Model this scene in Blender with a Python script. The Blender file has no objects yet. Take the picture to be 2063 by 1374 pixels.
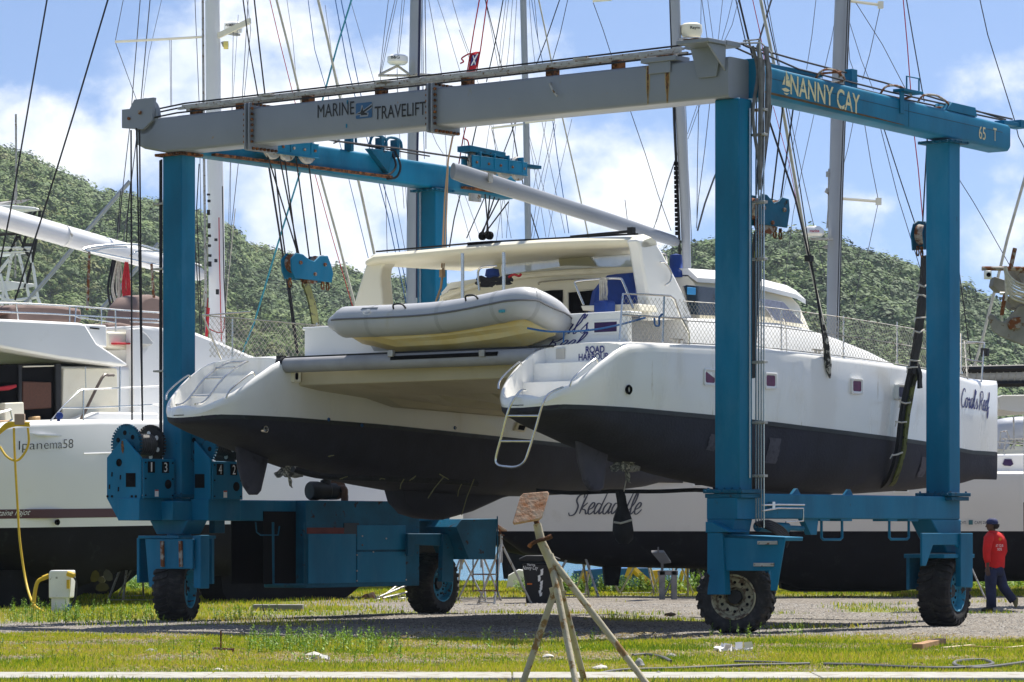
import bpy, bmesh, math, random
import numpy as np
from mathutils import Vector, Matrix
R_ = math.radians
rng = np.random.default_rng(7); random.seed(7)
C = bpy.context.scene.collection
# ---------------------------------------------------------------- camera, world, sun
FPX, CX, HY, CZ = 6722.0, 1031.5, 1067.0, 1.475
cd = bpy.data.cameras.new('camera'); cam = bpy.data.objects.new('camera', cd); C.objects.link(cam)
cam.location = (0, 0, CZ); cam.rotation_euler = (R_(90), 0, 0)
cd.sensor_width = 36; cd.lens = 36*FPX/2063; cd.shift_y = (HY-687)/2063; cd.clip_start = .5; cd.clip_end = 9000
bpy.context.scene.camera = cam
SUN_AZ = (.56, .83); SUN_EL = 60
world = bpy.data.worlds.new('World'); bpy.context.scene.world = world; world.use_nodes = True
def sky():
    nt = world.node_tree; N = nt.nodes; L = nt.links
    for n in list(N): N.remove(n)
    out = N.new('ShaderNodeOutputWorld'); bg = N.new('ShaderNodeBackground'); L.new(bg.outputs[0], out.inputs[0])
    bg.inputs[1].default_value = .115
    tc = N.new('ShaderNodeTexCoord')
    def M(op, a, b=None, c=None):
        n = N.new('ShaderNodeMath'); n.operation = op
        for i, x in enumerate((a, b, c)):
            if x is None: continue
            if isinstance(x, (int, float)): n.inputs[i].default_value = x
            else: L.new(x, n.inputs[i])
        return n.outputs[0]
    sk = N.new('ShaderNodeTexSky'); sk.sky_type = 'NISHITA'; sk.sun_disc = False
    sk.sun_elevation = R_(SUN_EL); sk.sun_rotation = math.atan2(SUN_AZ[0], SUN_AZ[1])
    sk.air_density = 1.0; sk.dust_density = .3; sk.ozone_density = 1.6
    sep = N.new('ShaderNodeSeparateXYZ'); L.new(tc.outputs['Generated'], sep.inputs[0])
    # lift the lookup so the low sky keeps the clear tropical blue
    zl = M('ADD', M('MULTIPLY', M('MAXIMUM', sep.outputs[2], 0.0), 1.6), .16)
    cb = N.new('ShaderNodeCombineXYZ'); L.new(sep.outputs[0], cb.inputs[0]); L.new(sep.outputs[1], cb.inputs[1]); L.new(zl, cb.inputs[2])
    L.new(cb.outputs[0], sk.inputs[0])
    az = M('DIVIDE', sep.outputs[0], M('MAXIMUM', M('ABSOLUTE', sep.outputs[1]), .05)); el = M('DIVIDE', sep.outputs[2], M('MAXIMUM', M('ABSOLUTE', sep.outputs[1]), .05))
    # cumulus: fractal noise pushed up or down by broad masses (azimuth, elevation, size)
    uv = N.new('ShaderNodeCombineXYZ'); L.new(az, uv.inputs[0]); L.new(M('MULTIPLY', el, 1.25), uv.inputs[1]); uv.inputs[2].default_value = .37
    def noise(scale, det, rough, vec, off=None):
        n = N.new('ShaderNodeTexNoise'); n.inputs['Scale'].default_value = scale; n.inputs['Detail'].default_value = det; n.inputs['Roughness'].default_value = rough
        L.new(vec, n.inputs['Vector']); return n.outputs[0]
    n1 = noise(22, 9, .58, uv.outputs[0]); n2 = noise(9, 4, .5, uv.outputs[0])
    acc = M('ADD', M('MULTIPLY', n1, 1.45), M('ADD', M('MULTIPLY', n2, .35), -.25))
    blobs = [(330,190,110,150,.20),(585,210,130,130,.12),(600,480,170,150,.2),(110,330,170,85,.36),(930,110,170,110,.18),(1010,330,230,130,.16),(1310,340,150,120,.24),(1260,440,120,90,.2),
             (1990,140,120,55,.28),(2020,470,90,110,.42),(1740,400,140,40,.2),(850,420,120,120,.12),(500,40,100,80,.1),
             (110,70,110,120,-.30),(590,135,50,60,-.12),(210,240,60,90,-.16),(1230,110,130,100,-.25),(1750,80,240,110,-.26),(1480,100,90,160,-.1),(1800,300,100,80,-.2),(1990,320,70,60,-.2),(1170,420,60,70,-.12)]
    for (px, py, sx, sy, a) in blobs:
        ax = (px-CX)/FPX; ey = (HY-py)/FPX
        dx = M('DIVIDE', M('SUBTRACT', az, ax), sx/FPX); dy = M('DIVIDE', M('SUBTRACT', el, ey), sy/FPX)
        r2 = M('ADD', M('MULTIPLY', dx, dx), M('MULTIPLY', dy, dy))
        acc = M('ADD', acc, M('MULTIPLY', M('POWER', 2.718, M('MULTIPLY', r2, -.8)), a))
    mr = N.new('ShaderNodeMapRange'); mr.interpolation_type = 'SMOOTHSTEP'; mr.inputs[1].default_value = .62; mr.inputs[2].default_value = .98; L.new(acc, mr.inputs[0])
    # cloud body: bright crests, greyer hearts
    uv2 = N.new('ShaderNodeVectorMath'); uv2.operation = 'ADD'; uv2.inputs[1].default_value = (.004, .008, .2); L.new(uv.outputs[0], uv2.inputs[0])
    n3 = noise(26, 7, .55, uv2.outputs[0])
    cr = N.new('ShaderNodeValToRGB'); cr.color_ramp.elements[0].position = .34; cr.color_ramp.elements[0].color = (3.1, 3.7, 4.7, 1); cr.color_ramp.elements[1].position = .60; cr.color_ramp.elements[1].color = (5.5, 5.6, 5.8, 1)
    L.new(n3, cr.inputs[0])
    tint = N.new('ShaderNodeMix'); tint.data_type = 'RGBA'; tint.blend_type = 'MULTIPLY'; tint.inputs[0].default_value = 1; tint.inputs[7].default_value = (.68, .68, .71, 1); L.new(sk.outputs[0], tint.inputs[6])
    mx = N.new('ShaderNodeMix'); mx.data_type = 'RGBA'; L.new(mr.outputs[0], mx.inputs[0]); L.new(tint.outputs[2], mx.inputs[6]); L.new(cr.outputs[0], mx.inputs[7])
    L.new(mx.outputs[2], bg.inputs[0])
sky()
sd = bpy.data.lights.new('sun', 'SUN'); sd.energy = 4.4; sd.angle = R_(.5); sd.color = (1, .95, .87)
so = bpy.data.objects.new('sun', sd); C.objects.link(so)
_d = Vector((SUN_AZ[0]*math.cos(R_(SUN_EL)), SUN_AZ[1]*math.cos(R_(SUN_EL)), math.sin(R_(SUN_EL))))
so.rotation_euler = _d.to_track_quat('Z', 'Y').to_euler(); so.location = (20, 20, 40)
vs = bpy.context.scene.view_settings; vs.view_transform = 'Standard'; vs.look = 'None'; vs.exposure = .95; vs.gamma = 1; vs.use_curve_mapping = False
bpy.context.scene.cycles.max_bounces = 8
# ---------------------------------------------------------------- helpers
OFF = {}
def tag(o, label=None, cat=None, group=None, kind=None):
    if label: o['label'] = label
    if cat: o['category'] = cat
    if group: o['group'] = group
    if kind: o['kind'] = kind
    return o
class Fr:
    """a ground frame: u along ang, v to its left, w up"""
    def __init__(s, x, y, deg, z=0):
        s.x, s.y, s.z, s.a = x, y, z, R_(deg); s.s = (math.cos(s.a), math.sin(s.a)); s.c = (-math.sin(s.a), math.cos(s.a))
    def loc(s, X, Y, Z):
        dx, dy = X-s.x, Y-s.y; return Vector((dx*s.s[0]+dy*s.s[1], dx*s.c[0]+dy*s.c[1], Z-s.z))
    def ray(s, px, py):
        o = s.loc(0, 0, CZ); p = s.loc((px-CX)/FPX, 1, CZ+(HY-py)/FPX); return o, p-o
    def pv(s, px, py, v): o, d = s.ray(px, py); return o+d*((v-o.y)/d.y)
    def pu(s, px, py, u): o, d = s.ray(px, py); return o+d*((u-o.x)/d.x)
    def pd(s, px, py, D): o, d = s.ray(px, py); return o+d*D
    def W(s, p): return Vector((s.x+p[0]*s.s[0]+p[1]*s.c[0], s.y+p[0]*s.s[1]+p[1]*s.c[1], s.z+p[2]))
    def root(s, name, p, label, cat, group=None):
        o = bpy.data.objects.new(name, None); C.objects.link(o); o.location = s.W(p); o.rotation_euler = (0, 0, s.a); o.empty_display_size = .3
        OFF[o.name] = Vector(p); return tag(o, label, cat, group)
W0 = Fr(0, 0, 0)
def top(o):
    while o.parent: o = o.parent
    return o
class MB:
    def __init__(s): s.v = []; s.f = []; s.m = []; s.cm = 0; s.g = []
    def add(s, vs_, fs): 
        b = len(s.v); s.g.append((b, len(s.f))); s.v += [tuple(x) for x in vs_]; s.f += [tuple(b+i for i in f) for f in fs]; s.m += [s.cm]*len(fs); return s
    def box(s, c, d, rot=None):
        h = [x/2 for x in d]; vv = [Vector((sx*h[0], sy*h[1], sz*h[2])) for sx in (-1, 1) for sy in (-1, 1) for sz in (-1, 1)]
        if rot is not None: vv = [rot @ x for x in vv]
        c = Vector(c); return s.add([x+c for x in vv], [(0,1,3,2),(4,6,7,5),(0,4,5,1),(2,3,7,6),(0,2,6,4),(1,5,7,3)])
    def bb(s, a, b): return s.box([(a[i]+b[i])/2 for i in range(3)], [abs(a[i]-b[i]) for i in range(3)])
    def beam(s, p0, p1, w, h, up=(0, 0, 1)):
        p0, p1 = Vector(p0), Vector(p1); d = (p1-p0); L = d.length; x = d.normalized(); y = Vector(up).cross(x)
        if y.length < 1e-4: y = Vector((0, 1, 0)).cross(x)
        y.normalize(); z = x.cross(y); return s.box((p0+p1)/2, (L, w, h), Matrix((x, y, z)).transposed())
    def tube(s, pts, r, n=8, caps=True):
        pts = [Vector(p) for p in pts]; k = len(pts); rr = r if isinstance(r, (list, tuple)) else [r]*k; b = []; prev = None
        for i, p in enumerate(pts):
            t = ((pts[min(i+1, k-1)]-p).normalized()+(p-pts[max(i-1, 0)]).normalized())
            if t.length < 1e-6: t = Vector((0, 0, 1))
            t.normalize()
            if prev is None:
                a = Vector((0, 0, 1)) if abs(t.z) < .9 else Vector((1, 0, 0)); nx = a.cross(t).normalized()
            else: nx = (prev-t*prev.dot(t)).normalized()
            prev = nx; ny = t.cross(nx)
            b += [p+(nx*math.cos(2*math.pi*j/n)+ny*math.sin(2*math.pi*j/n))*rr[i] for j in range(n)]
        f = [(i*n+j, i*n+(j+1) % n, (i+1)*n+(j+1) % n, (i+1)*n+j) for i in range(k-1) for j in range(n)]
        if caps: f += [tuple(reversed(range(n))), tuple(range((k-1)*n, k*n))]
        return s.add(b, f)
    def prism(s, poly, vec):
        n = len(poly); vec = Vector(vec); a = [Vector(p) for p in poly]
        return s.add(a+[p+vec for p in a], [tuple(range(n)), tuple(reversed(range(n, 2*n)))]+[(i, i+n, (i+1) % n+n, (i+1) % n) for i in range(n)])
    def loft(s, rings, closed=True, caps=True):
        n = len(rings[0]); k = len(rings); b = [p for r in rings for p in r]; m = n if closed else n-1
        f = [(i*n+j, (i+1)*n+j, (i+1)*n+(j+1) % n, i*n+(j+1) % n) for i in range(k-1) for j in range(m)]
        if caps: f += [tuple(range(n)), tuple(reversed(range((k-1)*n, k*n)))]
        return s.add(b, f)
    def lathe(s, prof, c, ax, n=32, closed=False):
        """prof: (radius, distance along axis)"""
        ax = Vector(ax).normalized(); a = Vector((0, 0, 1)) if abs(ax.z) < .9 else Vector((1, 0, 0)); x = a.cross(ax).normalized(); y = ax.cross(x); c = Vector(c); k = len(prof)
        b = [c+ax*h+(x*math.cos(2*math.pi*j/n)+y*math.sin(2*math.pi*j/n))*r for r, h in prof for j in range(n)]
        f = [(i*n+j, i*n+(j+1) % n, ((i+1) % k)*n+(j+1) % n, ((i+1) % k)*n+j) for i in range(k if closed else k-1) for j in range(n)]
        return s.add(b, f)
    def disc(s, c, ax, r, h, n=16): return s.lathe([(1e-4, 0), (r, 0), (r, h), (1e-4, h)], c, ax, n)
    def sheet(s, poly): return s.add(poly, [tuple(range(len(poly)))])
    def build(s, name, mats, parent=None, bevel=0, smooth=35, sub=0, solid=0, loc=None, label=None, recalc=True, split=False):
        if not isinstance(mats, (list, tuple)): mats = [mats]
        while parent is not None and parent.parent is not None and parent.parent.parent is not None: parent = parent.parent   # thing > part > sub-part, no deeper
        if split:
            out = None
            for (v0, f0), (v1, f1) in zip(s.g, s.g[1:]+[(len(s.v), len(s.f))]):
                q = MB(); q.v = s.v[v0:v1]; q.f = [tuple(i-v0 for i in f) for f in s.f[f0:f1]]; q.m = s.m[f0:f1]; out = q.build(name, mats, parent, bevel, smooth, sub, solid, loc, label, recalc)
            return out
        off = Vector((0, 0, 0)) if parent is None else OFF.get(top(parent).name, Vector((0, 0, 0)))
        if loc is not None: off = Vector(loc)
        me = bpy.data.meshes.new(name); me.from_pydata([tuple(Vector(p)-off) for p in s.v], [], s.f)
        for m in mats: me.materials.append(m)
        if len(mats) > 1: me.polygons.foreach_set('material_index', s.m)
        if recalc:
            bm = bmesh.new(); bm.from_mesh(me); bmesh.ops.recalc_face_normals(bm, faces=bm.faces); bm.to_mesh(me); bm.free()
        if smooth:
            me.polygons.foreach_set('use_smooth', [True]*len(me.polygons))
            if smooth < 180: me.set_sharp_from_angle(angle=R_(smooth))
        me.update(); o = bpy.data.objects.new(name, me); C.objects.link(o)
        if loc is not None: o.location = loc
        if parent is not None: o.parent = parent
        if solid: md = o.modifiers.new('t', 'SOLIDIFY'); md.thickness = solid; md.offset = 0
        if bevel: md = o.modifiers.new('b', 'BEVEL'); md.width = bevel; md.segments = 2; md.limit_method = 'ANGLE'; md.angle_limit = R_(40)
        if sub: md = o.modifiers.new('s', 'SUBSURF'); md.levels = md.render_levels = sub
        if label: o['label'] = label
        return o
def obj_at(fr, mb, name, mats, p, label, cat, group=None, **k):
    """a single-mesh thing: its origin at p in frame fr"""
    o = mb.build(name, mats, None, loc=p, **k); o.location = fr.W(p); o.rotation_euler = (0, 0, fr.a); return tag(o, label, cat, group)
def smooth_path(pts, k=4, closed=False):
    P = [Vector(p) for p in pts]; n = len(P); out = []
    for i in range(n if closed else n-1):
        g = (lambda j: P[j % n]) if closed else (lambda j: P[max(0, min(n-1, j))])
        a, b, c, d = g(i-1), g(i), g(i+1), g(i+2)
        for t in range(k):
            t /= k; out.append(.5*((2*b)+(c-a)*t+(2*a-5*b+4*c-d)*t*t+(3*b-a-3*c+d)*t**3))
    if not closed: out.append(P[-1])
    return out
# ---------------------------------------------------------------- materials
def mat(name, col, rough=.5, metal=0, var=.12, vsc=1.2, dirt=None, damt=.0, dsc=2.5, dz=1., bump=0, bsc=30, alpha=1, trans=0, coat=0, attr=None, spec=.4, soft=.06, chips=None):
    m = bpy.data.materials.new(name); m.use_nodes = True; nt = m.node_tree; N = nt.nodes; L = nt.links; p = N['Principled BSDF']
    p.inputs['Roughness'].default_value = rough; p.inputs['Metallic'].default_value = metal; p.inputs['Coat Weight'].default_value = coat
    p.inputs['Transmission Weight'].default_value = trans; p.inputs['Alpha'].default_value = alpha; p.inputs['Specular IOR Level'].default_value = spec
    tc = N.new('ShaderNodeTexCoord'); mp = N.new('ShaderNodeMapping'); mp.inputs[3].default_value = (1, 1, dz); L.new(tc.outputs['Object'], mp.inputs[0])
    n = N.new('ShaderNodeTexNoise'); n.inputs['Scale'].default_value = vsc; n.inputs['Detail'].default_value = 6; L.new(mp.outputs[0], n.inputs['Vector'])
    mr = N.new('ShaderNodeMapRange'); mr.inputs[1].default_value = .3; mr.inputs[2].default_value = .7; mr.inputs[3].default_value = 1-var; mr.inputs[4].default_value = 1+var*.6; L.new(n.outputs[0], mr.inputs[0])
    vm = N.new('ShaderNodeMix'); vm.data_type = 'RGBA'; vm.blend_type = 'MULTIPLY'; vm.inputs[0].default_value = 1; vm.inputs[6].default_value = (*col, 1)
    if attr:
        at = N.new('ShaderNodeAttribute'); at.attribute_name = attr; L.new(at.outputs['Color'], vm.inputs[6])
    L.new(mr.outputs[0], vm.inputs[7]); last = vm.outputs[2]
    if dirt:
        n2 = N.new('ShaderNodeTexNoise'); n2.inputs['Scale'].default_value = dsc; n2.inputs['Detail'].default_value = 9; n2.inputs['Roughness'].default_value = .65; L.new(mp.outputs[0], n2.inputs['Vector'])
        m2 = N.new('ShaderNodeMapRange'); m2.inputs[1].default_value = .68-damt*.45; m2.inputs[2].default_value = .68-damt*.45+soft; L.new(n2.outputs[0], m2.inputs[0])
        dm = N.new('ShaderNodeMix'); dm.data_type = 'RGBA'; L.new(m2.outputs[0], dm.inputs[0]); L.new(last, dm.inputs[6]); dm.inputs[7].default_value = (*dirt, 1); last = dm.outputs[2]
        rr = N.new('ShaderNodeMapRange'); rr.inputs[3].default_value = rough; rr.inputs[4].default_value = min(1, rough+.35); L.new(m2.outputs[0], rr.inputs[0]); L.new(rr.outputs[0], p.inputs['Roughness'])
    if chips:
        cc_, ca_, cs_, cz_ = chips; mp2 = N.new('ShaderNodeMapping'); mp2.inputs[3].default_value = (1, 1, cz_); mp2.inputs[1].default_value = (3.1, 1.7, .4); L.new(tc.outputs['Object'], mp2.inputs[0])
        n4 = N.new('ShaderNodeTexNoise'); n4.inputs['Scale'].default_value = cs_; n4.inputs['Detail'].default_value = 8; n4.inputs['Roughness'].default_value = .7; L.new(mp2.outputs[0], n4.inputs['Vector'])
        m4 = N.new('ShaderNodeMapRange'); m4.inputs[1].default_value = .70-ca_*.4; m4.inputs[2].default_value = .70-ca_*.4+.05; L.new(n4.outputs[0], m4.inputs[0])
        d4 = N.new('ShaderNodeMix'); d4.data_type = 'RGBA'; L.new(m4.outputs[0], d4.inputs[0]); L.new(last, d4.inputs[6]); d4.inputs[7].default_value = (*cc_, 1); last = d4.outputs[2]
    L.new(last, p.inputs['Base Color'])
    if bump:
        n3 = N.new('ShaderNodeTexNoise'); n3.inputs['Scale'].default_value = bsc; n3.inputs['Detail'].default_value = 5; L.new(tc.outputs['Object'], n3.inputs['Vector'])
        b = N.new('ShaderNodeBump'); b.inputs['Strength'].default_value = bump; b.inputs['Distance'].default_value = .02; L.new(n3.outputs[0], b.inputs['Height']); L.new(b.outputs[0], p.inputs['Normal'])
    return m
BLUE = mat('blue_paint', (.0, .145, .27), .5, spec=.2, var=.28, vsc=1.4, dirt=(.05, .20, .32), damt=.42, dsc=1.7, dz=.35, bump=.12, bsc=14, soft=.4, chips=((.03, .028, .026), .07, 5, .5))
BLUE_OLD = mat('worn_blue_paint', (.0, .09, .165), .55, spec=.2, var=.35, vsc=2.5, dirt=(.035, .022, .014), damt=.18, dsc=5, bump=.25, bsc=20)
GREY = mat('grey_paint', (.22, .24, .275), .38, var=.10, vsc=.9, dirt=(.28, .17, .07), damt=.03, dsc=6, bump=.06, chips=((.22, .20, .15), .12, 3, .4))
RUST = mat('rust', (.25, .09, .025), .85, var=.4, vsc=9, dirt=(.06, .025, .012), damt=.5, dsc=11, bump=.5, bsc=60)
RUSTY_GREY = mat('rusty_grey', (.3, .27, .23), .7, var=.3, vsc=5, dirt=(.16, .055, .02), damt=.5, dsc=7, bump=.3)
GEL = mat('gelcoat', (.81, .80, .755), .22, var=.05, vsc=.8, dirt=(.66, .63, .54), damt=.34, dsc=2.2, dz=.3, coat=.3, soft=.3, chips=((.60, .56, .47), .16, 4, .12))
GELC = mat('cream_gelcoat', (.80, .75, .60), .35, var=.06, vsc=.8, dirt=(.66, .58, .42), damt=.2, dsc=1.5, soft=.3)
GEL2 = mat('plain_gelcoat', (.80, .795, .77), .3, var=.04, vsc=.6, dirt=(.66, .63, .56), damt=.14, dsc=1.2, soft=.3)
BEIGE = mat('beige_gelcoat', (.66, .62, .55), .3, var=.04, vsc=.6, dirt=(.52, .47, .38), damt=.16, dsc=1.4, soft=.3)
ANTI = mat('antifouling', (.018, .019, .031), .75, var=.3, vsc=2.2, dirt=(.036, .036, .052), damt=.42, dsc=2.6, bump=.3, bsc=24, soft=.25)
BLACKP = mat('black_bottom', (.006, .006, .008), .9, spec=.2, var=.4, vsc=2, dirt=(.03, .035, .03), damt=.2, dsc=4, soft=.2)
BLACK = mat('black_rubber', (.010, .010, .011), .6, var=.3, vsc=6)
DARK = mat('dark_opening', (.004, .004, .005), .8, spec=.1, var=.1)
STEEL = mat('stainless', (.62, .61, .58), .25, metal=1, var=.1, vsc=8)
GALV = mat('galvanised', (.42, .41, .38), .55, metal=.5, var=.25, vsc=9, dirt=(.2, .12, .06), damt=.25, dsc=14)
ALU = mat('mast_alloy', (.36, .375, .40), .4, metal=.25, var=.08, vsc=1)
WMAST = mat('white_mast', (.74, .75, .76), .35, var=.06, vsc=1)
TYRE = mat('tyre_rubber', (.022, .021, .021), .85, var=.4, vsc=7, dirt=(.075, .068, .06), damt=.34, dsc=7, bump=.4, bsc=50, soft=.2)
ROPEB = mat('dark_rope', (.02, .02, .025), .8, var=.3, vsc=20)
ROPEW = mat('pale_rope', (.5, .47, .40), .8, var=.25, vsc=20)
ROPER = mat('red_rope', (.45, .02, .03), .8, var=.2, vsc=20)
ROPET = mat('teal_rope', (.05, .30, .38), .8, var=.2, vsc=20)
ROPEBL = mat('blue_rope', (.02, .10, .28), .8, var=.2, vsc=20)
WIRE = mat('wire', (.12, .12, .13), .5, metal=.4, var=.2, vsc=20)
CREASE = mat('seam_line', (.01, .04, .07), .7)
FURL = mat('furled_sail', (.50, .48, .40), .8, var=.2, vsc=6)
WEB = mat('olive_webbing', (.10, .11, .025), .85, var=.35, vsc=6, dirt=(.03, .03, .02), damt=.35, dsc=9)
WEBB = mat('black_sling', (.012, .013, .015), .7, var=.4, vsc=5, bump=.6, bsc=16)
GLASS = mat('dark_glass', (.02, .022, .028), .06, var=.2, vsc=2, spec=.9)
CANVAS = mat('blue_canvas', (.012, .045, .22), .8, var=.3, vsc=3, bump=.6, bsc=8)
BROWN = mat('brown_canvas', (.20, .14, .12), .85, var=.12, vsc=2, bump=.15, bsc=6)
YEL = mat('yellow_plastic', (.65, .42, .02), .5, var=.12, vsc=8)
WHITEP = mat('white_paint', (.78, .78, .76), .45, var=.08, vsc=4, dirt=(.4, .36, .28), damt=.16, dsc=7)
NAVY = mat('navy_lettering', (.012, .016, .16), .5, var=.05)
PRINT = mat('black_lettering', (.012, .012, .014), .6, var=.05)
CREAML = mat('cream_lettering', (.68, .60, .34), .6, var=.15, vsc=8, dirt=(.1, .25, .3), damt=.18, dsc=14)
MAGENTA = mat('violet_pane', (.14, .012, .07), .3, var=.3, vsc=8, spec=.3)
PURPLE = mat('deep_violet_pane', (.03, .008, .07), .3, var=.3, vsc=8, spec=.3)
# ---------------------------------------------------------------- writing
def write(parent, txt, p0, xdir, width, height, m, name='lettering', ydir=(0, 0, 1), bold=0, shear=0, nrm=None, lift=.004, space=1.0, conf=None):
    cu = bpy.data.curves.new('t', 'FONT'); cu.body = txt; cu.size = 1; cu.offset = bold; cu.shear = shear; cu.space_character = space; cu.space_line = .9
    t = bpy.data.objects.new('t', cu); C.objects.link(t); dg = bpy.context.evaluated_depsgraph_get(); me0 = bpy.data.meshes.new_from_object(t.evaluated_get(dg))
    co = np.array([v.co[:] for v in me0.vertices]); fs = [tuple(p.vertices) for p in me0.polygons]
    bpy.data.objects.remove(t); bpy.data.curves.remove(cu); bpy.data.meshes.remove(me0)
    mn, mxx = co.min(0), co.max(0); x = (co[:, 0]-mn[0])/(mxx[0]-mn[0])*width; y = (co[:, 1]-mn[1])/(mxx[1]-mn[1])*height
    xd, yd = Vector(xdir).normalized(), Vector(ydir).normalized(); n = xd.cross(yd) if nrm is None else Vector(nrm); p0 = Vector(p0)
    V = [p0+xd*float(a)+yd*float(b)+n*lift for a, b in zip(x, y)]
    if conf: V = [Vector((p.x, conf(p.x, p.z)-lift, p.z)) for p in V]
    mb = MB(); mb.add(V, fs); return mb.build(name, m, parent, smooth=0, recalc=False)
SG = {  # brush-script strokes on a 1-high x-height cell: list of strokes, advance
 'C': ([[(.95,1.35),(.8,1.6),(.5,1.6),(.15,1.1),(.1,.45),(.35,0),(.75,.05),(1.05,.45)]], 1.05),
 'o': ([[(.45,.85),(.15,.75),(.05,.35),(.25,.0),(.55,.15),(.62,.6),(.4,.88),(.6,.75),(.85,.75)]], .8),
 'r': ([[(0,.6),(.15,.9),(.2,.7),(.45,.78),(.3,.3),(.32,.02),(.5,.05),(.68,.35)]], .6),
 'a': ([[(.6,.8),(.3,.88),(.05,.5),(.08,.1),(.3,.0),(.55,.4),(.62,.85),(.55,.3),(.62,.02),(.85,.3)]], .8),
 'l': ([[(0,.3),(.35,.9),(.42,1.6),(.28,1.65),(.15,.9),(.2,.1),(.35,.0),(.55,.3)]], .48),
 "'": ([[(.15,1.65),(.05,1.25)]], .22),
 's': ([[(0,.3),(.3,.9),(.28,.75),(.45,.35),(.35,.02),(.05,.08)],[(.4,.08),(.65,.35)]], .62),
 ' ': ([], .35),
 'R': ([[(.3,1.5),(.2,.6),(.05,-.1)],[(.0,1.2),(.3,1.6),(.8,1.6),(.95,1.2),(.7,.85),(.3,.75),(.6,.6),(.8,.05),(1.05,.1)]], 1.05),
 'e': ([[(0,.3),(.4,.5),(.5,.8),(.3,.9),(.08,.5),(.15,.05),(.4,.0),(.7,.35)]], .62),
 'f': ([[(0,.3),(.4,1.0),(.5,1.55),(.35,1.65),(.22,1.1),(.1,-.5),(.2,-.6),(.32,-.2),(.3,.2),(.6,.4)]], .55),
 'S': ([[(.9,1.3),(.85,1.6),(.45,1.5),(.3,1.1),(.6,.6),(.5,.0),(.1,-.15),(-.1,.1)]], .85),
 'k': ([[(.3,1.6),(.15,.8),(.08,0)],[(.55,.9),(.15,.45),(.5,.3),(.65,0),(.8,.1)]], .72),
 'd': ([[(.5,.75),(.2,.85),(.03,.4),(.15,.0),(.45,.3),(.6,.9),(.75,1.7)],[(.62,1.0),(.5,.2),(.6,0),(.8,.2)]], .8),
}
def script(parent, txt, p0, xdir, width, height, m, pen=.1, slant=.25, ydir=(0, 0, 1), lift=.004, name='lettering', conf=None):
    xd, yd = Vector(xdir).normalized(), Vector(ydir).normalized(); n = xd.cross(yd); p0 = Vector(p0); tot = sum(SG[c][1] for c in txt); sx = width/tot; sy = height/1.65; mb = MB(); x = 0; k_ = 0
    for c in txt:
        for st in SG[c][0]:
            pts = smooth_path([(x+a+b*slant, b, 0) for a, b in st], 5); k_ += 1; L = []
            for i, p in enumerate(pts):
                d = (pts[min(i+1, len(pts)-1)]-pts[max(i-1, 0)]); d.normalize(); w = pen*(.55+.5*abs(d.y))*(.5+.5*min(1, 4*min(i, len(pts)-1-i)/len(pts)+.2))
                L.append((Vector((-d.y, d.x, 0))*w, p))
            ring = [[p-o for o, p in L], [p+o for o, p in L]]; b = []
            for q in ring: b += [p0+xd*(a.x*sx)+yd*(a.y*sy)+n*(lift+.0004*(k_ % 7)) for a in q]
            if conf: b = [Vector((p.x, conf(p.x, p.z)-lift-.0004*(k_ % 7), p.z)) for p in b]
            q = len(L); mb.add(b, [(i, i+1, q+i+1, q+i) for i in range(q-1)])
        x += SG[c][1]
    return mb.build(name, m, parent, smooth=0, recalc=False)
def wires(fr, parent, name, m, segs, D):
    """rigging: each entry (x0,y0,x1,y1,width px) at depth D, or polylines"""
    for sg in segs:
        w = sg[-1]; pts = [sg[i:i+2] for i in range(0, len(sg)-1, 2)]
        for i0, i1 in ((0, 1), (-1, -2)):      # run on above the view towards the masthead
            (xa, ya), (xb, yb) = pts[i0], pts[i1]
            if ya < 0 and yb > ya: k_ = 330/(yb-ya); pts[i0] = (xa+(xa-xb)*k_, ya-330)
        mb = MB(); mb.tube([fr.pd(x, y, D) for x, y in pts], w/2*D/FPX, 5, False); mb.build(name, m, parent, smooth=180, recalc=False)
# ---------------------------------------------------------------- ground, sea, hills
def vnoise(x, y, sc, seed=0):
    x = np.asarray(x)/sc; y = np.asarray(y)/sc; xi = np.floor(x).astype(int); yi = np.floor(y).astype(int); fx = x-xi; fy = y-yi
    fx = fx*fx*(3-2*fx); fy = fy*fy*(3-2*fy)
    def h(i, j): a = np.sin(i*127.1+j*311.7+seed*74.7)*43758.5453; return a-np.floor(a)
    return (h(xi, yi)*(1-fx)+h(xi+1, yi)*fx)*(1-fy)+(h(xi, yi+1)*(1-fx)+h(xi+1, yi+1)*fx)*fy
def fbm(x, y, sc, seed=0, o=4): return sum(vnoise(x, y, sc/2**i, seed+i*3)*.5**i for i in range(o))/sum(.5**i for i in range(o))
def sst(a, b, x): t = np.clip((x-a)/(b-a), 0, 1); return t*t*(3-2*t)
def grass_mask(x, y):
    n = fbm(x, y*1.0, 2.2, 1); n2 = fbm(x, y, .7, 9)
    near = (1-sst(44.4, 46.0, y+(n-.5)*3-np.clip((-x-2)*.25, -.6, 1.0)))*(1-.8*sst(.50, .66, fbm(x+9, y*1.4, 1.3, 77)))
    px = x/y*FPX+CX
    left = sst(52, 56, y)*sst(-3.0, -5.5, x)*.9+sst(71, 77, y)*.9
    patch = sst(.60, .70, n)*.7*sst(48, 52, y)*(1-sst(60, 66, y)*.5)
    dirt = sst(.60, .72, fbm(x+40, y*1.6, 1.6, 5))*.75
    lit = sst(.55, .7, fbm(x, y, 3.5, 21))*sst(45, 50, y)*sst(-1.5, -4, x)*.8
    m = np.maximum.reduce([near*(1-dirt*.75*(px > 0)), left, patch, lit])
    return np.clip(m*(.75+.5*n2), 0, 1)
def zground(x, y): return (fbm(x, y, 4, 3)-.5)*.10*sst(30, 36, y)*(1-sst(90, 94, y)) + (fbm(x, y, .8, 8)-.5)*.03*sst(30, 34, y)
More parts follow.
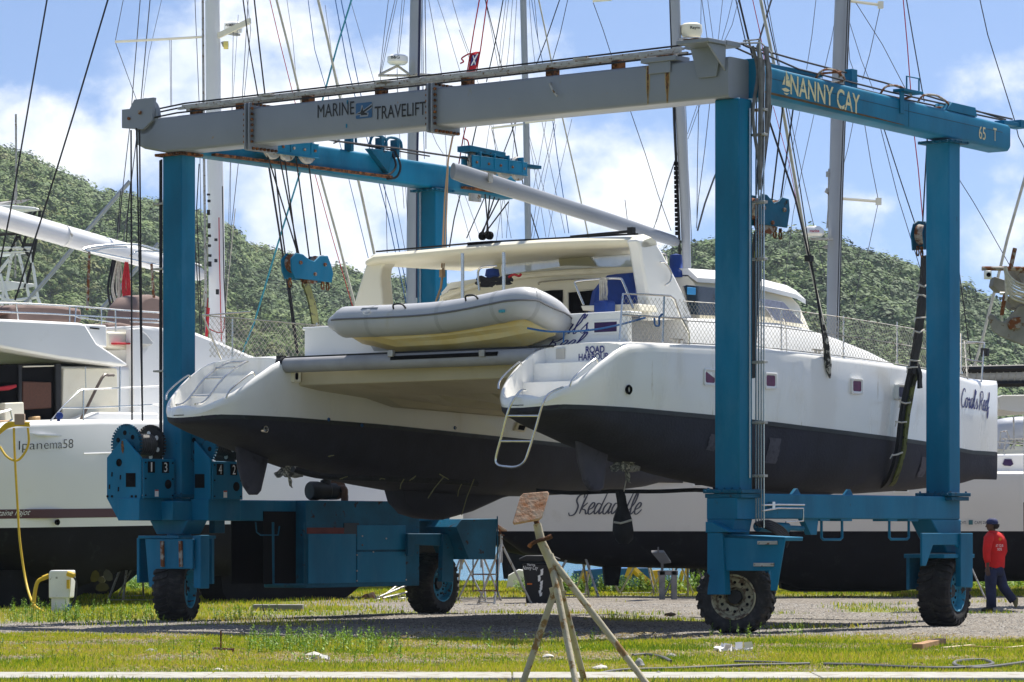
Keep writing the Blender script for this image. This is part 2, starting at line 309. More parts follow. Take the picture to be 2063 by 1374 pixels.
def axis(a, b, st, lo, hi): 
    c = np.arange(a, b+1e-6, st); l = [a]; d = st*2
    while l[-1] > lo: l.append(l[-1]-d); d *= 1.6
    h = [b]; d = st*2
    while h[-1] < hi: h.append(h[-1]+d); d *= 1.6
    return np.array(l[:0:-1]+list(c)+h[1:])
def grid(name, xs, ys, zf, mats, attr=None):
    X, Y = np.meshgrid(xs, ys); Z = zf(X, Y); n, m = X.shape; me = bpy.data.meshes.new(name); idx = np.arange(n*m).reshape(n, m)
    f = np.stack([idx[:-1, :-1], idx[:-1, 1:], idx[1:, 1:], idx[1:, :-1]], -1).reshape(-1, 4)
    fast_mesh(me, np.stack([X, Y, Z], -1).reshape(-1, 3), f)
    for q in mats: me.materials.append(q)
    me.polygons.foreach_set('use_smooth', np.ones(len(f), bool))
    if attr: a = me.attributes.new(attr[0], 'FLOAT', 'POINT'); a.data.foreach_set('value', attr[1](X, Y).reshape(-1).astype(np.float32))
    o = bpy.data.objects.new(name, me); C.objects.link(o); return o
def fast_mesh(me, co, faces):
    k = faces.shape[1]; me.vertices.add(len(co)); me.vertices.foreach_set('co', co.astype(np.float32).reshape(-1))
    me.loops.add(faces.size); me.loops.foreach_set('vertex_index', faces.astype(np.int32).reshape(-1))
    me.polygons.add(len(faces)); me.polygons.foreach_set('loop_start', np.arange(0, faces.size, k, dtype=np.int32)); me.update(calc_edges=True)
def ground_mat():
    m = bpy.data.materials.new('gravel_and_turf'); m.use_nodes = True; nt = m.node_tree; N = nt.nodes; L = nt.links; p = N['Principled BSDF']; p.inputs['Roughness'].default_value = .95; p.inputs['Specular IOR Level'].default_value = .2
    tc = N.new('ShaderNodeTexCoord')
    def nz(sc, d=5, r=.6): n = N.new('ShaderNodeTexNoise'); n.inputs['Scale'].default_value = sc; n.inputs['Detail'].default_value = d; n.inputs['Roughness'].default_value = r; L.new(tc.outputs['Object'], n.inputs['Vector']); return n.outputs[0]
    def ramp(f, els):
        r = N.new('ShaderNodeValToRGB'); L.new(f, r.inputs[0]); e = r.color_ramp.elements
        while len(e) < len(els): e.new(.5)
        for i, (q, c) in enumerate(els): e[i].position = q; e[i].color = (*c, 1)
        return r.outputs[0]
    vo = N.new('ShaderNodeTexVoronoi'); vo.inputs['Scale'].default_value = 26; L.new(tc.outputs['Object'], vo.inputs['Vector'])
    bw = N.new('ShaderNodeSeparateColor'); L.new(vo.outputs['Color'], bw.inputs[0])
    peb = ramp(bw.outputs[0], [(0, (.07, .063, .054)), (.5, (.19, .174, .15)), (1, (.42, .39, .35))])
    soil = ramp(nz(1.3), [(.35, (.10, .075, .052)), (.6, (.22, .19, .15)), (.75, (.29, .26, .21))])
    g = N.new('ShaderNodeMix'); g.data_type = 'RGBA'; g.inputs[0].default_value = .55; L.new(soil, g.inputs[6]); L.new(peb, g.inputs[7])
    grs = ramp(nz(9, 8, .7), [(.3, (.08, .10, .02)), (.5, (.18, .20, .04)), (.7, (.29, .25, .11))])
    at = N.new('ShaderNodeAttribute'); at.attribute_name = 'grass'
    ad = N.new('ShaderNodeMath'); ad.operation = 'ADD'; L.new(at.outputs['Fac'], ad.inputs[0]); sb = N.new('ShaderNodeMath'); sb.operation = 'MULTIPLY_ADD'; L.new(nz(6, 8, .75), sb.inputs[0]); sb.inputs[1].default_value = 1.4; sb.inputs[2].default_value = -.7; L.new(sb.outputs[0], ad.inputs[1])
    mr = N.new('ShaderNodeMapRange'); mr.inputs[1].default_value = .35; mr.inputs[2].default_value = .6; L.new(ad.outputs[0], mr.inputs[0])
    x = N.new('ShaderNodeMix'); x.data_type = 'RGBA'; L.new(mr.outputs[0], x.inputs[0]); L.new(g.outputs[2], x.inputs[6]); L.new(grs, x.inputs[7]); L.new(x.outputs[2], p.inputs['Base Color'])
    b = N.new('ShaderNodeBump'); b.inputs['Strength'].default_value = .9; b.inputs['Distance'].default_value = .03; L.new(vo.outputs['Distance'], b.inputs['Height']); L.new(b.outputs[0], p.inputs['Normal'])
    return m
go = grid('ground', axis(-17, 17, .25, -260, 260), axis(24, 95.4, .34, -60, 95.4), lambda x, y: zground(x, y)-1.6*sst(93.6, 95.4, y), [ground_mat()], ('grass', grass_mask)); tag(go, kind='structure')
def wave_mat():
    m = mat('sea_water', (.05, .17, .26), .22, var=.25, vsc=.4); nt = m.node_tree; N = nt.nodes; n = N.new('ShaderNodeTexNoise'); n.inputs['Scale'].default_value = 1.2; n.inputs['Detail'].default_value = 6
    tc = N.new('ShaderNodeTexCoord'); nt.links.new(tc.outputs['Object'], n.inputs['Vector']); b = N.new('ShaderNodeBump'); b.inputs['Strength'].default_value = 1; b.inputs['Distance'].default_value = .35; nt.links.new(n.outputs[0], b.inputs['Height']); nt.links.new(b.outputs[0], N['Principled BSDF'].inputs['Normal']); return m
sea = MB(); sea.sheet([(-1400, 94, -1), (1400, 94, -1), (1400, 1600, -1), (-1400, 1600, -1)]); tag(sea.build('sea', wave_mat(), smooth=0), kind='structure')
# concrete strip at the near edge
ks = MB()
for i in range(-4, 5): ks.bb((i*3.0+.006, 32.3, -.2), (i*3.0+2.994, 33.55, .045))
tag(ks.build('pavement', mat('concrete', (.34, .33, .29), .85, var=.15, vsc=3, dirt=(.25, .22, .17), damt=.3, dsc=5, bump=.3), bevel=.012), kind='structure')
# hills
CA = [(-900, 330), (-300, 265), (0, 303), (60, 322), (110, 350), (150, 363), (185, 385), (230, 388), (320, 402), (400, 420), (450, 440), (490, 478), (560, 505), (640, 528), (740, 556), (820, 565), (900, 582), (1000, 620), (1200, 720), (1500, 900), (1800, 1060)]
CB = [(700, 1060), (900, 820), (1050, 690), (1180, 590), (1300, 510), (1400, 478), (1500, 480), (1600, 484), (1650, 492), (1700, 512), (1780, 528), (1830, 545), (1880, 572), (1930, 585), (2000, 618), (2063, 662), (2300, 760), (2600, 860), (3000, 980)]
def hill_z(cr, Dc, D0, seed):
    a = np.array(cr, float)
    def f(X, Y):
        px = X/Y*FPX+CX; e = (HY-np.interp(px, a[:, 0], a[:, 1]))/FPX*Dc+CZ-4
        t = np.clip((Y-D0)/(Dc-D0), 0, 1.0); g = np.sin(t*math.pi/2)**.85; back = np.clip((Y-Dc)/(Dc*.5), 0, 1)
        n = (fbm(X, Y, 90, seed, 4)-.5)*16*np.sin(np.clip(t, 0, 1)*math.pi)
        gl = -np.abs(vnoise(X+Y*.15, Y*.3, 60, seed+5)-.5)*10*np.sin(t*math.pi)
        return np.maximum((e*g+n+gl)*(1-back)-1.5, -3)
    return f
HM = mat('hill_ground', (.03, .045, .014), .95, var=.4, vsc=.05, dirt=(.16, .12, .05), damt=.1, dsc=.03)
def forest(name, label, zf, x0, x1, y0, y1, n, seed, zmin=1, side=False):
    r = np.random.default_rng(seed); xs = r.uniform(x0, x1, n*4); ys = r.uniform(y0, y1, n*4)
    px = xs/ys*FPX+CX; z = zf(xs, ys); ok = (px > -130) & (px < 2200) & (z > zmin)
    if side: ok = ((px <= -130) | (px >= 2200)) & (px > -900) & (px < 3000) & (z > zmin)
    xs, ys, z = xs[ok][:n], ys[ok][:n], z[ok][:n]; n = len(xs)
    k = 90 if side else 300; lf = []
    sz = r.uniform(1.7, 3.3, n)*(.75+.6*fbm(xs, ys, 30, seed))
    big = r.random(n) < .05; sz[big] *= 1.35
    cv = []; cf = []; cc = []
    # leaf clumps: points on a lumpy dome
    th = r.uniform(0, 2*np.pi, (n, k)); cz = r.uniform(-.35, 1, (n, k)); sr = np.sqrt(np.clip(1-cz**2, 0, 1))
    lump = .78+.28*np.sin(th*3+r.uniform(0, 6, (n, 1)))*np.cos(cz*5+r.uniform(0, 6, (n, 1)))+r.normal(0, .09, (n, k))
    P = np.stack([sr*np.cos(th)*lump, sr*np.sin(th)*lump, cz*lump*.82+.45], -1)*sz[:, None, None]+np.stack([xs, ys, z], -1)[:, None, :]
    nr = np.stack([sr*np.cos(th), sr*np.sin(th), cz+.25], -1)+r.normal(0, .16, (n, k, 3)); nr /= np.linalg.norm(nr, axis=-1, keepdims=True)
    a = np.cross(nr, np.array([.3, .5, .81])); a /= np.linalg.norm(a, axis=-1, keepdims=True)+1e-9; b = np.cross(nr, a)
    s = (r.uniform(.07, .135, (n, k))*(1.9 if side else 1)*sz[:, None])[..., None]
    V = np.stack([P-a*s, P-b*s*.8, P+a*s, P+b*s*.8], 2).reshape(-1, 3); F = np.arange(len(V)).reshape(-1, 4)
    pal = np.array([(.044, .088, .020), (.064, .118, .024), (.088, .148, .028), (.115, .172, .033), (.155, .178, .042), (.038, .078, .020)])
    w = fbm(xs, ys, 60, seed+2); ci = np.clip((w*5.2+r.normal(0, .8, n)-.4), 0, 5.99).astype(int); col = pal[ci]*r.uniform(.85, 1.15, (n, 1))
    col = np.repeat(col, k, 0)*r.uniform(.88, 1.12, (n*k, 1)); me = bpy.data.meshes.new(name); fast_mesh(me, V, F)
    at = me.attributes.new('tint', 'FLOAT_COLOR', 'FACE'); at.data.foreach_set('color', np.concatenate([col, np.ones((n*k, 1))], 1).astype(np.float32).reshape(-1))
    me.materials.append(LEAF); o = bpy.data.objects.new(name, me); C.objects.link(o); tag(o, label, 'forest', kind='stuff'); return o
LEAF = mat('tree_leaves', (.06, .1, .02), .7, var=.1, vsc=.3, attr='tint', spec=.25)
LEAF.node_tree.nodes['Principled BSDF'].inputs['Subsurface Weight'].default_value = 0
zA = hill_z(CA, 900, 560, 2); zB = hill_z(CB, 720, 470, 11)
tag(grid('hill', np.linspace(-330, 150, 140), np.linspace(540, 1350, 140), zA, [HM]), kind='structure')
tag(grid('hill', np.linspace(-60, 330, 140), np.linspace(450, 1080, 140), zB, [HM]), kind='structure')
forest('forest', 'dense green scrub forest over the tall left hillside', zA, -190, 20, 570, 925, 7200, 3)
forest('forest', 'sunlit green scrub forest over the right hillside ridge', zB, 10, 150, 480, 740, 6000, 4)
forest('forest', 'green scrub forest on the hill flank beyond the left edge', zA, -300, -70, 570, 925, 3600, 5, side=True)
forest('forest', 'green scrub forest on the hill flank beyond the right edge', zB, 80, 250, 480, 740, 2600, 6, side=True)
# ---------------------------------------------------------------- grass, weeds, stones
def litter(n, seed):
    r = np.random.default_rng(seed); V = []
    x = r.uniform(-7, 7, n); y = r.uniform(33.8, 47, n); m = fbm(x+9, y*1.4, 1.3, 77) > .5; x, y = x[m], y[m]; z = zground(x, y)+.008; a = r.uniform(0, 6.28, len(x)); l = r.uniform(.01, .05, len(x)); w = .004
    ca, sa = np.cos(a), np.sin(a); V = np.stack([np.stack([x-ca*l-sa*w, y-sa*l+ca*w, z], -1), np.stack([x-ca*l+sa*w, y-sa*l-ca*w, z], -1), np.stack([x+ca*l+sa*w, y+sa*l-ca*w, z+r.uniform(0, .03, len(x))], -1), np.stack([x+ca*l-sa*w, y+sa*l+ca*w, z+.01], -1)], 1).reshape(-1, 3)
    me = bpy.data.meshes.new('dry_stalks'); F = np.arange(len(V)).reshape(-1, 4); fast_mesh(me, V, F); c = np.array([(.42, .33, .16)])*r.uniform(.4, 1.2, (len(F), 1)); at = me.attributes.new('tint', 'FLOAT_COLOR', 'FACE'); at.data.foreach_set('color', np.concatenate([c, np.ones((len(c), 1))], 1).astype(np.float32).reshape(-1)); me.materials.append(GRASSM)
    o = bpy.data.objects.new('dry_stalks', me); C.objects.link(o); tag(o, 'dry straw and clippings lying in bare patches of the near turf', 'straw', kind='stuff')
def blades(name, label, cat, n, xr, yr, hr, seed, dens=None, wd=.006, lean=.5, cols=None, power=1.0):
    r = np.random.default_rng(seed); x = r.uniform(*xr, n); y = yr[0]+(yr[1]-yr[0])*r.random(n)**power
    m = grass_mask(x, y) if dens is None else dens(x, y); keep = (r.random(n) < m) & (np.abs(x/y) < .165); x, y = x[keep], y[keep]; n = len(x); z = zground(x, y)
    h = r.uniform(*hr, n)*(.55+.9*fbm(x, y, 1.1, seed)); a = r.uniform(0, 2*np.pi, n); l = r.uniform(0, lean, n)*h; w = wd*(.7+.6*r.random(n))*(y/40)
    b = r.uniform(0, 2*np.pi, n); bx, by = np.cos(b)*w, np.sin(b)*w*.4; dx, dy = np.cos(a)*l, np.sin(a)*l
    V = np.stack([np.stack([x-bx, y-by, z-.01], -1), np.stack([x+bx, y+by, z-.01], -1), np.stack([x+bx*.7+dx*.45, y+by*.7+dy*.45, z+h*.6], -1), np.stack([x+dx, y+dy, z+h], -1), ], 1).reshape(-1, 3)
    F = np.arange(len(V)).reshape(-1, 4); me = bpy.data.meshes.new(name); fast_mesh(me, V, F)
    cols = np.array(cols or [(.12, .22, .012), (.36, .43, .018), (.54, .50, .035), (.55, .42, .12), (.46, .50, .02), (.09, .18, .012)])
    t = np.clip(fbm(x, y, 1.8, seed+4)*4.2+r.normal(0, 1.0, n)-.2, 0, len(cols)-.01).astype(int); c = cols[t]*r.uniform(.75, 1.25, (n, 1))
    at = me.attributes.new('tint', 'FLOAT_COLOR', 'FACE'); at.data.foreach_set('color', np.concatenate([c, np.ones((n, 1))], 1).astype(np.float32).reshape(-1)); me.materials.append(GRASSM)
    o = bpy.data.objects.new(name, me); C.objects.link(o); tag(o, label, cat, kind='stuff'); return o
GRASSM = mat('grass_blades', (.1, .2, .02), .6, var=.05, attr='tint', spec=.3)
_p = GRASSM.node_tree; _t = _p.nodes.new('ShaderNodeBsdfTranslucent'); _a = _p.nodes.new('ShaderNodeAttribute'); _a.attribute_name = 'tint'; _p.links.new(_a.outputs['Color'], _t.inputs[0]); _m = _p.nodes.new('ShaderNodeMixShader'); _m.inputs[0].default_value = .35
_o = _p.nodes['Material Output']; _p.links.new(_p.nodes['Principled BSDF'].outputs[0], _m.inputs[1]); _p.links.new(_t.outputs[0], _m.inputs[2]); _p.links.new(_m.outputs[0], _o.inputs[0])
litter(26000, 77)
blades('grass', 'short yellow-green turf along the near edge of the yard', 'grass', 420000, (-8, 8), (33.5, 48), (.012, .06), 31, wd=.0045)
blades('grass', 'patchy green grass between the gravel under the boats', 'grass', 260000, (-15, 15), (47, 94), (.02, .085), 32, wd=.006)
blades('grass', 'dry grass fringe in front of the concrete strip', 'grass', 14000, (-6, 6), (31, 32.3), (.03, .07), 33, dens=lambda x, y: np.ones_like(x), wd=.006)
def weeds(name, label, pts, hr, seed, leaf=.035):
    r = np.random.default_rng(seed); V = []; T = []
    for (x, y) in pts:
        z = float(zground(np.array([x]), np.array([y]))[0]); h = r.uniform(*hr); nl = int(h/.018); lx, ly = r.normal(0, .12), r.normal(0, .12); col = np.array(random.choice([(.14, .26, .02), (.20, .30, .03), (.10, .20, .02)]))*r.uniform(.8, 1.2)
        p0 = np.array([x, y, z]); V.append([p0-[.004, 0, 0], p0+[.004, 0, 0], p0+[lx*h+.002, ly*h, h], p0+[lx*h-.002, ly*h, h]]); T.append(col*.7)
        for i in range(nl):
            t = (i+1)/nl; c = p0+[lx*h*t, ly*h*t, h*t]; a = r.uniform(0, 6.28); s = leaf*(1.15-.6*t)*r.uniform(.7, 1.3); d = np.array([math.cos(a), math.sin(a), r.uniform(.1, .8)])*s; q = np.array([-math.sin(a), math.cos(a), 0])*s*.28
            V.append([c, c+d*.5+q, c+d, c+d*.5-q]); T.append(col*r.uniform(.8, 1.25))
    V = np.array(V).reshape(-1, 3); F = np.arange(len(V)).reshape(-1, 4); me = bpy.data.meshes.new(name); fast_mesh(me, V, F); n = len(F)
    at = me.attributes.new('tint', 'FLOAT_COLOR', 'FACE'); at.data.foreach_set('color', np.concatenate([np.array(T), np.ones((n, 1))], 1).astype(np.float32).reshape(-1)); me.materials.append(GRASSM)
    o = bpy.data.objects.new(name, me); C.objects.link(o); return tag(o, label, 'weeds', kind='stuff')
def pxs(n, x0, x1, y0, y1, seed):
    r = np.random.default_rng(seed); out = []
    for _ in range(n):
        px, py = r.uniform(x0, x1), r.uniform(y0, y1); D = CZ*FPX/(py-HY); out.append(((px-CX)/FPX*D, D))
    return out
weeds('weeds', 'tall leafy green weeds rising from the turf before the gravel', pxs(230, 500, 800, 1290, 1318, 1)+pxs(22, 560, 700, 1286, 1300, 2)+pxs(40, 960, 1230, 1288, 1320, 3)+pxs(22, 1390, 1620, 1276, 1292, 4)+pxs(70, 0, 1000, 1300, 1345, 5), (.06, .24), 41, .05)
weeds('weeds', 'low leafy weeds growing round the white power pedestal', pxs(170, 20, 160, 1222, 1258, 6)+pxs(110, 150, 330, 1232, 1262, 7)+pxs(30, 420, 560, 1236, 1256, 8), (.08, .26), 42, .05)
weeds('weeds', 'green scrub growing along the shore behind the boats', pxs(500, 200, 560, 1176, 1192, 9)+pxs(500, 1040, 1480, 1176, 1196, 10)+pxs(500, 1740, 2063, 1170, 1190, 11), (.12, .42), 43, .09)
def stones(name, label, n, xr, yr, sr, seed, m):
    r = np.random.default_rng(seed); x = r.uniform(*xr, n); y = r.uniform(*yr, n); g = grass_mask(x, y); k = (np.abs(x/y) < .165) & (r.random(n) > g*.8); x, y = x[k], y[k]; n = len(x); z = zground(x, y)
    base = np.array([(1, 0, 0), (.3, .9, 0), (-.8, .6, 0), (-.8, -.6, 0), (.3, -.9, 0), (.1, .05, .75)], float); s = sr[0]+(sr[1]-sr[0])*r.random(n)**3
    V = base[None]*s[:, None, None]*r.uniform(.7, 1.3, (n, 6, 3)); a = r.uniform(0, 6.28, n); ca, sa = np.cos(a)[:, None], np.sin(a)[:, None]; V = np.stack([V[..., 0]*ca-V[..., 1]*sa, V[..., 0]*sa+V[..., 1]*ca, V[..., 2]], -1)+np.stack([x, y, z-.004], -1)[:, None]
    f = np.array([(0, 1, 5), (1, 2, 5), (2, 3, 5), (3, 4, 5), (4, 0, 5)]); F = (f[None]+6*np.arange(n)[:, None, None]).reshape(-1, 3); me = bpy.data.meshes.new(name); fast_mesh(me, V.reshape(-1, 3), F)
    c = np.repeat(r.uniform(.06, .30, (n, 1))*np.array([[1, .94, .85]]), 5, 0); at = me.attributes.new('tint', 'FLOAT_COLOR', 'FACE'); at.data.foreach_set('color', np.concatenate([c, np.ones((len(c), 1))], 1).astype(np.float32).reshape(-1)); me.materials.append(m)
    o = bpy.data.objects.new(name, me); C.objects.link(o); return tag(o, label, 'gravel', kind='stuff')
STONEM = mat('stone', (.3, .28, .25), .9, var=.15, vsc=20, attr='tint')
stones('gravel', 'loose grey gravel scattered over the yard between the wheels', 130000, (-11, 11), (42, 66), (.006, .028), 51, STONEM)
stones('gravel', 'small stones lying in the near turf by the concrete', 1600, (-6, 6), (33.6, 42), (.006, .03), 52, STONEM)

# ---------------------------------------------------------------- the air between here and the hills
hm = bpy.data.materials.new('haze_air'); hm.use_nodes = True; _n = hm.node_tree; [_n.nodes.remove(x) for x in list(_n.nodes)]; _ho = _n.nodes.new('ShaderNodeOutputMaterial'); _hv = _n.nodes.new('ShaderNodeVolumePrincipled')
_hv.inputs['Color'].default_value = (.78, .88, 1, 1); _hv.inputs['Density'].default_value = .0001; _hv.inputs['Anisotropy'].default_value = .2; _n.links.new(_hv.outputs[0], _ho.inputs['Volume'])
_b = MB(); _b.bb((-1500, -80, -5), (1500, 1700, 175)); tag(_b.build('haze', hm, smooth=0), 'thin pale sea haze lying over the water and hills', 'haze', kind='stuff')
# ================================================================ THE MOBILE BOAT HOIST
G = Fr(3.12, 47, 51.5)
H_ = G.root('boat_hoist', (3, 5.4, 0), 'huge blue and grey four-wheeled mobile boat hoist straddling the lifted catamaran', 'boat hoist')
def bolts(mb, pts, ax, r=.02, h=.025):
    for p in pts: mb.disc(p, ax, r, h, 6)
ZT = 7.52
# columns
LB = 6.36
for (u, v, z0, zt) in ((0, 0, 1.99, 7.53), (5.66, 0, 1.99, 7.46), (0, 10.84, 1.99, 7.53), (LB, 10.84, 1.93, 7.46)):
    m = MB(); m.bb((u-.165, v-.21, z0), (u+.165, v+.21, zt)); c = m.build('column', BLUE, H_, bevel=.02)
    m = MB(); m.bb((u-.28, v-.33, z0-.004), (u+.28, v+.33, z0+.05)); m.bb((u-.26, v-.31, z0-.07), (u+.26, v+.31, z0-.01)); bolts(m, [(u+a*.23, v+b, z0+.05) for a in (-1, 1) for b in (-.27, -.13, 0, .13, .27)], (0, 0, 1)); bolts(m, [(u-.28, v+b, z0+.02) for b in (-.25, -.12, .02, .15, .28)], (-1, 0, 0), .018, .02)
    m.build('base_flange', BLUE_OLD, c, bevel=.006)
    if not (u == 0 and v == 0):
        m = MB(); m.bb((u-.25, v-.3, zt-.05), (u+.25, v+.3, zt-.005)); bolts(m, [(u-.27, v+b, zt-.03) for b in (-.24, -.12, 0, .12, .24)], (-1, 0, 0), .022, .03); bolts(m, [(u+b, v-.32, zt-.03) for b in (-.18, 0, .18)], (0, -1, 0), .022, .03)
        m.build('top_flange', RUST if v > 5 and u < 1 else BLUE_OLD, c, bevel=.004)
# grey cross beam, section pieces between bolted collars
def rsec(v, zc, hz, hu, r=.045, uc=-.05):
    o = []
    for sx, sz, a0 in ((1, -1, -90), (1, 1, 0), (-1, 1, 90), (-1, -1, 180)):
        for k in range(4): a = R_(a0+k*30); o.append((uc+sx*(hu-r)+math.cos(a)*r, v, zc+sz*(hz-r)+math.sin(a)*r))
    return o
m = MB(); m.loft([rsec(-.12, 7.815, .285, .25), rsec(.05, 7.815, .285, .25), rsec(10.9, 7.815, .285, .25)])
m.loft([rsec(10.9, 7.815, .285, .25), rsec(11.35, 7.86, .24, .25), rsec(11.5, 7.89, .2, .25)])
cb = m.build('cross_beam', GREY, H_, smooth=50)
for v in (9.0, 5.27):
    m = MB()
    for d in (-.055, .03): 
        a = rsec(v+d, 7.80, .37, .33, .03); b = rsec(v+d+.025, 7.80, .37, .33, .03); m.loft([a, b])
    f = m.build('bolted_collar', GREY, cb, smooth=30)
    m = MB()
    for z in np.linspace(7.56, 8.08, 7): bolts(m, [(-.345, v-.09, z), (-.345, v+.075, z)], (-1, 0, 0), .02, .02)
    for z in np.linspace(7.56, 8.08, 7): bolts(m, [(-.33, v-.055, z)], (0, -1, 0), .022, .03)
    for u in np.linspace(-.3, .22, 7): bolts(m, [(u, v-.055, 7.455)], (0, -1, 0), .024, .035); bolts(m, [(u, v-.055, 8.15)], (0, -1, 0), .02, .03)
    m.build('bolt', RUST, f, smooth=30, split=True)
# rust runs (real stains with their own outline)
def run(par, p0, zlen, w, du=0, m_=None, n=(-1, 0, 0)):
    r = random.Random(int(p0[1]*100)+int(zlen*50)); L, Rr = [], []
    k = 12
    for i in range(k+1):
        t = i/k; ww = w*(.45+.55*math.sin(math.pi*min(1, t*1.1)))*(1-.5*t)+r.uniform(-.004, .004); z = p0[2]-zlen*t; L.append((p0[0], p0[1]-ww, z)); Rr.append((p0[0], p0[1]+ww, z))
    b = MB(); b.add(L+Rr, [(i, i+1, k+1+i+1, k+1+i) for i in range(k)]); return b.build('rust_run', m_ or RUSTRUN, par, smooth=0)
RUSTRUN = mat('rust_run', (.20, .085, .015), .8, var=.3, vsc=12, dirt=(.07, .03, .015), damt=.45, dsc=22)
OCHRE = mat('ochre_stain', (.33, .27, .14), .7, var=.15, vsc=10)
# short brackets with drips near the right end
for v, wv, rs in ((1.05, .62, (1.27, .93)), (.22, .72, ())):
    z = 8.12 if v > .5 else 8.25
    m = MB(); m.bb((-.36, v-wv/2, z), (-.02, v+wv/2, z+.07)); m.bb((-.33, v-wv/2+.12, z-.16), (-.305, v+wv/2-.12, z)); 
    if v < .5:
        m.prism([(-.345, v-.26, z), (-.345, v+.28, z), (-.345, v+.15, z-.42), (-.345, v-.16, z-.42)], (.03, 0, 0)); m.prism([(-.30, v-.3, z), (-.75, v-.3, z), (-.302, v-.3, z-.35)], (0, .03, 0)); m.bb((-.8, v-.35, z+.001), (-.3, v+.2, z+.055))
    m.build('bracket', GREY, cb, bevel=.006)
    for q in rs: run(cb, (-.3045, q, 8.09), .54, .022 if q > 1 else .034)
run(cb, (-.3044, 1.27, 8.09), .56, .045, m_=OCHRE); run(cb, (-.3044, .93, 8.09), .56, .055, m_=OCHRE)
m = MB(); m.bb((-.37, .80, 8.195), (-.2, 1.08, 8.204)); m.bb((-.81, .05, 8.307), (-.5, .3, 8.316)); m.build('rust_patch', RUST, cb, smooth=0, split=True)
m = MB(); m.tube([(-.31, 3.02, 7.98), (-.36, 3.0, 7.97), (-.37, 2.93, 7.86), (-.36, 2.86, 7.78)], .016, 6); m.build('hook', GALV, cb)
m = MB(); m.bb((-.3045, 6.95, 7.99), (-.303, 6.98, 8.05)); m.bb((-.3045, 6.97, 7.63), (-.303, 7.0, 7.69)); m.build('paint_patch', BLUE, cb, smooth=0, split=True)
# pulley head at the far left end
m = MB(); c0 = Vector((-.05, 11.45, 8.15))
m.prism([(-.36, 11.78, 8.28), (-.36, 11.78, 7.98), (-.36, 11.3, 7.92), (-.36, 11.1, 8.05), (-.36, 11.05, 8.42), (-.36, 11.5, 8.42), (-.36, 11.6, 8.28)], (.06, 0, 0)); m.build('pulley_cheek', GREY, cb, bevel=.006)
m = MB(); m.lathe([(.05, 0), (.28, 0), (.30, .02), (.26, .05), (.30, .08), (.28, .10), (.05, .10)], (-.30, 11.33, 8.14), (1, 0, 0), 28, True); m.build('pulley', GREY, cb)
m = MB(); m.disc((-.365, 11.35, 8.2), (-1, 0, 0), .035, .03, 8); m.disc((-.365, 11.6, 8.12), (-1, 0, 0), .025, .03, 8); m.build('bolt', RUSTY_GREY, cb, split=True)
# cable trays above the cross beam
m = MB(); zr = 8.21
for du, dz in ((-.26, 0), (-.16, .05), (-.06, .0)): m.beam((du, .75, zr+dz+.04), (du, 10.6, zr+dz), .05, .035)
m.build('cable_tray', GALV, H_, split=True)
m = MB()
for du, dz in ((-.30, -.07), (-.12, .1), (.02, .08)): m.tube([(du, .2, zr+dz+.05), (du, 5, zr+dz+.02), (du, 10.6, zr+dz), (du, 11.3, zr+dz-.05)], .014, 6)
m.build('hoist_rope', ROPEB, H_, split=True)
m = MB()
for v in (10.3, 9.3, 7.9, 6.4, 4.7, 3.1, 1.9): m.bb((-.24, v-.07, 8.10), (-.08, v+.07, zr+(10.6-v)*.004-.02))
m.build('tray_bracket', RUST, H_, bevel=.004, split=True)
m = MB()
for v in (8.7, 6.3, 2.5): m.bb((-.3, v-.12, zr+(10.6-v)*.004+.045), (-.05, v+.12, zr+(10.6-v)*.004+.07))
m.build('tray_clip', GALV, H_, bevel=.003, split=True)
# blue side beams
def side(v, u0, u1, za, zb, h0, h1, w=.21, step=None):
    m = MB(); 
    def sec(u, zt, h): 
        o = []; r = .05
        for sy, sz, a0 in ((1, -1, -90), (1, 1, 0), (-1, 1, 90), (-1, -1, 180)):
            for k in range(4): a = R_(a0+k*30); o.append((u, v+sy*(w-r)+math.cos(a)*r, zt-h/2+sz*(h/2-r)+math.sin(a)*r))
        return o
    L = u1-u0; m.loft([sec(u0, za, h0), sec(u0+L*.5, za+(zb-za)*.5, (h0+h1)/2), sec(u1-.04, zb, h1), sec(u1, zb-.02, h1-.06)]); return m.build('side_beam', BLUE, H_, smooth=50)
sb = side(0, .26, 7.35, 8.06, 7.86, .45, .42)
def pb(u): return 8.06-(u-.26)*.0282
DSTAIN = mat('beam_grime', (.10, .06, .02), .8, var=.4, vsc=5)
m = MB(); L = []; U = []
for u in np.linspace(.3, 4.2, 30): t = (u-.3)/3.9; L.append((u, -.2135, pb(u)-.40)); U.append((u, -.2135, pb(u)-.395+.028*max(0, 1-t)**.5+random.uniform(0, .008)))
m.add(L+U, [(i, i+1, 31+i, 30+i) for i in range(29)]); m.build('rust_run', DSTAIN, sb, smooth=0)
m = MB(); m.tube([(.3, -.2115, pb(.3)-.17), (4.3, -.2115, pb(4.3)-.17), (7.1, -.2115, pb(7.1)-.15)], .004, 4); m.tube([(4.32, -.2115, pb(4.3)-.05), (4.32, -.2115, pb(4.3)-.4)], .004, 4); m.build('weld_seam', CREASE, sb, split=True)
m = MB(); m.bb((.2, -.26, 7.56), (.26, .26, 8.12)); m.build('end_plate', BLUE, sb, bevel=.008)
m = MB(); m.bb((.3, -.05, 8.07), (2.2, .12, 8.13)); m.prism([(5.45, -.2, pb(5.5)), (5.6, -.2, pb(5.5)+.13), (6.3, -.2, pb(6)+.13), (6.35, -.2, pb(6.3))], (0, .3, 0))
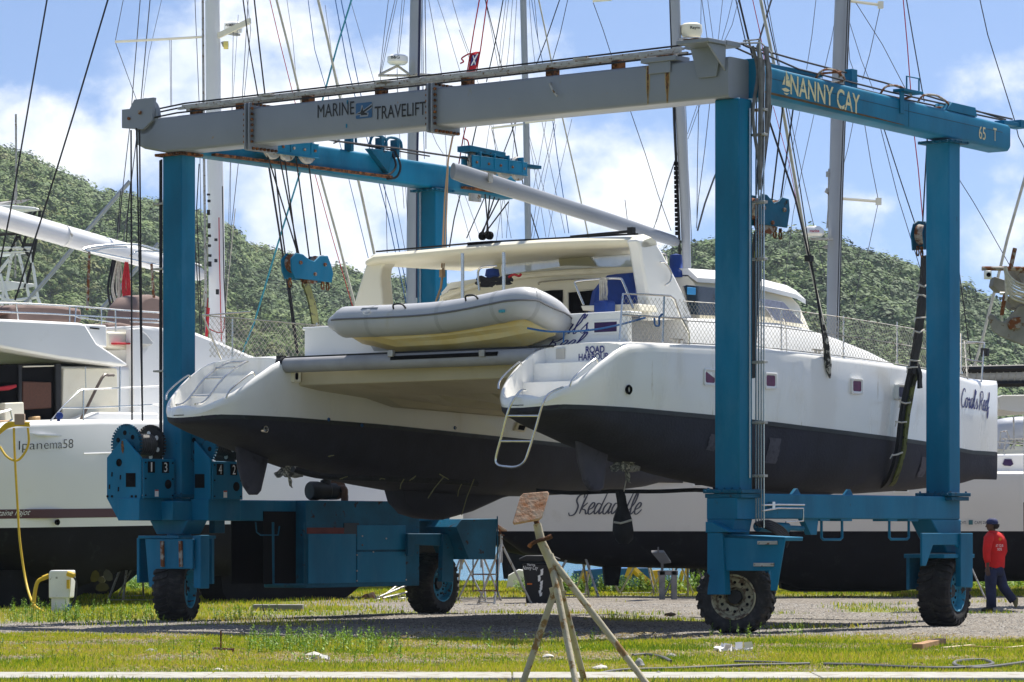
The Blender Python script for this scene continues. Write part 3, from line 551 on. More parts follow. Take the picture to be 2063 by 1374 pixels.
m.bb((2.95, -.08, 7.98), (3.1, .05, 8.28)); m.bb((4.05, -.235, 7.72), (4.16, -.212, 8.05)); m.bb((4.05, -.3, 8.05), (4.6, -.1, 8.09)); m.tube([(4.15, -.28, 8.09), (4.15, -.28, 8.28), (4.5, -.28, 8.28), (4.5, -.28, 8.09)], .015, 6)
m.bb((7.25, -.16, 7.87), (7.95, .02, 7.93)); m.bb((7.72, -.19, 7.86), (7.95, .05, 7.98)); m.build('top_bracket', BLUE, sb, bevel=.005, split=True)
m = MB()
for d, zz in ((.02, .34), (-.1, .12), (.08, .10)): m.tube([(.1, d, 8.28+zz*.2), (1.5, d, pb(1.5)+zz*.75), (4, d, pb(4)+zz*.7), (7.6, d, pb(7.3)+.12)], .014, 6)
m.build('hoist_rope', ROPEB, H_, split=True)
m = MB()
for u0, r in ((1.95, .35), (3.7, .4), (4.75, .42)): m.tube(smooth_path([(u0, -.1, pb(u0)+.02), (u0+.1, -.15, pb(u0)+.14), (u0+r, -.2, pb(u0)+.16), (u0+r*2, -.15, pb(u0)+.06), (u0+r*1.6, 0, pb(u0)+.02)], 4), .018, 6)
m.tube([(2.0, -.15, 8.1), (2.45, -.2, 8.17), (2.5, -.15, 8.1)], .02, 6)
m.build('hose_loop', RUSTY_GREY, H_, split=True)
write(sb, 'NANNY CAY', G.pv(1592, 190, -.212)+Vector((0, 0, 0)), (1, 0, -.06), 1.84, .29, CREAML, 'company_name', lift=.004, bold=.012, nrm=(0, -1, 0))
p = G.pv(1578, 188, -.212)
m = MB(); q = lambda a, b: (p.x+a, -.2165, p.z+b)
m.sheet([q(.06, .34), q(.06, .12), q(.19, .10), q(.15, .22)]); m.sheet([q(.04, .26), q(.04, .13), q(-.03, .12)]); m.sheet([q(-.05, .06), q(.06, .085), q(.17, .055), q(.1, .03), q(.02, .03)]); m.sheet([q(.0, .01), q(.14, .01), q(.08, -.02)])
m.build('sailboat_emblem', CREAML, sb, smooth=0, split=True)
write(sb, '65', G.pv(1972, 279, -.212), (1, 0, -.05), .20, .20, CREAML, 'capacity_figure', nrm=(0, -1, 0), bold=.005)
write(sb, 'T', G.pv(2001, 283, -.212), (1, 0, -.05), .10, .20, CREAML, 'capacity_figure', nrm=(0, -1, 0), bold=.005)
# far (left) side beam with its trolleys
sb2 = side(10.84, .22, LB+2.1, 7.98, 7.86, .45, .42)
m = MB(); m.bb((.5, 10.50, 7.52), (4.9, 10.60, 7.56)); m.bb((LB+.5, 10.50, 7.50), (LB+1.9, 10.60, 7.54)); m.build('trolley_rail', RUST, sb2, split=True)
def trolley(u0, u1, z, ws):
    m = MB(); v = 10.42
    for d in (-.12, .12): m.bb((u0, v+d-.015, z-.14), (u1, v+d+.015, z+.08)); m.bb((u0, v+d-.03, z-.15), (u1, v+d+.03, z-.135)); m.bb((u0, v+d-.03, z+.075), (u1, v+d+.03, z+.09))
    for u in ws: m.bb((u-.05, v-.15, z-.1), (u-.02, v+.15, z+.17))
    t = m.build('trolley', BLUE, H_, bevel=.005)
    for u in ws:
        m = MB(); m.lathe([(.03, -.03), (.2, -.035), (.22, -.02), (.19, 0), (.22, .02), (.2, .035), (.03, .03)], (u, v, z-.02), (0, 1, 0), 20, True); m.build('sheave', GALV, t, split=True)
    m = MB(); bolts(m, [(a, v-.14, z-.03) for a in np.linspace(u0+.1, u1-.1, 5)], (0, -1, 0), .025, .02); m.build('bolt', RUSTY_GREY, t, split=True)
trolley(1.5, 2.75, 7.80, (1.75, 2.1, 2.6)); trolley(LB+.45, LB+2.0, 7.98, (LB+.7, LB+1.1, LB+1.5, LB+1.9))
m = MB(); m.prism([(LB+.4, 10.3, 8.14), (LB+.4, 10.3, 8.24), (LB+1.4, 10.3, 8.20), (LB+1.4, 10.3, 8.1)], (0, .3, 0))
for u in (3.9, 4.7, 5.1): m.bb((u-.04, 10.55, 7.9), (u+.04, 10.7, 8.2)); m.tube(smooth_path([(u-.3, 10.6, 8.05), (u-.2, 10.6, 8.22), (u+.1, 10.6, 8.2), (u+.15, 10.6, 8.05)], 4), .025, 6)
m.prism([(4.3, 10.628, 7.98), (4.9, 10.628, 7.98), (4.8, 10.628, 7.6)], (0, -.12, 0)); m.bb((LB+2, 10.35, 8.0), (LB+2.5, 10.5, 8.06))
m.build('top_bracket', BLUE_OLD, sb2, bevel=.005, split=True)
m = MB(); m.tube([(1.4, 10.5, 8.08), (3.5, 10.55, 8.03), (5, 10.55, 8.05), (LB+.5, 10.45, 8.02), (LB+2.4, 10.42, 8.04)], .018, 6); m.tube([(3.5, 10.62, 8.0), (3.6, 10.6, 8.04), (6, 10.6, 8.0)], .014, 6); m.build('hoist_rope', ROPEB, H_, split=True)
m = MB(); m.tube(smooth_path([(4.95, 10.58, 8.0), (4.98, 10.5, 7.75), (4.85, 10.5, 7.6), (4.7, 10.55, 7.55)], 4), .02, 6); m.tube(smooth_path([(5.05, 10.58, 8.0), (5.1, 10.5, 7.75), (5.0, 10.5, 7.55), (4.8, 10.55, 7.5)], 4), .02, 6); m.build('hose_loop', BLACK, H_, split=True)
# maker's name on the cross beam
def onbeam(px, py): return G.pu(px, py, -.304)
a, b = onbeam(640, 231), onbeam(714, 226); write(cb, 'MARINE', a+Vector((0, 0, -.05)), (0, -1, 0), abs(a.y-b.y), .20, PRINT, 'maker_name', bold=0, nrm=(-1, 0, 0))
a, b = onbeam(755, 236), onbeam(858, 230); write(cb, 'TRAVELIFT', a+Vector((0, 0, -.04)), (0, -1, 0), abs(a.y-b.y), .20, PRINT, 'maker_name', bold=.004, nrm=(-1, 0, 0))
a, b = onbeam(717, 240), onbeam(750, 205); m = MB(); yy = lambda t: a.y+(b.y-a.y)*t; zz = lambda t: a.z+(b.z-a.z)*t; Q = lambda s, t, e=0: (-.308-e, yy(s), zz(t))
m.sheet([Q(.06, .0), Q(.94, .0), Q(1, .06), Q(1, .94), Q(.94, 1), Q(.06, 1), Q(0, .94), Q(0, .06)]); em = m.build('maker_emblem', mat('emblem_blue', (.02, .09, .21), .5), cb, smooth=0)
m = MB(); e = .003; m.sheet([Q(.02, .30, e), Q(.30, .40, e), Q(.42, .75, e), Q(.46, .48, e), Q(.98, .80, e), Q(.98, .68, e), Q(.52, .38, e), Q(.7, .3, e), Q(.72, .2, e), Q(.35, .2, e), Q(.3, .3, e)]); m.build('emblem_stripe', PRINT, em, smooth=0, split=True)
m = MB(); e = .002; m.sheet([Q(.0, .32, e), Q(.3, .48, e), Q(.34, .82, e), Q(.42, .85, e), Q(.48, .55, e), Q(1, .9, e), Q(1, .62, e), Q(.62, .36, e), Q(.8, .32, e), Q(.75, .1, e), Q(.25, .1, e), Q(.28, .25, e), Q(.0, .22, e)]); m.build('emblem_stripe', GREY, em, smooth=0, split=True)
# hydraulic lines down the near right column
m = MB(); 
for i in range(4): m.tube([(.215, -.235-.045*i+.0, 1.5), (.215, -.235-.045*i, 6.6), (.215+.02*i, -.25-.03*i, 8.1)], .012, 6)
m.tube([(.06, -.235, 2.2), (.06, -.235, 7.4)], .012, 6)
m.build('hydraulic_pipe', STEEL, H_, split=True)
m = MB()
for z in (2.25, 3.0, 3.85, 5.3, 6.1, 7.05, 7.4): m.bb((.15, -.42, z-.035), (.24, -.19, z)); 
m.build('pipe_clamp', GALV, H_, bevel=.003, split=True)
m = MB(); r = random.Random(3)
for i in range(9):
    x0 = .1+r.uniform(0, .25); y0 = -.24-r.uniform(0, .12); m.tube(smooth_path([(x0, y0, 8.28), (x0+r.uniform(-.05, .12), y0-.03, 7.9), (x0+r.uniform(-.06, .1), y0-.02, 7.3), (.215, -.3, 6.7-r.uniform(0, .5))], 4), .026, 6)
m.build('hose_bundle', mat('grey_hose', (.16, .16, .165), .7, var=.4, vsc=9), H_, split=True)
m = MB(); m.tube([(.1, -.1, 8.36), (.1, -.38, 8.36), (.1, -.38, 8.1)], .014, 6); m.tube([(.1, .3, 8.36), (.4, -.2, 8.36), (.4, -.38, 8.2)], .014, 6); m.build('hose_guard', GALV, H_, split=True)
m = MB()
for i, (u, v) in enumerate(((-.1, 11.13), (-.06, 11.19), (-.02, 11.25))): m.tube([(u, v, 7.45), (u, v, 3.0), (u, v, 2.5)], .013, 6)
m.build('hydraulic_pipe', ROPEB, H_, split=True)
m = MB()
for z in (6.75, 5.7, 4.05): m.bb((-.13, 11.04, z-.03), (.0, 11.3, z))
m.build('pipe_clamp', GALV, H_, bevel=.003, split=True)
m = MB(); m.tube([(LB-.18, 10.95, 7.5), (LB-.19, 10.95, 2.2)], .01, 5); m.tube([(LB-.18, 10.98, 7.5), (LB-.19, 10.98, 2.2)], .01, 5); m.build('hydraulic_pipe', STEEL, H_, split=True)
# lower beams
m = MB(); m.bb((.22, -.2, 1.63), (5.84, .2, 1.985)); m.prism([(5.0, -.195, 1.632), (5.88, -.195, 1.632), (5.88, -.195, 1.12), (5.45, -.195, 1.12), (5.4, -.195, 1.2)], (0, .39, 0))
lb = m.build('lower_beam', BLUE, H_, bevel=.02)
m = MB()
for u in (2.1, 3.95): 
    m.tube([(u, -.1, 1.64), (u, -.1, 1.36), (u+.05, -.1, 1.33), (u+.5, -.1, 1.33), (u+.55, -.1, 1.36), (u+.55, -.1, 1.64)], .022, 8)
    m.bb((u-.15, -.18, 1.60), (u+.1, .1, 1.632)); m.bb((u+.4, -.18, 1.60), (u+.7, .1, 1.632))
for u in (1.6, 3.0): m.prism([(u-.15, -.02, 1.986), (u+.08, -.02, 1.986), (u, -.02, 2.07), (u-.04, -.02, 2.07)], (0, .05, 0))
m.prism([(1.55, -.15, 1.634), (1.95, -.15, 1.634), (1.9, -.15, 1.4), (1.75, -.15, 1.4)], (0, .1, 0))
m.build('step_loop', BLUE, lb, bevel=.004, split=True)
m = MB(); m.tube([(.3, -.28, 1.74), (.7, -.28, 1.78), (1.35, -.28, 1.78), (1.35, -.28, 1.6), (.9, -.28, 1.58)], .013, 6); m.tube([(.3, -.28, 1.82), (.7, -.28, 1.83), (1.38, -.28, 1.83)], .013, 6); m.bb((.55, -.29, 1.76), (.62, -.21, 1.87)); m.build('hydraulic_pipe', STEEL, H_, split=True)
m = MB()
m.tube([(.45, -.1, 1.52), (1.2, -.1, 1.5)], .075, 14); m.tube([(1.2, -.1, 1.5), (1.6, -.1, 1.49)], .04, 10); m.build('steering_cylinder', BLUE, H_, split=True)
m = MB(); r = random.Random(5)
for i in range(6): m.tube(smooth_path([(.1+i*.03, -.3, 1.62-r.uniform(0, .1)), (.35, -.34-.02*i, 1.6-.03*i), (.7, -.36, 1.5-.03*i), (.95, -.3, 1.36), (.95, -.25, 1.22)], 4), .02, 6)
m.build('hose_bundle', BLACK, H_, split=True)
# near right foot
m = MB(); m.bb((-.26, -.24, 1.62), (.2, .28, 1.92)); m.prism([(-.26, -.2, 1.62), (-.26, .28, 1.62), (-.26, .17, 1.3), (-.26, -.12, 1.3)], (.44, 0, 0)); m.disc((0, 0, 1.2), (0, 0, 1), .2, .12, 20); m.build('foot', BLUE, H_, bevel=.01)
# wheels
def wheel(c, deg, rimmat, name='wheel'):
    """deg: axle direction in the hoist frame; outer face towards +axle"""
    c = Vector(c); ax = Vector((math.cos(R_(deg)), math.sin(R_(deg)), 0)); tx = Vector((0, 0, 1)).cross(ax); Rt, wd = .545, .25
    m = MB(); pr = [(.30, -.19), (.33, -.225), (.42, -wd), (.47, -wd+.01), (.505, -.2), (.512, -.1), (.515, 0), (.512, .1), (.505, .2), (.47, wd-.01), (.42, wd), (.33, .225), (.30, .19)]
    m.lathe(pr, c, ax, 48, True)
    nb = 26
    for i in range(nb):
        for sgn in (-1, 1):
            a0 = 2*math.pi*(i+(.5 if sgn > 0 else 0))/nb; pts = []
            for r0, r1, w0, w1, da in ((.50, Rt, .012, .14, 0), (.49, .538, .14, .252, .10)):
                for (w, dd) in ((w0, 0), (w1, .10)):
                    pass
            vv = []
            for w, sh, rt, rb in ((.008, 0, Rt, .5), (.13, .09, Rt, .5), (.215, .10, Rt-.005, .49), (.262, .11, Rt-.05, .44)):
                for da in (0, .115):
                    a = a0+sh+da
                    for rr in (rb, rt): vv.append(c+ax*(sgn*w)+(tx*math.cos(a)+Vector((0, 0, 1))*math.sin(a))*rr)
            fs = []
            for k in range(3):
                o = k*4; fs += [(o+1, o+5, o+7, o+3), (o, o+1, o+5, o+4)[::-1], (o+2, o+3, o+7, o+6)]
            fs += [(0, 1, 3, 2), (12, 13, 15, 14)]; m.add(vv, fs)
    w = m.build(name, TYRE, H_, smooth=40); w.name = name
    m = MB(); m.lathe([(.30, .19), (.32, .235), (.30, .235), (.275, .18), (.26, .12), (.14, .10), (.13, .03), (.02, .03), (.02, 0), (.25, 0), (.30, -.19)], c, ax, 40, False)
    rm = m.build('rim', rimmat, w, smooth=40)
    m = MB()
    for i in range(12): a = i*math.pi/6; q = c+(tx*math.cos(a)+Vector((0, 0, 1))*math.sin(a))*.205+ax*.108; m.disc(q, ax, .022, .012, 10)
    m.build('bolt_hole', DARK, rm, split=True)
    m = MB(); m.disc(c, ax, .10, .15, 20); m.build('hub', BLACK, rm, bevel=.01)
    return w
CREAMR = mat('cream_rim', (.34, .31, .20), .6, var=.3, vsc=8, dirt=(.12, .08, .05), damt=.4, dsc=12)
BLUER = mat('blue_rim', (.02, .26, .42), .55, var=.3, vsc=8, dirt=(.06, .05, .04), damt=.3, dsc=12)
wheel((-.05, -.08, .53), 205, CREAMR); wheel((5.66, -.02, .53), 280, BLUER); wheel((-.05, 10.84, .53), 297, BLUER); wheel((LB, 10.84, .53), 278, BLUER)
# forks: near right (turned sideways)
f = MB(); A = lambda px, py, u: G.pu(px, py, u)
P = [(1425, 1052), (1440, 1055), (1470, 1078), (1580, 1082), (1562, 1188), (1552, 1190), (1553, 1150), (1460, 1150), (1460, 1198), (1424, 1198)]
f.prism([A(x, y, -.42) for x, y in [(1425, 1072), (1455, 1074), (1461, 1198), (1424, 1198)]], (.14, 0, 0))
f.prism([A(x, y, -.38) for x, y in [(1455, 1076), (1582, 1082), (1564, 1190), (1552, 1190), (1553, 1150), (1459, 1150)]], (.03, 0, 0))
f.prism([A(x, y, -.38) for x, y in [(1455, 1076), (1582, 1082), (1581, 1090), (1455, 1084)]], (.45, 0, 0)); f.prism([A(x, y, -.43) for x, y in [(1421, 1051), (1435, 1052), (1470, 1072), (1421, 1073)]], (.5, 0, 0))
f.bb((.32, -.38, .55), (.38, .3, 1.38))
fk = f.build('wheel_fork', BLUE, H_, bevel=.008)
f = MB(); 
for (x0, x1, y) in ((1528, 1567, 1094), (1520, 1560, 1138)): f.prism([A(x0, y-4, -.384), (A(x1, y-4, -.384)), A(x1, y+3, -.384), A(x0, y+3, -.384)], (-.03, 0, 0))
f.build('tread_plate', GALV, fk, bevel=.003, split=True)
# far right fork
f = MB(); f.prism([(5.1, -.42, 1.12), (6.25, -.42, 1.12), (6.25, -.42, .42), (6.02, -.42, .42), (6.02, -.42, .80), (5.9, -.42, .93), (5.42, -.42, .93), (5.32, -.42, .8), (5.1, -.42, .5)], (0, .05, 0))
f = MB(); B_ = lambda px, py, v: G.pv(px, py, v)
f.prism([B_(x, y, -.40) for x, y in [(1936, 1074), (1960, 1074), (1960, 1184), (1936, 1182)]], (0, .10, 0))
f.prism([B_(x, y, -.36) for x, y in [(1858, 1074), (1936, 1074), (1936, 1110), (1925, 1098), (1880, 1098), (1866, 1140), (1858, 1140)]], (0, .04, 0))
f.bb((5.1, -.36, 1.04), (6.0, .36, 1.10)); f.bb((5.2, .32, .55), (6.0, .38, 1.05))
f.build('wheel_fork', BLUE, H_, bevel=.008)
# near left fork and winch house
f = MB(); f.prism([A(x, y, -.52) for x, y in [(292, 1086), (388, 1086), (388, 1146), (317, 1146), (317, 1182), (300, 1182)]], (.05, 0, 0))
f.prism([A(x, y, -.45) for x, y in [(388, 1080), (404, 1078), (404, 1186), (390, 1184)]], (.2, 0, 0)); f.bb((-.47, 10.4, 1.33), (.4, 11.3, 1.38)); f.bb((.3, 10.4, .6), (.36, 11.3, 1.35)); f.bb((-.46, 11.28, .62), (.3, 11.34, 1.34))
fk = f.build('wheel_fork', BLUE, H_, bevel=.008)
f = MB()
for x in (328, 365): f.prism([A(x-3, 1090, -.525), A(x+3, 1090, -.525), A(x+4, 1142, -.525), A(x-2, 1142, -.525)], (-.03, 0, 0))
f.build('tread_plate', RUSTY_GREY, fk, bevel=.003, split=True)
f = MB(); f.prism([(-.2, 10.45, 1.62), (-.2, 11.3, 1.62), (-.2, 11.15, 1.40), (-.2, 10.6, 1.40)], (.45, 0, 0)); f.disc((0, 10.84, 1.3), (0, 0, 1), .2, .12, 20); f.build('foot', BLUE, H_, bevel=.01)
# lower left beam
m = MB(); m.bb((.2, 10.64, 1.62), (LB+.25, 11.04, 1.96)); m.bb((-.5, 10.5, 1.62), (.25, 11.45, 1.93)); m.build('lower_beam', BLUE, H_, bevel=.02)
m = MB(); m.prism([B_(x, y, 10.5) for x, y in [(432, 1018), (453, 1018), (453, 1074), (432, 1074)]], (0, .12, 0)); m.build('valve_box', BLUE_OLD, H_, bevel=.006); m = MB(); m.tube([B_(x, y, 10.45) for x, y in [(515, 1052), (517, 1072), (525, 1078), (560, 1078), (563, 1060)]], .012, 6); m.build('hanger_hook', BLUE_OLD, H_)
for k, (xs, dx) in enumerate(((215, 0), (390, 1))):
    if k == 0:
        sidep = [(215, 922), (247, 884), (252, 884), (284, 922), (284, 996), (272, 1048), (238, 1048), (215, 1004)]; face = [(285, 924), (337, 925), (337, 1004), (285, 1004)]; u0 = -.97
        cu, cv = -.25, 11.5
    else:
        sidep = [(391, 888), (396, 894), (424, 926), (424, 1000), (415, 1044), (391, 1044)]; face = [(424, 929), (474, 930), (474, 1006), (424, 1006)]; u0 = -.02
    m = MB(); m.prism([A(x, y, u0) for x, y in sidep], (.035, 0, 0)); hs = m.build('winch_housing', BLUE, H_, bevel=.008)
    p0 = A(face[0][0], face[0][1], u0); m = MB(); L_ = .72
    v_ = p0.y; zt, zb = p0.z, A(face[3][0], face[3][1], u0).z
    m.bb((u0+.036, v_-.02, zb), (u0+L_, v_+.02, zt)); m.bb((u0+.036, v_, zb), (u0+L_, v_+.5, zb+.04)); m.bb((u0+L_, v_, zb), (u0+L_+.03, v_+.55, zt)); 
    fc = m.build('front_panel', BLUE, hs, bevel=.006)
    m = MB(); m.bb((u0-.03, v_+.02, 1.62), (u0+L_, v_+.5, zb+.001)); m.build('housing_base', BLUE, hs, bevel=.01)
    m = MB(); bolts(m, [(u0+a, v_-.02, z) for a in (.07, L_-.04) for z in (zb+.05, (zb+zt)/2, zt-.06)], (0, -1, 0), .014, .012); m.build('bolt', DARK, fc, split=True)
    for j, ch in enumerate(('13', '42')[k]):
        x = u0+.12+j*.32; m = MB(); m.bb((x, v_-.024, zt-.22), (x+.16, v_-.0205, zt-.04)); pl = m.build('number_plate', DARK, fc, smooth=0)
        write(pl, ch, (x+(.065 if ch == '1' else .045), v_-.024, zt-.205), (1, 0, 0), .03 if ch == '1' else .07, .15, WHITEP, 'figure', nrm=(0, -1, 0), lift=.003)
    m = MB(); m.disc((u0+.58, v_-.018, zt-.40), (0, -1, 0), .075, .006, 20); m.build('round_port', DARK, fc)
    m = MB(); m.bb((u0+.28, v_-.023, zb+.03), (u0+.36, v_-.0205, zb+.14)); m.build('warning_label', WHITEP, fc, smooth=0, split=True)
    m = MB(); m.bb((u0+.28, v_-.0245, zb+.12), (u0+.36, v_-.0232, zb+.14)); m.build('warning_band', mat('label_red', (.4, .02, .01), .6), fc, smooth=0)
    # drum behind the housing with toothed flanges
    dc = A(252 if k == 0 else 405, 893, u0+.06); m = MB()
    for t, uu in enumerate((u0+.08, u0+.62)):
        m = MB(); m.lathe([(.02, 0), (.30, 0), (.30, .03), (.02, .03)], (uu, dc.y, dc.z-.02), (1, 0, 0), 40); 
        for q in range(40): a = q*math.pi/20; m.box((uu+.015, dc.y+.315*math.cos(a), dc.z-.02+.315*math.sin(a)), (.05, .03, .03), Matrix.Rotation(a, 3, 'X'))
        fl = m.build('drum_flange', BLUE_OLD if t == 0 else BLACK, hs, smooth=40)
        m = MB()
        for q in range(6): a = q*math.pi/3+.4; m.disc((uu-.002, dc.y+.19*math.cos(a), dc.z-.02+.19*math.sin(a)), (-1, 0, 0), .04, .004, 14)
        m.build('drum_hole', GEL if t else DARK, fl, split=True)
    m = MB(); m.lathe([(.17+.01*(i % 2), .10+i*.025) for i in range(20)], (u0+.05, dc.y, dc.z-.02), (1, 0, 0), 30); m.build('rope_drum', mat('wound_rope', (.07, .065, .06), .6, var=.3, vsc=20), hs)
    if k == 0:
        m = MB(); m.disc(A(240, 932, u0-.001), (-1, 0, 0), .062, .006, 20); m.prism([A(x, y, u0-.001) for x, y in [(254, 953), (273, 953), (273, 981), (254, 981)]], (-.006, 0, 0)); m.build('round_port', DARK, hs, split=True)
        m = MB(); [m.prism([A(x-1.2, y-4, u0-.001), A(x+1.2, y-4, u0-.001), A(x+.8, y+5, u0-.001), A(x-1.8, y+5, u0-.001)], (-.005, 0, 0)) for x, y in ((226, 955), (243, 961), (221, 980), (239, 985))]; bolts(m, [A(x, 1000, u0) for x in (217, 226, 266, 274)], (-1, 0, 0), .022, .012); m.build('slot', DARK, hs, smooth=0, split=True)
        m = MB(); m.prism([A(x, y, u0-.001) for x, y in [(245, 888), (248, 888), (250, 905), (248, 914), (245, 908), (244, 896)]], (-.004, 0, 0)); m.build('rust_run', RUSTRUN, hs, smooth=0)
    else:
        m = MB(); m.prism([A(x, y, u0-.001) for x, y in [(393, 955), (412, 955), (412, 983), (393, 983)]], (-.006, 0, 0)); m.build('round_port', DARK, hs)
# hoist ropes falling from the head pulley to the drums
m = MB()
for (x0, y0, x1, y1, dd) in ((264, 262, 266, 846, 53.4), (275, 258, 287, 848, 53.6), (281, 262, 287, 840, 53.7)): m.tube([G.pd(x0, y0, dd), G.pd(x1, y1, dd)], .014, 6)
m.build('hoist_rope', ROPEB, H_, split=True)
# engine cabinet slung on the left lower beam
cv = 10.42
def cabp(px, py): return G.pv(px, py, cv)
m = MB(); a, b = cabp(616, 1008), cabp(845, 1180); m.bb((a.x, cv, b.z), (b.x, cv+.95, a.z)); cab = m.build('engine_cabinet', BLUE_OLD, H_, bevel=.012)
m = MB(); 
for (x0, y0, x1, y1) in ((620, 1076, 716, 1174), (718, 1058, 816, 1107), (718, 1112, 816, 1172)): p, q = cabp(x0, y0), cabp(x1, y1); m.bb((p.x, cv-.018, q.z), (q.x, cv-.001, p.z))
d = m.build('access_door', BLUE, cab, bevel=.004)
m = MB()
for (x, y) in ((717, 1118), (717, 1150), (717, 1170), (750, 1112), (816, 1118), (816, 1168), (728, 1080), (728, 1098), (776, 1085)): p = cabp(x, y); m.disc((p.x, cv-.018, p.z), (0, -1, 0), .014, .014, 8)
m.build('latch', GALV, d, split=True)
m = MB(); p, q = cabp(618, 1063), cabp(716, 1075); m.bb((p.x, cv-.012, q.z), (q.x, cv-.001, p.z)); m.build('red_strip', mat('faded_red', (.14, .025, .02), .7, var=.4, vsc=4), cab)
m = MB(); [m.tube([cabp(x, y) for x, y in q], .022, 6) for q in ([(550, 1052), (551, 1177), (616, 1178)], [(612, 1052), (612, 1176)])]; m.build('cabinet_frame', BLUE_OLD, cab, split=True)
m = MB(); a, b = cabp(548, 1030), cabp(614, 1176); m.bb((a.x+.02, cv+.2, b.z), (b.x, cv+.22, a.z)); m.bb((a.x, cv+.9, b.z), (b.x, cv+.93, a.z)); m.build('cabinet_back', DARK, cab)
m = MB(); p, q = cabp(700, 1056), cabp(722, 1066); m.bb((p.x-.1, cv-.014, q.z-.12), (q.x, cv-.002, p.z+.02)); m.build('oil_stain', mat('oil_stain', (.01, .02, .03), .5), cab)
# air cleaner and exhaust on top
zc = cabp(616, 1008).z; p = cabp(672, 990)
m = MB(); ax = Vector((1, -.25, 0)); m.lathe([(.01, -.28), (.14, -.27), (.16, -.24), (.16, -.1), (.15, -.08), (.15, .1), (.13, .12), (.13, .26), (.01, .28)], (p.x, cv+.25, zc+.165), ax, 24)
m.lathe([(.09, 0), (.09, .08), (.05, .1), (.05, .16), (.15, .17), (.155, .2), (.05, .215), (.001, .215)], (p.x+.05, cv+.22, zc+.26), (0, 0, 1), 24); m.tube(smooth_path([(p.x+.22, cv+.2, zc+.2), (p.x+.42, cv+.18, zc+.19), (p.x+.5, cv+.18, zc+.1), (p.x+.5, cv+.18, zc-.02)], 5), .05, 10)
m.build('air_cleaner', BLACK, cab)
p = cabp(706, 985); m = MB(); m.lathe([(.01, -.02), (.17, 0), (.18, .04), (.18, .3), (.01, .32)], (p.x, cv+.3, zc+.2), (.4, .9, 0), 24); m.tube(smooth_path([(p.x-.02, cv+.2, zc+.22), (p.x-.03, cv+.1, zc+.18), (p.x-.03, cv+.12, zc-.02)], 5), .055, 10); m.lathe([(.1, 0), (.14, .02), (.14, .12), (.1, .14)], (p.x-.05, cv+.35, zc+.33), (.4, .9, 0), 20); m.build('muffler', mat('hot_rust', (.13, .065, .04), .7, var=.4, vsc=8), cab)
# far left fork + operator step box
f = MB(); f.prism([B_(x, y, 10.3) for x, y in [(822, 1075), (893, 1075), (914, 1075), (914, 1172), (890, 1172), (888, 1100), (838, 1097), (832, 1120), (822, 1120)]], (0, .06, 0)); f.prism([B_(x, y, 10.25) for x, y in [(893, 1077), (914, 1077), (914, 1172), (890, 1172)]], (0, .1, 0)); f.bb((LB-.62, 10.36, 1.20), (LB+.62, 11.3, 1.28)); f.bb((LB-.3, 10.6, 1.28), (LB+.3, 11.1, 1.63)); f.build('wheel_fork', BLUE_OLD, H_, bevel=.01)
f = MB(); f.prism([B_(x, y, 10.0) for x, y in [(954, 1046), (1002, 1045), (998, 1127), (945, 1127), (940, 1115), (919, 1062), (930, 1046)]], (0, .7, 0)); sbx = f.build('operator_step_box', BLUE_OLD, H_, bevel=.008)
f = MB()
for x in (953, 1000): f.tube([B_(x, 1127, 10.0), B_(x, 1192, 10.0)], .012, 6)
for y in (1157, 1190): f.tube([B_(953, y, 10.0), B_(1000, y, 10.0)], .014, 6)
f.build('step_rail', RUSTY_GREY, sbx, split=True); f = MB(); f.tube([B_(1002, 1040, 10.0), B_(1003, 1200, 10.0)], .012, 6); f.build('handrail', BLUE_OLD, sbx)
# sling blocks hanging in the ropes: things of their own
def sling_block(pts, plane, val, label, ropes, shackles, holes, th=.05, blockmat=BLUE):
    pf = (lambda x, y: G.pu(x, y, val)) if plane == 'u' else (lambda x, y: G.pv(x, y, val))
    n = Vector((1, 0, 0)) if plane == 'u' else Vector((0, 1, 0)); P = [pf(*q) for q in pts]; c = sum(P, Vector())/len(P)
    t = G.root('sling_block', c, label, 'lifting block', 'sling blocks hung from the side beams'); m = MB()
    m.prism([q-n*.12 for q in P], n*.03); m.prism([q+n*.09 for q in P], n*.03); m.build('cheek_plate', blockmat, t, bevel=.01)
    m = MB()
    for (x, y) in holes: q = pf(x, y); m.lathe([(.02, -.085), (.16, -.085), (.14, 0), (.16, .085), (.02, .085)], q, n, 20, True); m.disc(q-n*.12, -n, .03, .03, 8)
    m.build('sheave', RUSTY_GREY, t, split=True)
    m = MB()
    for (x, y) in shackles: q = pf(x, y); m.tube([q+Vector((0, 0, .1)), q+Vector((0, 0, .05))], .025, 8); m.tube([q+Vector((math.cos(a)*.035*(1 if plane == 'v' else 0), math.cos(a)*.035*(0 if plane == 'v' else 1), math.sin(a)*.055)) for a in np.linspace(0, 6.28, 13)], .013, 6)
    m.build('shackle', RUST, t, split=True)
    for r in ropes: m = MB(); m.tube([pf(*r[:2]), pf(*r[2:4])], .013, 6); m.build('rope', ROPEB, t)
    return t
left_poly = [(576, 522), (586, 510), (600, 513), (612, 523), (623, 527), (634, 516), (650, 516), (657, 535), (661, 552), (658, 570), (610, 564), (583, 561), (577, 545)]
sling_block(left_poly, 'v', 10.42, 'clean bright blue sling block hanging left of the white arch', [(535, 300, 600, 512), (560, 300, 602, 512), (570, 292, 598, 510), (594, 300, 624, 526), (618, 300, 646, 514)], [(584, 572), (612, 573), (620, 573), (650, 576), (660, 578)], [(594, 530), (643, 534), (623, 553)])
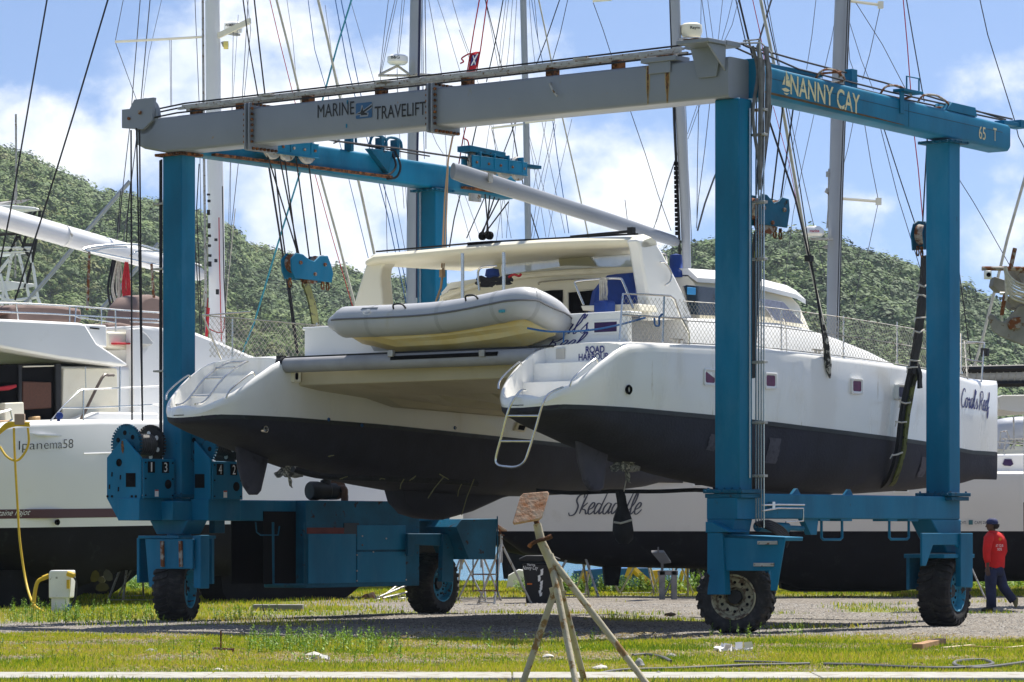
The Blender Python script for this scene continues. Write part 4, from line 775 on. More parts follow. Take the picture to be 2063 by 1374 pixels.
sling_block([(1516, 398), (1522, 391), (1532, 393), (1546, 410), (1556, 406), (1562, 398), (1576, 402), (1578, 425), (1573, 460), (1516, 452)], 'v', .3, 'weathered teal sling block hanging beside the near right column', [(1532, 205, 1524, 392), (1555, 210, 1533, 392), (1577, 215, 1555, 405), (1598, 218, 1573, 400)], [(1527, 470), (1536, 468), (1561, 472), (1572, 474)], [(1524, 420), (1565, 424), (1541, 450)], blockmat=BLUE_OLD)
sling_block([(1847, 470), (1852, 450), (1860, 444), (1885, 446), (1895, 470), (1896, 500), (1850, 504)], 'v', .45, 'weathered sling block half hidden behind the far right column', [(1868, 280, 1859, 446), (1934, 292, 1880, 447)], [(1849, 508), (1857, 510), (1884, 512)], [(1862, 472), (1882, 480)], blockmat=BLUE_OLD)
# slings
def strap(fr, pts, w, name, m, label, cat='sling', group=None, wdir=None, th=.03):
    P = smooth_path(pts, 4); b = MB(); rings = []
    for i, p in enumerate(P):
        d = (P[min(i+1, len(P)-1)]-P[max(i-1, 0)]).normalized(); wd = Vector(wdir or (1, 0, 0)); wd = (wd-d*wd.dot(d)).normalized(); n = d.cross(wd); ww = (w if not callable(w) else w(i/len(P)))/2; k = 1+.25*math.sin(i*1.7)
        rings.append([p-wd*ww-n*th*.5, p+wd*ww-n*th*.5*k, p+wd*ww+n*th*.5*k, p-wd*ww+n*th*.5])
    b.loft(rings); return obj_at(fr, b, name, m, P[0], label, cat, group, bevel=0, smooth=60)
V1 = lambda px, py, v: G.pv(px, py, v)
s1 = strap(G, [V1(616, 572, 10.0), V1(628, 610, 9.9), V1(636, 655, 9.7)], .16, 'lifting_sling', WEB, 'olive webbing sling under the clean blue block at left', wdir=(1, 0, 0), group='lifting slings')
b = MB(); b.tube([V1(x, y, 9.65) for x, y in [(636, 655), (640, 680), (644, 712)]], [.09, .10, .09], 8); pc = obj_at(G, b, 'sling_padding', WEBB, V1(640, 680, 9.65), 'black chafe padding tied on the left olive sling', 'padding', bevel=0)
b = MB(); [b.tube([V1(x-8, y, 9.5), V1(x+8, y+1, 9.5)], .03, 6) for x, y in ((638, 662), (640, 668), (642, 690), (643, 705))]; tie_ = b.build('tie', ROPEW, None, loc=V1(640, 680, 9.65)); tie_.parent = pc; tie_.location = (0, 0, 0)
strap(G, [V1(1531, 468, .45), V1(1526, 500, .5), V1(1522, 545, .6), V1(1518, 600, .75), V1(1513, 680, .85), V1(1511, 762, .93)], .20, 'lifting_sling', WEBB, 'black wrapped sling hanging behind the near right column', wdir=(1, 0, 0), group='lifting slings', th=.07)
b = MB(); b.tube([V1(1528, 470, .40), V1(1525, 520, .44)], .05, 6); obj_at(G, b, 'webbing', WEB, V1(1528, 470, .40), 'short olive webbing loop on top of the near right sling', 'webbing')
hs = [(1864, 515, .55), (1862, 560, .6), (1856, 620, .68), (1848, 690, .80), (1838, 745, .92), (1826, 800, 1.0), (1818, 850, 1.02), (1812, 905, 1.04), (1800, 950, 1.12), (1788, 975, 1.35), (1770, 984, 1.7), (1740, 990, 2.1)]
strap(G, [V1(x, y, v) for x, y, v in hs], .17, 'lifting_sling', WEBB, 'long black sling wrapped under the near hull beside the far right column', wdir=(1, 0, 0), group='lifting slings', th=.06)
b = strap(G, [V1(x+9, y, v-.05) for x, y, v in hs[4:11]], .10, 'webbing', WEB, 'olive webbing running down the near hull beside the long black sling', 'webbing', wdir=(1, 0, 0), th=.03)
b = MB(); r = random.Random(8)
for x, y in ((1862, 575), (1860, 596), (1855, 640), (1852, 668), (1843, 728), (1838, 742), (1824, 812), (1816, 850), (1808, 915)):
    vv = np.interp(y, [q[1] for q in hs], [q[2] for q in hs])-.09; b.tube([V1(x-11, y+r.uniform(-3, 3), vv), V1(x, y+r.uniform(-3, 3), vv), V1(x+10, y+r.uniform(-5, 5), vv)], .014, 6)
    b.tube([V1(x-10, y, vv), V1(x-13+r.uniform(-2, 2), y+9, vv)], .01, 5)
obj_at(G, b, 'sling_ties', ROPEW, V1(1850, 690, .7), 'pale cord ties knotted round the long black sling', 'cord')
strap(G, [V1(1838, 752, .86), V1(1845, 735, .84), V1(1852, 752, .84), V1(1853, 782, .86)], .09, 'webbing', WEBB, 'black rubber flap hanging from the long black sling', 'flap', wdir=(1, 0, 0), th=.04)
# ================================================================ THE LIFTED CATAMARAN
K = G.root('catamaran', (3.9, 5.1, 1.7), 'big white sailing catamaran with dark bottom hanging in the slings of the blue hoist', 'catamaran')
VN, VF, VM = 1.85, 8.35, 5.1
def tr(pts, v, fr=G):
    P = [fr.pv(x, y, v) for x, y in pts]; return np.array([p.x for p in P]), np.array([p.z for p in P])
zs_t = tr([(1085, 822), (1112, 812), (1135, 797), (1170, 766), (1205, 731), (1238, 703), (1262, 693), (1310, 691), (1520, 702), (1700, 722), (1810, 735), (1950, 752), (2015, 766)], 1.15)
zw_t = tr([(1085, 829), (1105, 823), (1145, 814), (1270, 822), (1440, 838), (1620, 860), (1870, 888), (2005, 907)], 1.15)
zb_t = tr([(1080, 833), (1120, 846), (1170, 872), (1230, 903), (1300, 932), (1400, 963), (1500, 984), (1600, 994), (1750, 995), (1870, 987), (1960, 976), (1999, 965)], 1.5)
ZS = lambda u: float(np.interp(u, *zs_t)); ZW = lambda u: float(np.interp(u, *zw_t)); ZB = lambda u: min(float(np.interp(u, *zb_t)), ZW(u)-.02)
U0, U1 = -2.55, 10.45
def HB(u):
    if u < -1.2: t = (-1.2-u)/1.37; return .76*math.sqrt(max(.02, 1-t**2.6))
    if u > 2.5: t = (u-2.5)/(U1-2.5); return .80*(1-t**2.1)+.02
    return .76+.04*min(1, (u+1.2)/3)
def ZF(u, deckdrop=.02):
    for a, b in ((-2.46, None), (-1.6, 3.30), (-1.32, 3.56), (-1.02, 3.84)):
        if u < a: return b
    return None
def hull_shape(root, fr, vc, us, HB, ZS, ZW, ZB, ZF, mt, mb_, names=('topsides', 'hull_bottom'), flare=1.05, edge=.05):
    T, B = MB(), MB(); rt, rb = [], []
    for u in us:
        h, zs, zw, zb = HB(u), ZS(u), ZW(u), ZB(u); f = ZF(u); lip = min(.08, h*.3); e = min(edge, h*.4)
        h2 = h*flare
        r = [(-h, zw), (-h*(1+(flare-1)*.6), zw+(zs-zw)*.45), (-h2, zs-e*1.6), (-h2+e*.3, zs-e*.5), (-h2+e, zs)]
        if f is None: r += [(-h*.55, zs+.03), (-h*.2, zs+.045)]
        else: r += [(-h2+lip, zs-.005), (-h2+lip+.03, f)]
        r = r+[(-a, z) for a, z in reversed(r)]
        rt.append([(u, vc+a, z) for a, z in r])
        q = []
        for i in range(13):
            t = -math.pi/2+math.pi*i/12; q.append((u, vc+h*math.copysign(abs(math.sin(t))**.8, math.sin(t)), zw-(zw-zb)*abs(math.cos(t))**.7))
        rb.append(q)
    T.loft(rt, closed=False, caps=False); T.f += [tuple(range(len(rt[0])))]; T.m += [0]; n = len(rt[0]); T.f += [tuple(range((len(us)-1)*n, len(us)*n))]; T.m += [0]
    B.loft(rb, closed=True, caps=True)
    t = T.build(names[0], mt, root, smooth=42); b = B.build(names[1], mb_, t, smooth=60); return t, b
us = [-2.57, -2.55, -2.52, -2.47, -2.45, -2.4, -2.3, -2.2, -2.05, -1.9, -1.75, -1.61, -1.59, -1.45, -1.33, -1.31, -1.15, -1.03, -1.01, -.8, -.5, 0, .5, 1, 1.7, 2.5, 3.3, 4.2, 5, 6, 7, 7.8, 8.6, 9.2, 9.7, 10.1, 10.3, 10.42, 10.45]
hulls = [hull_shape(K, G, v, us, HB, ZS, ZW, ZB, ZF, GEL, ANTI) for v in (VN, VF)]
TN, TF = hulls[0][0], hulls[1][0]
# end lip of the bathing platforms
for (t, b), v in zip(hulls, (VN, VF)):
    # riser faces are part of the loft; grab rails on both gunwales
    for s in (-1, 1):
        m = MB(); vv = v+s*(HB(-1.9)*1.05-.03); vv -= s*.02; pts = [(-2.2, vv-s*.05, ZS(-2.2)+.0), (-2.12, vv-s*.02, ZS(-2.12)+.09), (-1.7, vv, ZS(-1.7)+.08), (-1.62, vv, ZS(-1.62)+.0)]; m.tube(smooth_path(pts, 5), .014, 8); m.build('grab_rail', STEEL, t, split=True)
    m = MB(); m.lathe([(.001, -.06), (.05, -.06), (.07, 0), (.05, .02), (.045, -.02)], (-1.05, v-HB(-1)*1.05-.001, ZW(-1)+.25) if v == VN else (-.55, v-HB(0)*1.05-.001, ZS(0)-.2), (0, -1, 0), 16); m.build('exhaust_outlet', DARK if v == VN else STEEL, t)
# letters on the scoop bulkhead
a, b = G.pu(1180, 712, -1.025), G.pu(1218, 700, -1.025); write(TN, 'ROAD', a, (0, -1, 0), abs(a.y-b.y), .10, NAVY, 'port_name', nrm=(-1, 0, 0), bold=.02)
a, b = G.pu(1166, 724, -1.025), G.pu(1226, 712, -1.025); write(TN, 'HARBOUR', a-Vector((0, 0, .02)), (0, -1, 0), abs(a.y-b.y)*1.02, .10, NAVY, 'port_name', nrm=(-1, 0, 0), bold=.02)
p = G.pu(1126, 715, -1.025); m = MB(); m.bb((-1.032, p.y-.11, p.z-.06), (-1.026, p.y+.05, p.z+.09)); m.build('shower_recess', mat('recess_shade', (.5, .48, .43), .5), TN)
# name on the bow
a, b = G.pv(1926, 832, VN-.8), G.pv(1998, 836, VN-.8)
def hullv(u): return VN-HB(u)*1.045
u_a, u_b = 9.15, 10.08
pa, pb2 = Vector((u_a, hullv(u_a)-.012, 3.50)), Vector((u_b, hullv(u_b)-.012, 3.42))
hc = lambda u, z: VN-HB(u)*(1+.03*min(1, max(0, (z-ZW(u))/((ZS(u)-ZW(u))*.45)))+.02*min(1, max(0, (z-ZW(u)-(ZS(u)-ZW(u))*.45)/((ZS(u)-ZW(u))*.5))))
pa = G.pv(1926, 819, VN-.27); pb2 = G.pv(1994, 828, VN-.14); d = pb2-pa; d.y = 0; script(TN, "Coral's Reef", pa, d, d.length, .30, NAVY, pen=.10, slant=.12, lift=.008, name='boat_name', conf=hc)
# portlights
def portlight(par, px, py, v, w=.15, h=.13, m_=MAGENTA, rim=GEL2, n=(0, -1, 0)):
    p = G.pv(px, py, v); m = MB(); ring = []
    def rr(w, h, vv, r=.03): 
        o = []
        for sx, sz, a0 in ((1, -1, -90), (1, 1, 0), (-1, 1, 90), (-1, -1, 180)):
            for k in range(4): a = R_(a0+k*30); o.append((p.x+sx*(w-r)+math.cos(a)*r, vv, p.z+sz*(h-r)+math.sin(a)*r))
        return o
    f = MB(); f.loft([rr(w+.03, h+.03, p.y+.06), rr(w+.03, h+.03, p.y-.012), rr(w+.012, h+.012, p.y-.018), rr(w-.015, h-.015, p.y+.0)], caps=False); pl = f.build('portlight', rim, par, smooth=30)
    f = MB(); f.sheet(rr(w-.012, h-.012, p.y+.004)); f.build('pane', m_, pl, smooth=0); return pl
for x, y, w, vv in ((1431, 760, .13, 1.03), (1553, 767, .13, 1.0), (1727, 778, .13, 1.03), (1819, 790, .13, 1.1)): portlight(TN, x, y, vv, w, .095, PURPLE if x > 1800 else MAGENTA)
for x, y in ((598, 758), (648, 762)): portlight(TF, x, y, VF-.842, .05, .07, DARK, GELC)
for x, y in ((661, 845), (728, 857), (915, 862)):
    p = G.pv(x, y, VF-.80); m = MB(); m.lathe([(.001, 0), (.022, 0), (.03, .015), (.02, .03)], p, (0, -1, 0), 12); m.build('skin_fitting', ROPEBL, TF)
p = G.pv(533, 865, VF-.74); m = MB(); m.lathe([(.001, -.03), (.05, -.03), (.055, .03), (.04, .035)], p, (0, -1, 0), 16); m.build('skin_fitting', STEEL, hulls[1][1])
p = G.pv(1048, 862, VF-.80); m = MB(); m.prism([(p.x-.16, p.y-.02, p.z-.05), (p.x+.10, p.y-.02, p.z-.07), (p.x+.2, p.y-.02, p.z+.05), (p.x-.08, p.y-.02, p.z+.09)], (0, .05, 0)); q = m.build('escape_hatch', GELC, TF, bevel=.01); m = MB(); m.prism([(p.x-.09, p.y-.026, p.z-.03), (p.x+.07, p.y-.026, p.z-.04), (p.x+.12, p.y-.026, p.z+.03), (p.x-.05, p.y-.026, p.z+.05)], (0, .01, 0)); m.build('pane', DARK, q)
# worn paint patches of old shore marks on the bottom
SCUFF = mat('scuffed_antifouling', (.10, .095, .115), .8, var=.4, vsc=9, dirt=(.035, .032, .04), damt=.5, dsc=9, soft=.25)
def hullpatch(par, vc, sd, u0, u1, t0, t1, k=10, out=.012):
    m = MB(); g = []; r = random.Random(int(u0*100))
    for j in range(k+1):
        t = t0+(t1-t0)*j/k; row = []
        for i in range(4):
            u = u0+(u1-u0)*i/3+r.uniform(-.02, .02)-(t-t0)*.12; th = math.pi/2*(1-t); h, zw, zb = HB(u)+out, ZW(u), ZB(u)-out
            row.append((u, vc+sd*h*abs(math.sin(th))**.8, zw-(zw-zb)*abs(math.cos(th))**.7))
        g += row
    m.add(g, [(j*4+i, j*4+i+1, (j+1)*4+i+1, (j+1)*4+i) for j in range(k) for i in range(3)]); m.build('worn_patch', SCUFF, par, smooth=60)
hullpatch(hulls[0][1], VN, -1, 2.45, 2.72, .08, .33); hullpatch(hulls[0][1], VN, -1, .95, 1.15, .12, .3); hullpatch(hulls[0][1], VN, -1, 7.15, 7.38, .12, .42)
m = MB(); a = []
BOOT = mat('boot_stripe', (.014, .02, .022), .5, var=.4, vsc=5, dirt=(.06, .075, .075), damt=.22, dsc=6, soft=.2)
for (t, b), vc in zip(hulls, (VN, VF)):
    m = MB(); L = []; U = []
    uu = np.linspace(-2.45, 10.35, 60)
    for u in uu:
        L.append((u, vc-HB(u)-.004, ZW(u)-.06)); U.append((u, vc-HB(u)-.006, ZW(u)+.004))
    m.add(L+U, [(i, i+1, 61+i, 60+i) for i in range(59)]); m.build('boot_stripe', BOOT, b, smooth=180)
# rudders, saildrives, keels
RUDM = mat('rudder_paint', (.065, .062, .085), .7, var=.3, vsc=3, dirt=(.025, .022, .03), damt=.3, dsc=4, soft=.2)
def foil(poly, v, th, name, mt, par):
    c = sum([G.pv(x, y, v) for x, y in poly], Vector())/len(poly); P = [G.pv(x, y, v) for x, y in poly]; m = MB(); r0 = [Vector((p.x, v-th*.15, p.z)) for p in P]; 
    rings = [[Vector((c.x+(p.x-c.x)*k, v+o, c.z+(p.z-c.z)*(k*.5+.5))) for p in P] for k, o in ((.72, -th/2), (.92, -th*.38), (1, 0), (.92, th*.38), (.72, th/2))]
    m.loft(rings); return m.build(name, mt, par, smooth=50)
for poly, v, bt in (([(1157, 870), (1232, 888), (1224, 910), (1214, 984), (1208, 990), (1188, 990), (1176, 970), (1164, 930)], VN, hulls[0][1]), ([(474, 882), (548, 902), (541, 920), (524, 990), (518, 997), (502, 997), (490, 980), (478, 940)], VF, hulls[1][1])): foil(poly, v, .09, 'rudder', RUDM, bt)
PROPM = mat('fouled_metal', (.10, .10, .09), .7, var=.5, vsc=14, dirt=(.4, .38, .32), damt=.4, dsc=24, bump=.5)
for (x, y), v, bt in (((1278, 935), VN, hulls[0][1]), ((600, 948), VF, hulls[1][1])):
    p = G.pv(x, y, v); m = MB(); m.loft([[(p.x+a*s, p.y+b*s*.5, z) for a, b in ((-.11, 0), (-.05, .1), (.1, .06), (.14, 0), (.1, -.06), (-.05, -.1))] for z, s in ((ZB(p.x)+.1, 1), (p.z+.02, 1), (p.z-.1, .9))]); m.lathe([(.001, -.2), (.05, -.15), (.07, 0), (.05, .14), (.001, .18)], (p.x-.06, p.y, p.z-.05), (1, 0, 0), 14)
    sd_ = m.build('saildrive', mat('pale_drive', (.30, .30, .27), .7, var=.5, vsc=10, dirt=(.05, .05, .05), damt=.3, dsc=20), bt, smooth=50); m = MB(); m.disc((p.x-.28, p.y, p.z-.05), (1, 0, 0), .06, .12, 12)
    for q in range(3):
        a = 2.2+q*2.094; d = Vector((0, math.cos(a), math.sin(a))); w = Vector((0, -math.sin(a), math.cos(a))); c = Vector((p.x-.24, p.y, p.z-.05)); ring = []
        for t, s in ((.04, .03), (.1, .075), (.17, .085), (.22, .05), (.245, .015)): ring.append([c+d*t+w*s+Vector((.05, 0, 0)), c+d*t+Vector((.012, 0, 0)), c+d*t-w*s-Vector((.05, 0, 0)), c+d*t-Vector((.012, 0, 0))])
        m.loft(ring)
    m.build('propeller', PROPM, sd_)
for v, bt in ((VN, hulls[0][1]), (VF, hulls[1][1])):
    P = [G.pv(x, y, VF) for x, y in [(795, 958), (793, 990), (800, 1018), (815, 1035), (845, 1044), (880, 1047), (940, 1030), (1000, 1003), (1075, 985), (1060, 955)]]; m = MB()
    rings = [[(p.x, v+o, p.z if k == 1 else P[0].z+(p.z-P[0].z)*k) for p in P] for k, o in ((.9, -.2), (1, -.13), (1, .13), (.9, .2))]; m.loft(rings); m.build('keel', ANTI, bt, smooth=50)
# bridge deck
m = MB(); v0, v1 = VN+.6, VF-.6
prof = [(-.75, 4.08), (-.75, 3.68), (-.3, 3.62), (1.0, 3.52), (3, 3.42), (6.0, 3.34), (6.6, 3.5), (6.8, 3.75), (6.8, 4.02)]
P1 = [(u, v0, w) for u, w in prof]; m.prism(P1, (0, v1-v0, 0)); UNDER = mat('shaded_underside_gelcoat', (.50, .44, .30), .45, var=.08, vsc=.9, dirt=(.42, .36, .24), damt=.3, dsc=1.4, soft=.3); bd = m.build('bridge_deck', UNDER, K, bevel=.02)  # cream gelcoat darkened: the shade between the hulls is put into this colour
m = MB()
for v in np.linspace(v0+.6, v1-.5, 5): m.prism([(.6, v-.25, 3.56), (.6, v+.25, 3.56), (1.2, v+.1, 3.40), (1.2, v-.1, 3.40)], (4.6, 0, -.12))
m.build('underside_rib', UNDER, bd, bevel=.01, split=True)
m = MB(); m.tube([(6.9, VN, 3.72), (8.7, VN+.1, 3.75)], .02, 6); m.beam((10.0, VN, 3.78), (10.0, VF, 3.78), .2, .2); m.build('bow_beam', ALU, K, bevel=.03)
# davit tube across the sterns
a, b = G.pv(628, 739, 7.55), G.pv(1050, 713, 2.55)
ud, zd = (a.x+b.x)/2, (a.z+b.z)/2
m = MB(); A1, A2 = Vector((ud, 7.62, a.z)), Vector((ud, 2.68, b.z)); m.tube([A1, A2], .115, 20); dv = m.build('stern_tube', mat('grey_tube', (.30, .30, .31), .55, var=.15, vsc=3), K)
m = MB(); m.tube([A1+Vector((0, .06, 0)), A1-Vector((0, .06, 0))], .135, 20); m.box(A1+Vector((0, .05, 0)), (.12, .1, .3)); m.build('tube_clamp', BLACK, dv)
m = MB(); m.box((ud, 5, a.z+.12), (.02, 5.2, .03)); m.build('track', BLACK, dv)
print('davit', a, b)
# cockpit bulkheads
CREAM2 = mat('cream_cabin', (.78, .73, .58), .4, var=.05, vsc=1, dirt=(.6, .54, .4), damt=.15, dsc=2, soft=.3)
ub = -.42
def pub(px, py, u=ub): return G.pu(px, py, u)
m = MB(); m.bb((ub, 1.55, 3.9), (ub+.12, 7.75, 4.58)); m.bb((ub, 1.5, 4.55), (ub+.3, 7.8, 4.60)); ck = m.build('cockpit_coaming', GEL2, K, bevel=.02)
a = pub(1120, 680); script(ck, "Coral's", pub(1072, 676), (0, -1, 0), 1.0, .27, NAVY, pen=.06, slant=.5, lift=.006, name='boat_name')
a = pub(1098, 704); script(ck, "Reef", a, (0, -1, 0), .62, .22, NAVY, pen=.065, slant=.5, lift=.006, name='boat_name')
p = pub(1219, 659); m = MB(); m.bb((ub-.015, p.y-.26, p.z-.10), (ub-.001, p.y+.22, p.z+.10)); q = m.build('stern_window', GEL2, ck, bevel=.006); m = MB(); m.bb((ub-.02, p.y-.22, p.z-.07), (ub-.016, p.y+.18, p.z+.07)); m.build('pane', PURPLE, q)
# coachroof: two tiers, traced on the near side
def tier(pts, vin, name, mt, tum=.1, ext=(2.3, 7.9), curve=.06):
    P = [G.pv(x, y, vin) for x, y in pts]; m = MB(); rings = []
    for p in P:
        z0 = 3.98; h = max(p.z-z0, .02); rings.append([(p.x, ext[0], z0), (p.x, ext[0]+h*tum*.5, z0+h*.5), (p.x, ext[0]+h*tum, z0+h-.05), (p.x, ext[0]+h*tum+.06, z0+h), (p.x, VM, z0+h+curve*min(1, h)), (p.x, ext[1]-h*tum-.06, z0+h), (p.x, ext[1]-h*tum, z0+h-.05), (p.x, ext[1]-h*tum*.5, z0+h*.5), (p.x, ext[1], z0)])
    m.loft(rings); return m.build(name, mt, K, smooth=45)
low = tier([(1395, 640), (1470, 642), (1580, 650), (1640, 662), (1700, 683), (1760, 708), (1815, 737)], 2.3, 'deck_house', GEL2, tum=.12)
P = lambda x, y, v=2.5: G.pv(x, y, v)
cu0 = 2.75
m = MB()
rings = []
for (x, y, vi) in ((1340, 552, 0), (1440, 560, 0), (1520, 574, 0), (1585, 590, 0), (1600, 600, .04)):
    p = P(x, y, 2.75); z0 = 4.1; rings.append([(p.x, 2.42+vi, z0), (p.x, 2.62+vi, p.z-.12), (p.x, 2.75+vi, p.z), (p.x, VM, p.z+.16), (p.x, 7.45-vi, p.z), (p.x, 7.58-vi, p.z-.12), (p.x, 7.78-vi, z0)])
pe = P(1600, 600, 2.75); pf = P(1655, 668, 2.75)
x0 = rings[0][0][0]; rings[0] = [(cu0, b, c) for a_, b, c in rings[0]]
pf2 = pf
rings.append([(pe.x+.85, 2.5, 4.1), (pe.x+.62, 2.7, 4.35), (pe.x+.58, 2.85, 4.42), (pe.x+.9, VM, 4.5), (pe.x+.58, 7.35, 4.42), (pe.x+.62, 7.5, 4.35), (pe.x+.85, 7.7, 4.1)])
m.loft(rings); ch = m.build('cabin', CREAM2, K, smooth=40)
# eyebrow roof edge
m = MB(); rr_ = [r[1:6] for r in rings[:5]]; top_ = [[(a_[0]+(.12 if i == 4 else 0), a_[1]+(-.05 if k == 0 else .05 if k == 4 else 0), a_[2]+.09+(.03 if 0 < k < 4 else -.0)) for k, a_ in enumerate(r)] for i, r in enumerate(rr_)]
bot_ = [[(a_[0]+(.12 if i == 4 else 0), a_[1]+(-.05 if k == 0 else .05 if k == 4 else 0), a_[2]+.02) for k, a_ in enumerate(r)] for i, r in enumerate(rr_)]
m.loft([t+b[::-1] for t, b in zip(top_, bot_)]); m.build('cabin_roof', GEL2, ch, smooth=40)
# windows: side and front, set proud of the cabin wall
def pane(pts, v, name='window', mt=GLASS, par=None, th=.03, fr_=None):
    Q = [G.pv(x, y, v) for x, y in pts]; m = MB(); m.prism(Q, (0, th, 0)); return m.build(name, mt, par or ch, bevel=.006)
pane([(1378, 577), (1384, 574), (1440, 580), (1500, 590), (1500, 640), (1440, 636), (1392, 634)], 2.47)
pane([(1385, 578), (1402, 580), (1402, 594), (1385, 593)], 2.44, 'sticker', mat('sky_blue_sticker', (.03, .25, .55), .5), th=.01)
Q = [G.pv(x, y, 2.42) for x, y in [(1529, 601), (1578, 608), (1620, 653), (1562, 645)]]
m = MB(); m.prism(Q, (0, .03, 0)); m.build('window', mat('curtained_glass', (.22, .23, .30), .15, var=.2, vsc=20), ch, bevel=.006)
Q = [G.pv(x, y, 2.42) for x, y in [(1527, 618), (1532, 618), (1536, 626), (1527, 624)]]; m = MB(); m.prism(Q, (0, .03, 0)); m.build('window', mat('small_pane', (.25, .22, .18), .2), ch)
# aft bulkhead of the saloon
uB = 2.7; zlo = 4.45
BK = lambda px, py, du=0: G.pu(px, py, uB-du)
m = MB(); tpo = [BK(x, y) for x, y in [(880, 612), (886, 600), (905, 590), (960, 578), (1030, 563), (1090, 556), (1200, 550), (1300, 547), (1330, 560)]]
m.prism([Vector((uB, tpo[0].y, 4.0))]+tpo+[Vector((uB, tpo[-1].y, 4.0))], (.12, 0, 0)); bk = m.build('saloon_bulkhead', CREAM2, K, bevel=.015)
m = MB(); m.tube(smooth_path([BK(x, y, .05) for x, y in [(890, 600), (960, 574), (1030, 559), (1090, 552), (1200, 546), (1300, 543)]], 3), .05, 8); m.build('roof_moulding', GELC, bk)
for xs in ((1068, 1133), (1144, 1218)):
    m = MB(); m.prism([BK(xs[0], 590, .02), BK(xs[0]+6, 586, .02), BK(xs[1], 584-(xs[0] > 1100)*3, .02), BK(xs[1], 640, .02), BK(xs[0], 640, .02)], (.01, 0, 0)); w = m.build('sliding_door', DARK, bk)
    m = MB(); m.tube([BK(xs[0], 640, .04), BK(xs[0], 588, .04), BK(xs[1], 582, .04), BK(xs[1], 640, .04)], .018, 6); m.build('frame', GELC, w)
m = MB(); m.tube(smooth_path([BK(x, y, .12) for x, y in [(1086, 573), (1090, 568), (1150, 563), (1200, 562)]], 3), .014, 6); m.build('grab_rail', STEEL, bk, split=True)
# hard top with its arch legs
uh = 1.3; HT = lambda px, py, u=uh: G.pu(px, py, u)
m = MB(); vL, vR = HT(748, 512).y, HT(1300, 480).y
zr = HT(1020, 495).z
sec = []
for v, dz, thk in ((vR-.02, -.06, .08), (vR+.15, 0, .13), (vR+1.0, .03, .13), (vR+1.9, .05, .13), ((vL+vR)/2, .05, .13), (vL-.15, 0, .13), (vL+.02, -.06, .08)):
    L = min(2.5, .25+max(0, v-vR-.1)*1.25); sec.append([(uh-.12, v, zr+dz-.05), (uh-.05, v, zr+dz), (uh+L*.5, v, zr+dz+.05), (uh+L, v, zr+dz-.0), (uh+L+.02, v, zr+dz-thk*.6), (uh+L*.5, v, zr+dz-thk), (uh-.05, v, zr+dz-thk-.03), (uh-.12, v, zr+dz-.10)])
m.loft(sec); ht = m.build('hard_top', GELC, K, smooth=50)
# left leg (traced on the arch plane), right leg (traced on its side plane)
m = MB(); m.prism([HT(x, y) for x, y in [(748, 513), (830, 510), (840, 522), (778, 528), (768, 540), (766, 560), (772, 620), (712, 622), (716, 600), (738, 530)]], (.28, 0, 0)); m.build('arch_leg', GELC, ht, bevel=.03)
m = MB(); v_ = vR-.02; m.prism([G.pv(x, y, v_) for x, y in [(1284, 482), (1300, 481), (1322, 487), (1336, 510), (1362, 560), (1382, 600), (1396, 642), (1312, 646), (1306, 600), (1297, 545), (1290, 500)]], (0, .22, 0)); lg = m.build('arch_leg', GEL2, ht, bevel=.04)
m = MB(); m.tube(smooth_path([G.pv(x, y, v_-.05) for x, y in [(1330, 528), (1340, 530), (1352, 548), (1350, 566), (1340, 575)]], 4), .014, 6); m.tube(smooth_path([G.pv(x, y, v_+.1) for x, y in [(1325, 510), (1340, 512), (1345, 530)]], 4), .014, 6); m.build('grab_rail', STEEL, lg, split=True)
m = MB()
for px, pt, pbm in ((932, 510, 604), (1015, 508, 588)): m.tube([G.pu(px, pt, .2), G.pu(px, pbm, .2)], .026, 10)
m.build('stanchion_post', STEEL, ht, split=True)
# clear screens between bulkhead top and hard top
def clearmat():
    m = mat('clear_vinyl', (.75, .80, .86), .12, var=.2, vsc=3, alpha=.55, bump=.5, bsc=4); return m
CLR = clearmat(); uS = 3.3; SC = lambda px, py: G.pu(px, py, uS)
for q in ([(1012, 560), (1010, 532), (1060, 522), (1120, 514), (1132, 550)], [(1183, 514), (1284, 510), (1294, 545), (1212, 548)]):
    m = MB(); m.prism([SC(x, y) for x, y in q], (.01, 0, 0)); m.build('clear_screen', CLR, ht, smooth=0, split=True)
m = MB(); m.prism([SC(x, y) for x, y in [(1120, 510), (1183, 508), (1212, 550), (1132, 552)]], (.05, 0, 0)); m.prism([SC(x, y) for x, y in [(1010, 560), (985, 566), (1000, 558), (990, 532), (1008, 530)]], (.03, 0, 0)); m.build('screen_panel', GELC, ht, bevel=.01, split=True)
m = MB(); m.tube(smooth_path([G.pu(x, y, 1.2) for x, y in [(966, 585), (963, 550), (972, 538), (1000, 536)]], 4), .018, 8); m.build('grab_rail', STEEL, bk, split=True)
# steering seat, blue cover, cockpit bits
m = MB(); u_ = 1.75; CK = lambda x, y, u=u_: G.pu(x, y, u)
P_ = [CK(x, y) for x, y in [(1195, 640), (1205, 590), (1222, 568), (1240, 552), (1288, 548), (1302, 585), (1313, 640)]]; cc = sum(P_, Vector())/len(P_)
m.loft([[cc+(q-cc)*k+Vector((o, 0, 0)) for q in P_] for k, o in ((.55, -.32), (.88, -.22), (1, 0), (.95, .35), (.7, .5))]); obj_at(G, m, 'canvas_cover', CANVAS, cc, 'crumpled royal blue canvas cover under the white arch', 'canvas cover', smooth=30)
m = MB(); m.prism([CK(x, y, .9) for x, y in [(1170, 616), (1284, 612), (1290, 626), (1174, 626)]], (.45, 0, 0)); m.bb((.95, CK(1196, 632, .9).y-.03, 4.2), (1.0, CK(1196, 632, .9).y+.03, 4.7)); st = m.build('helm_table', GELC, K, bevel=.01)
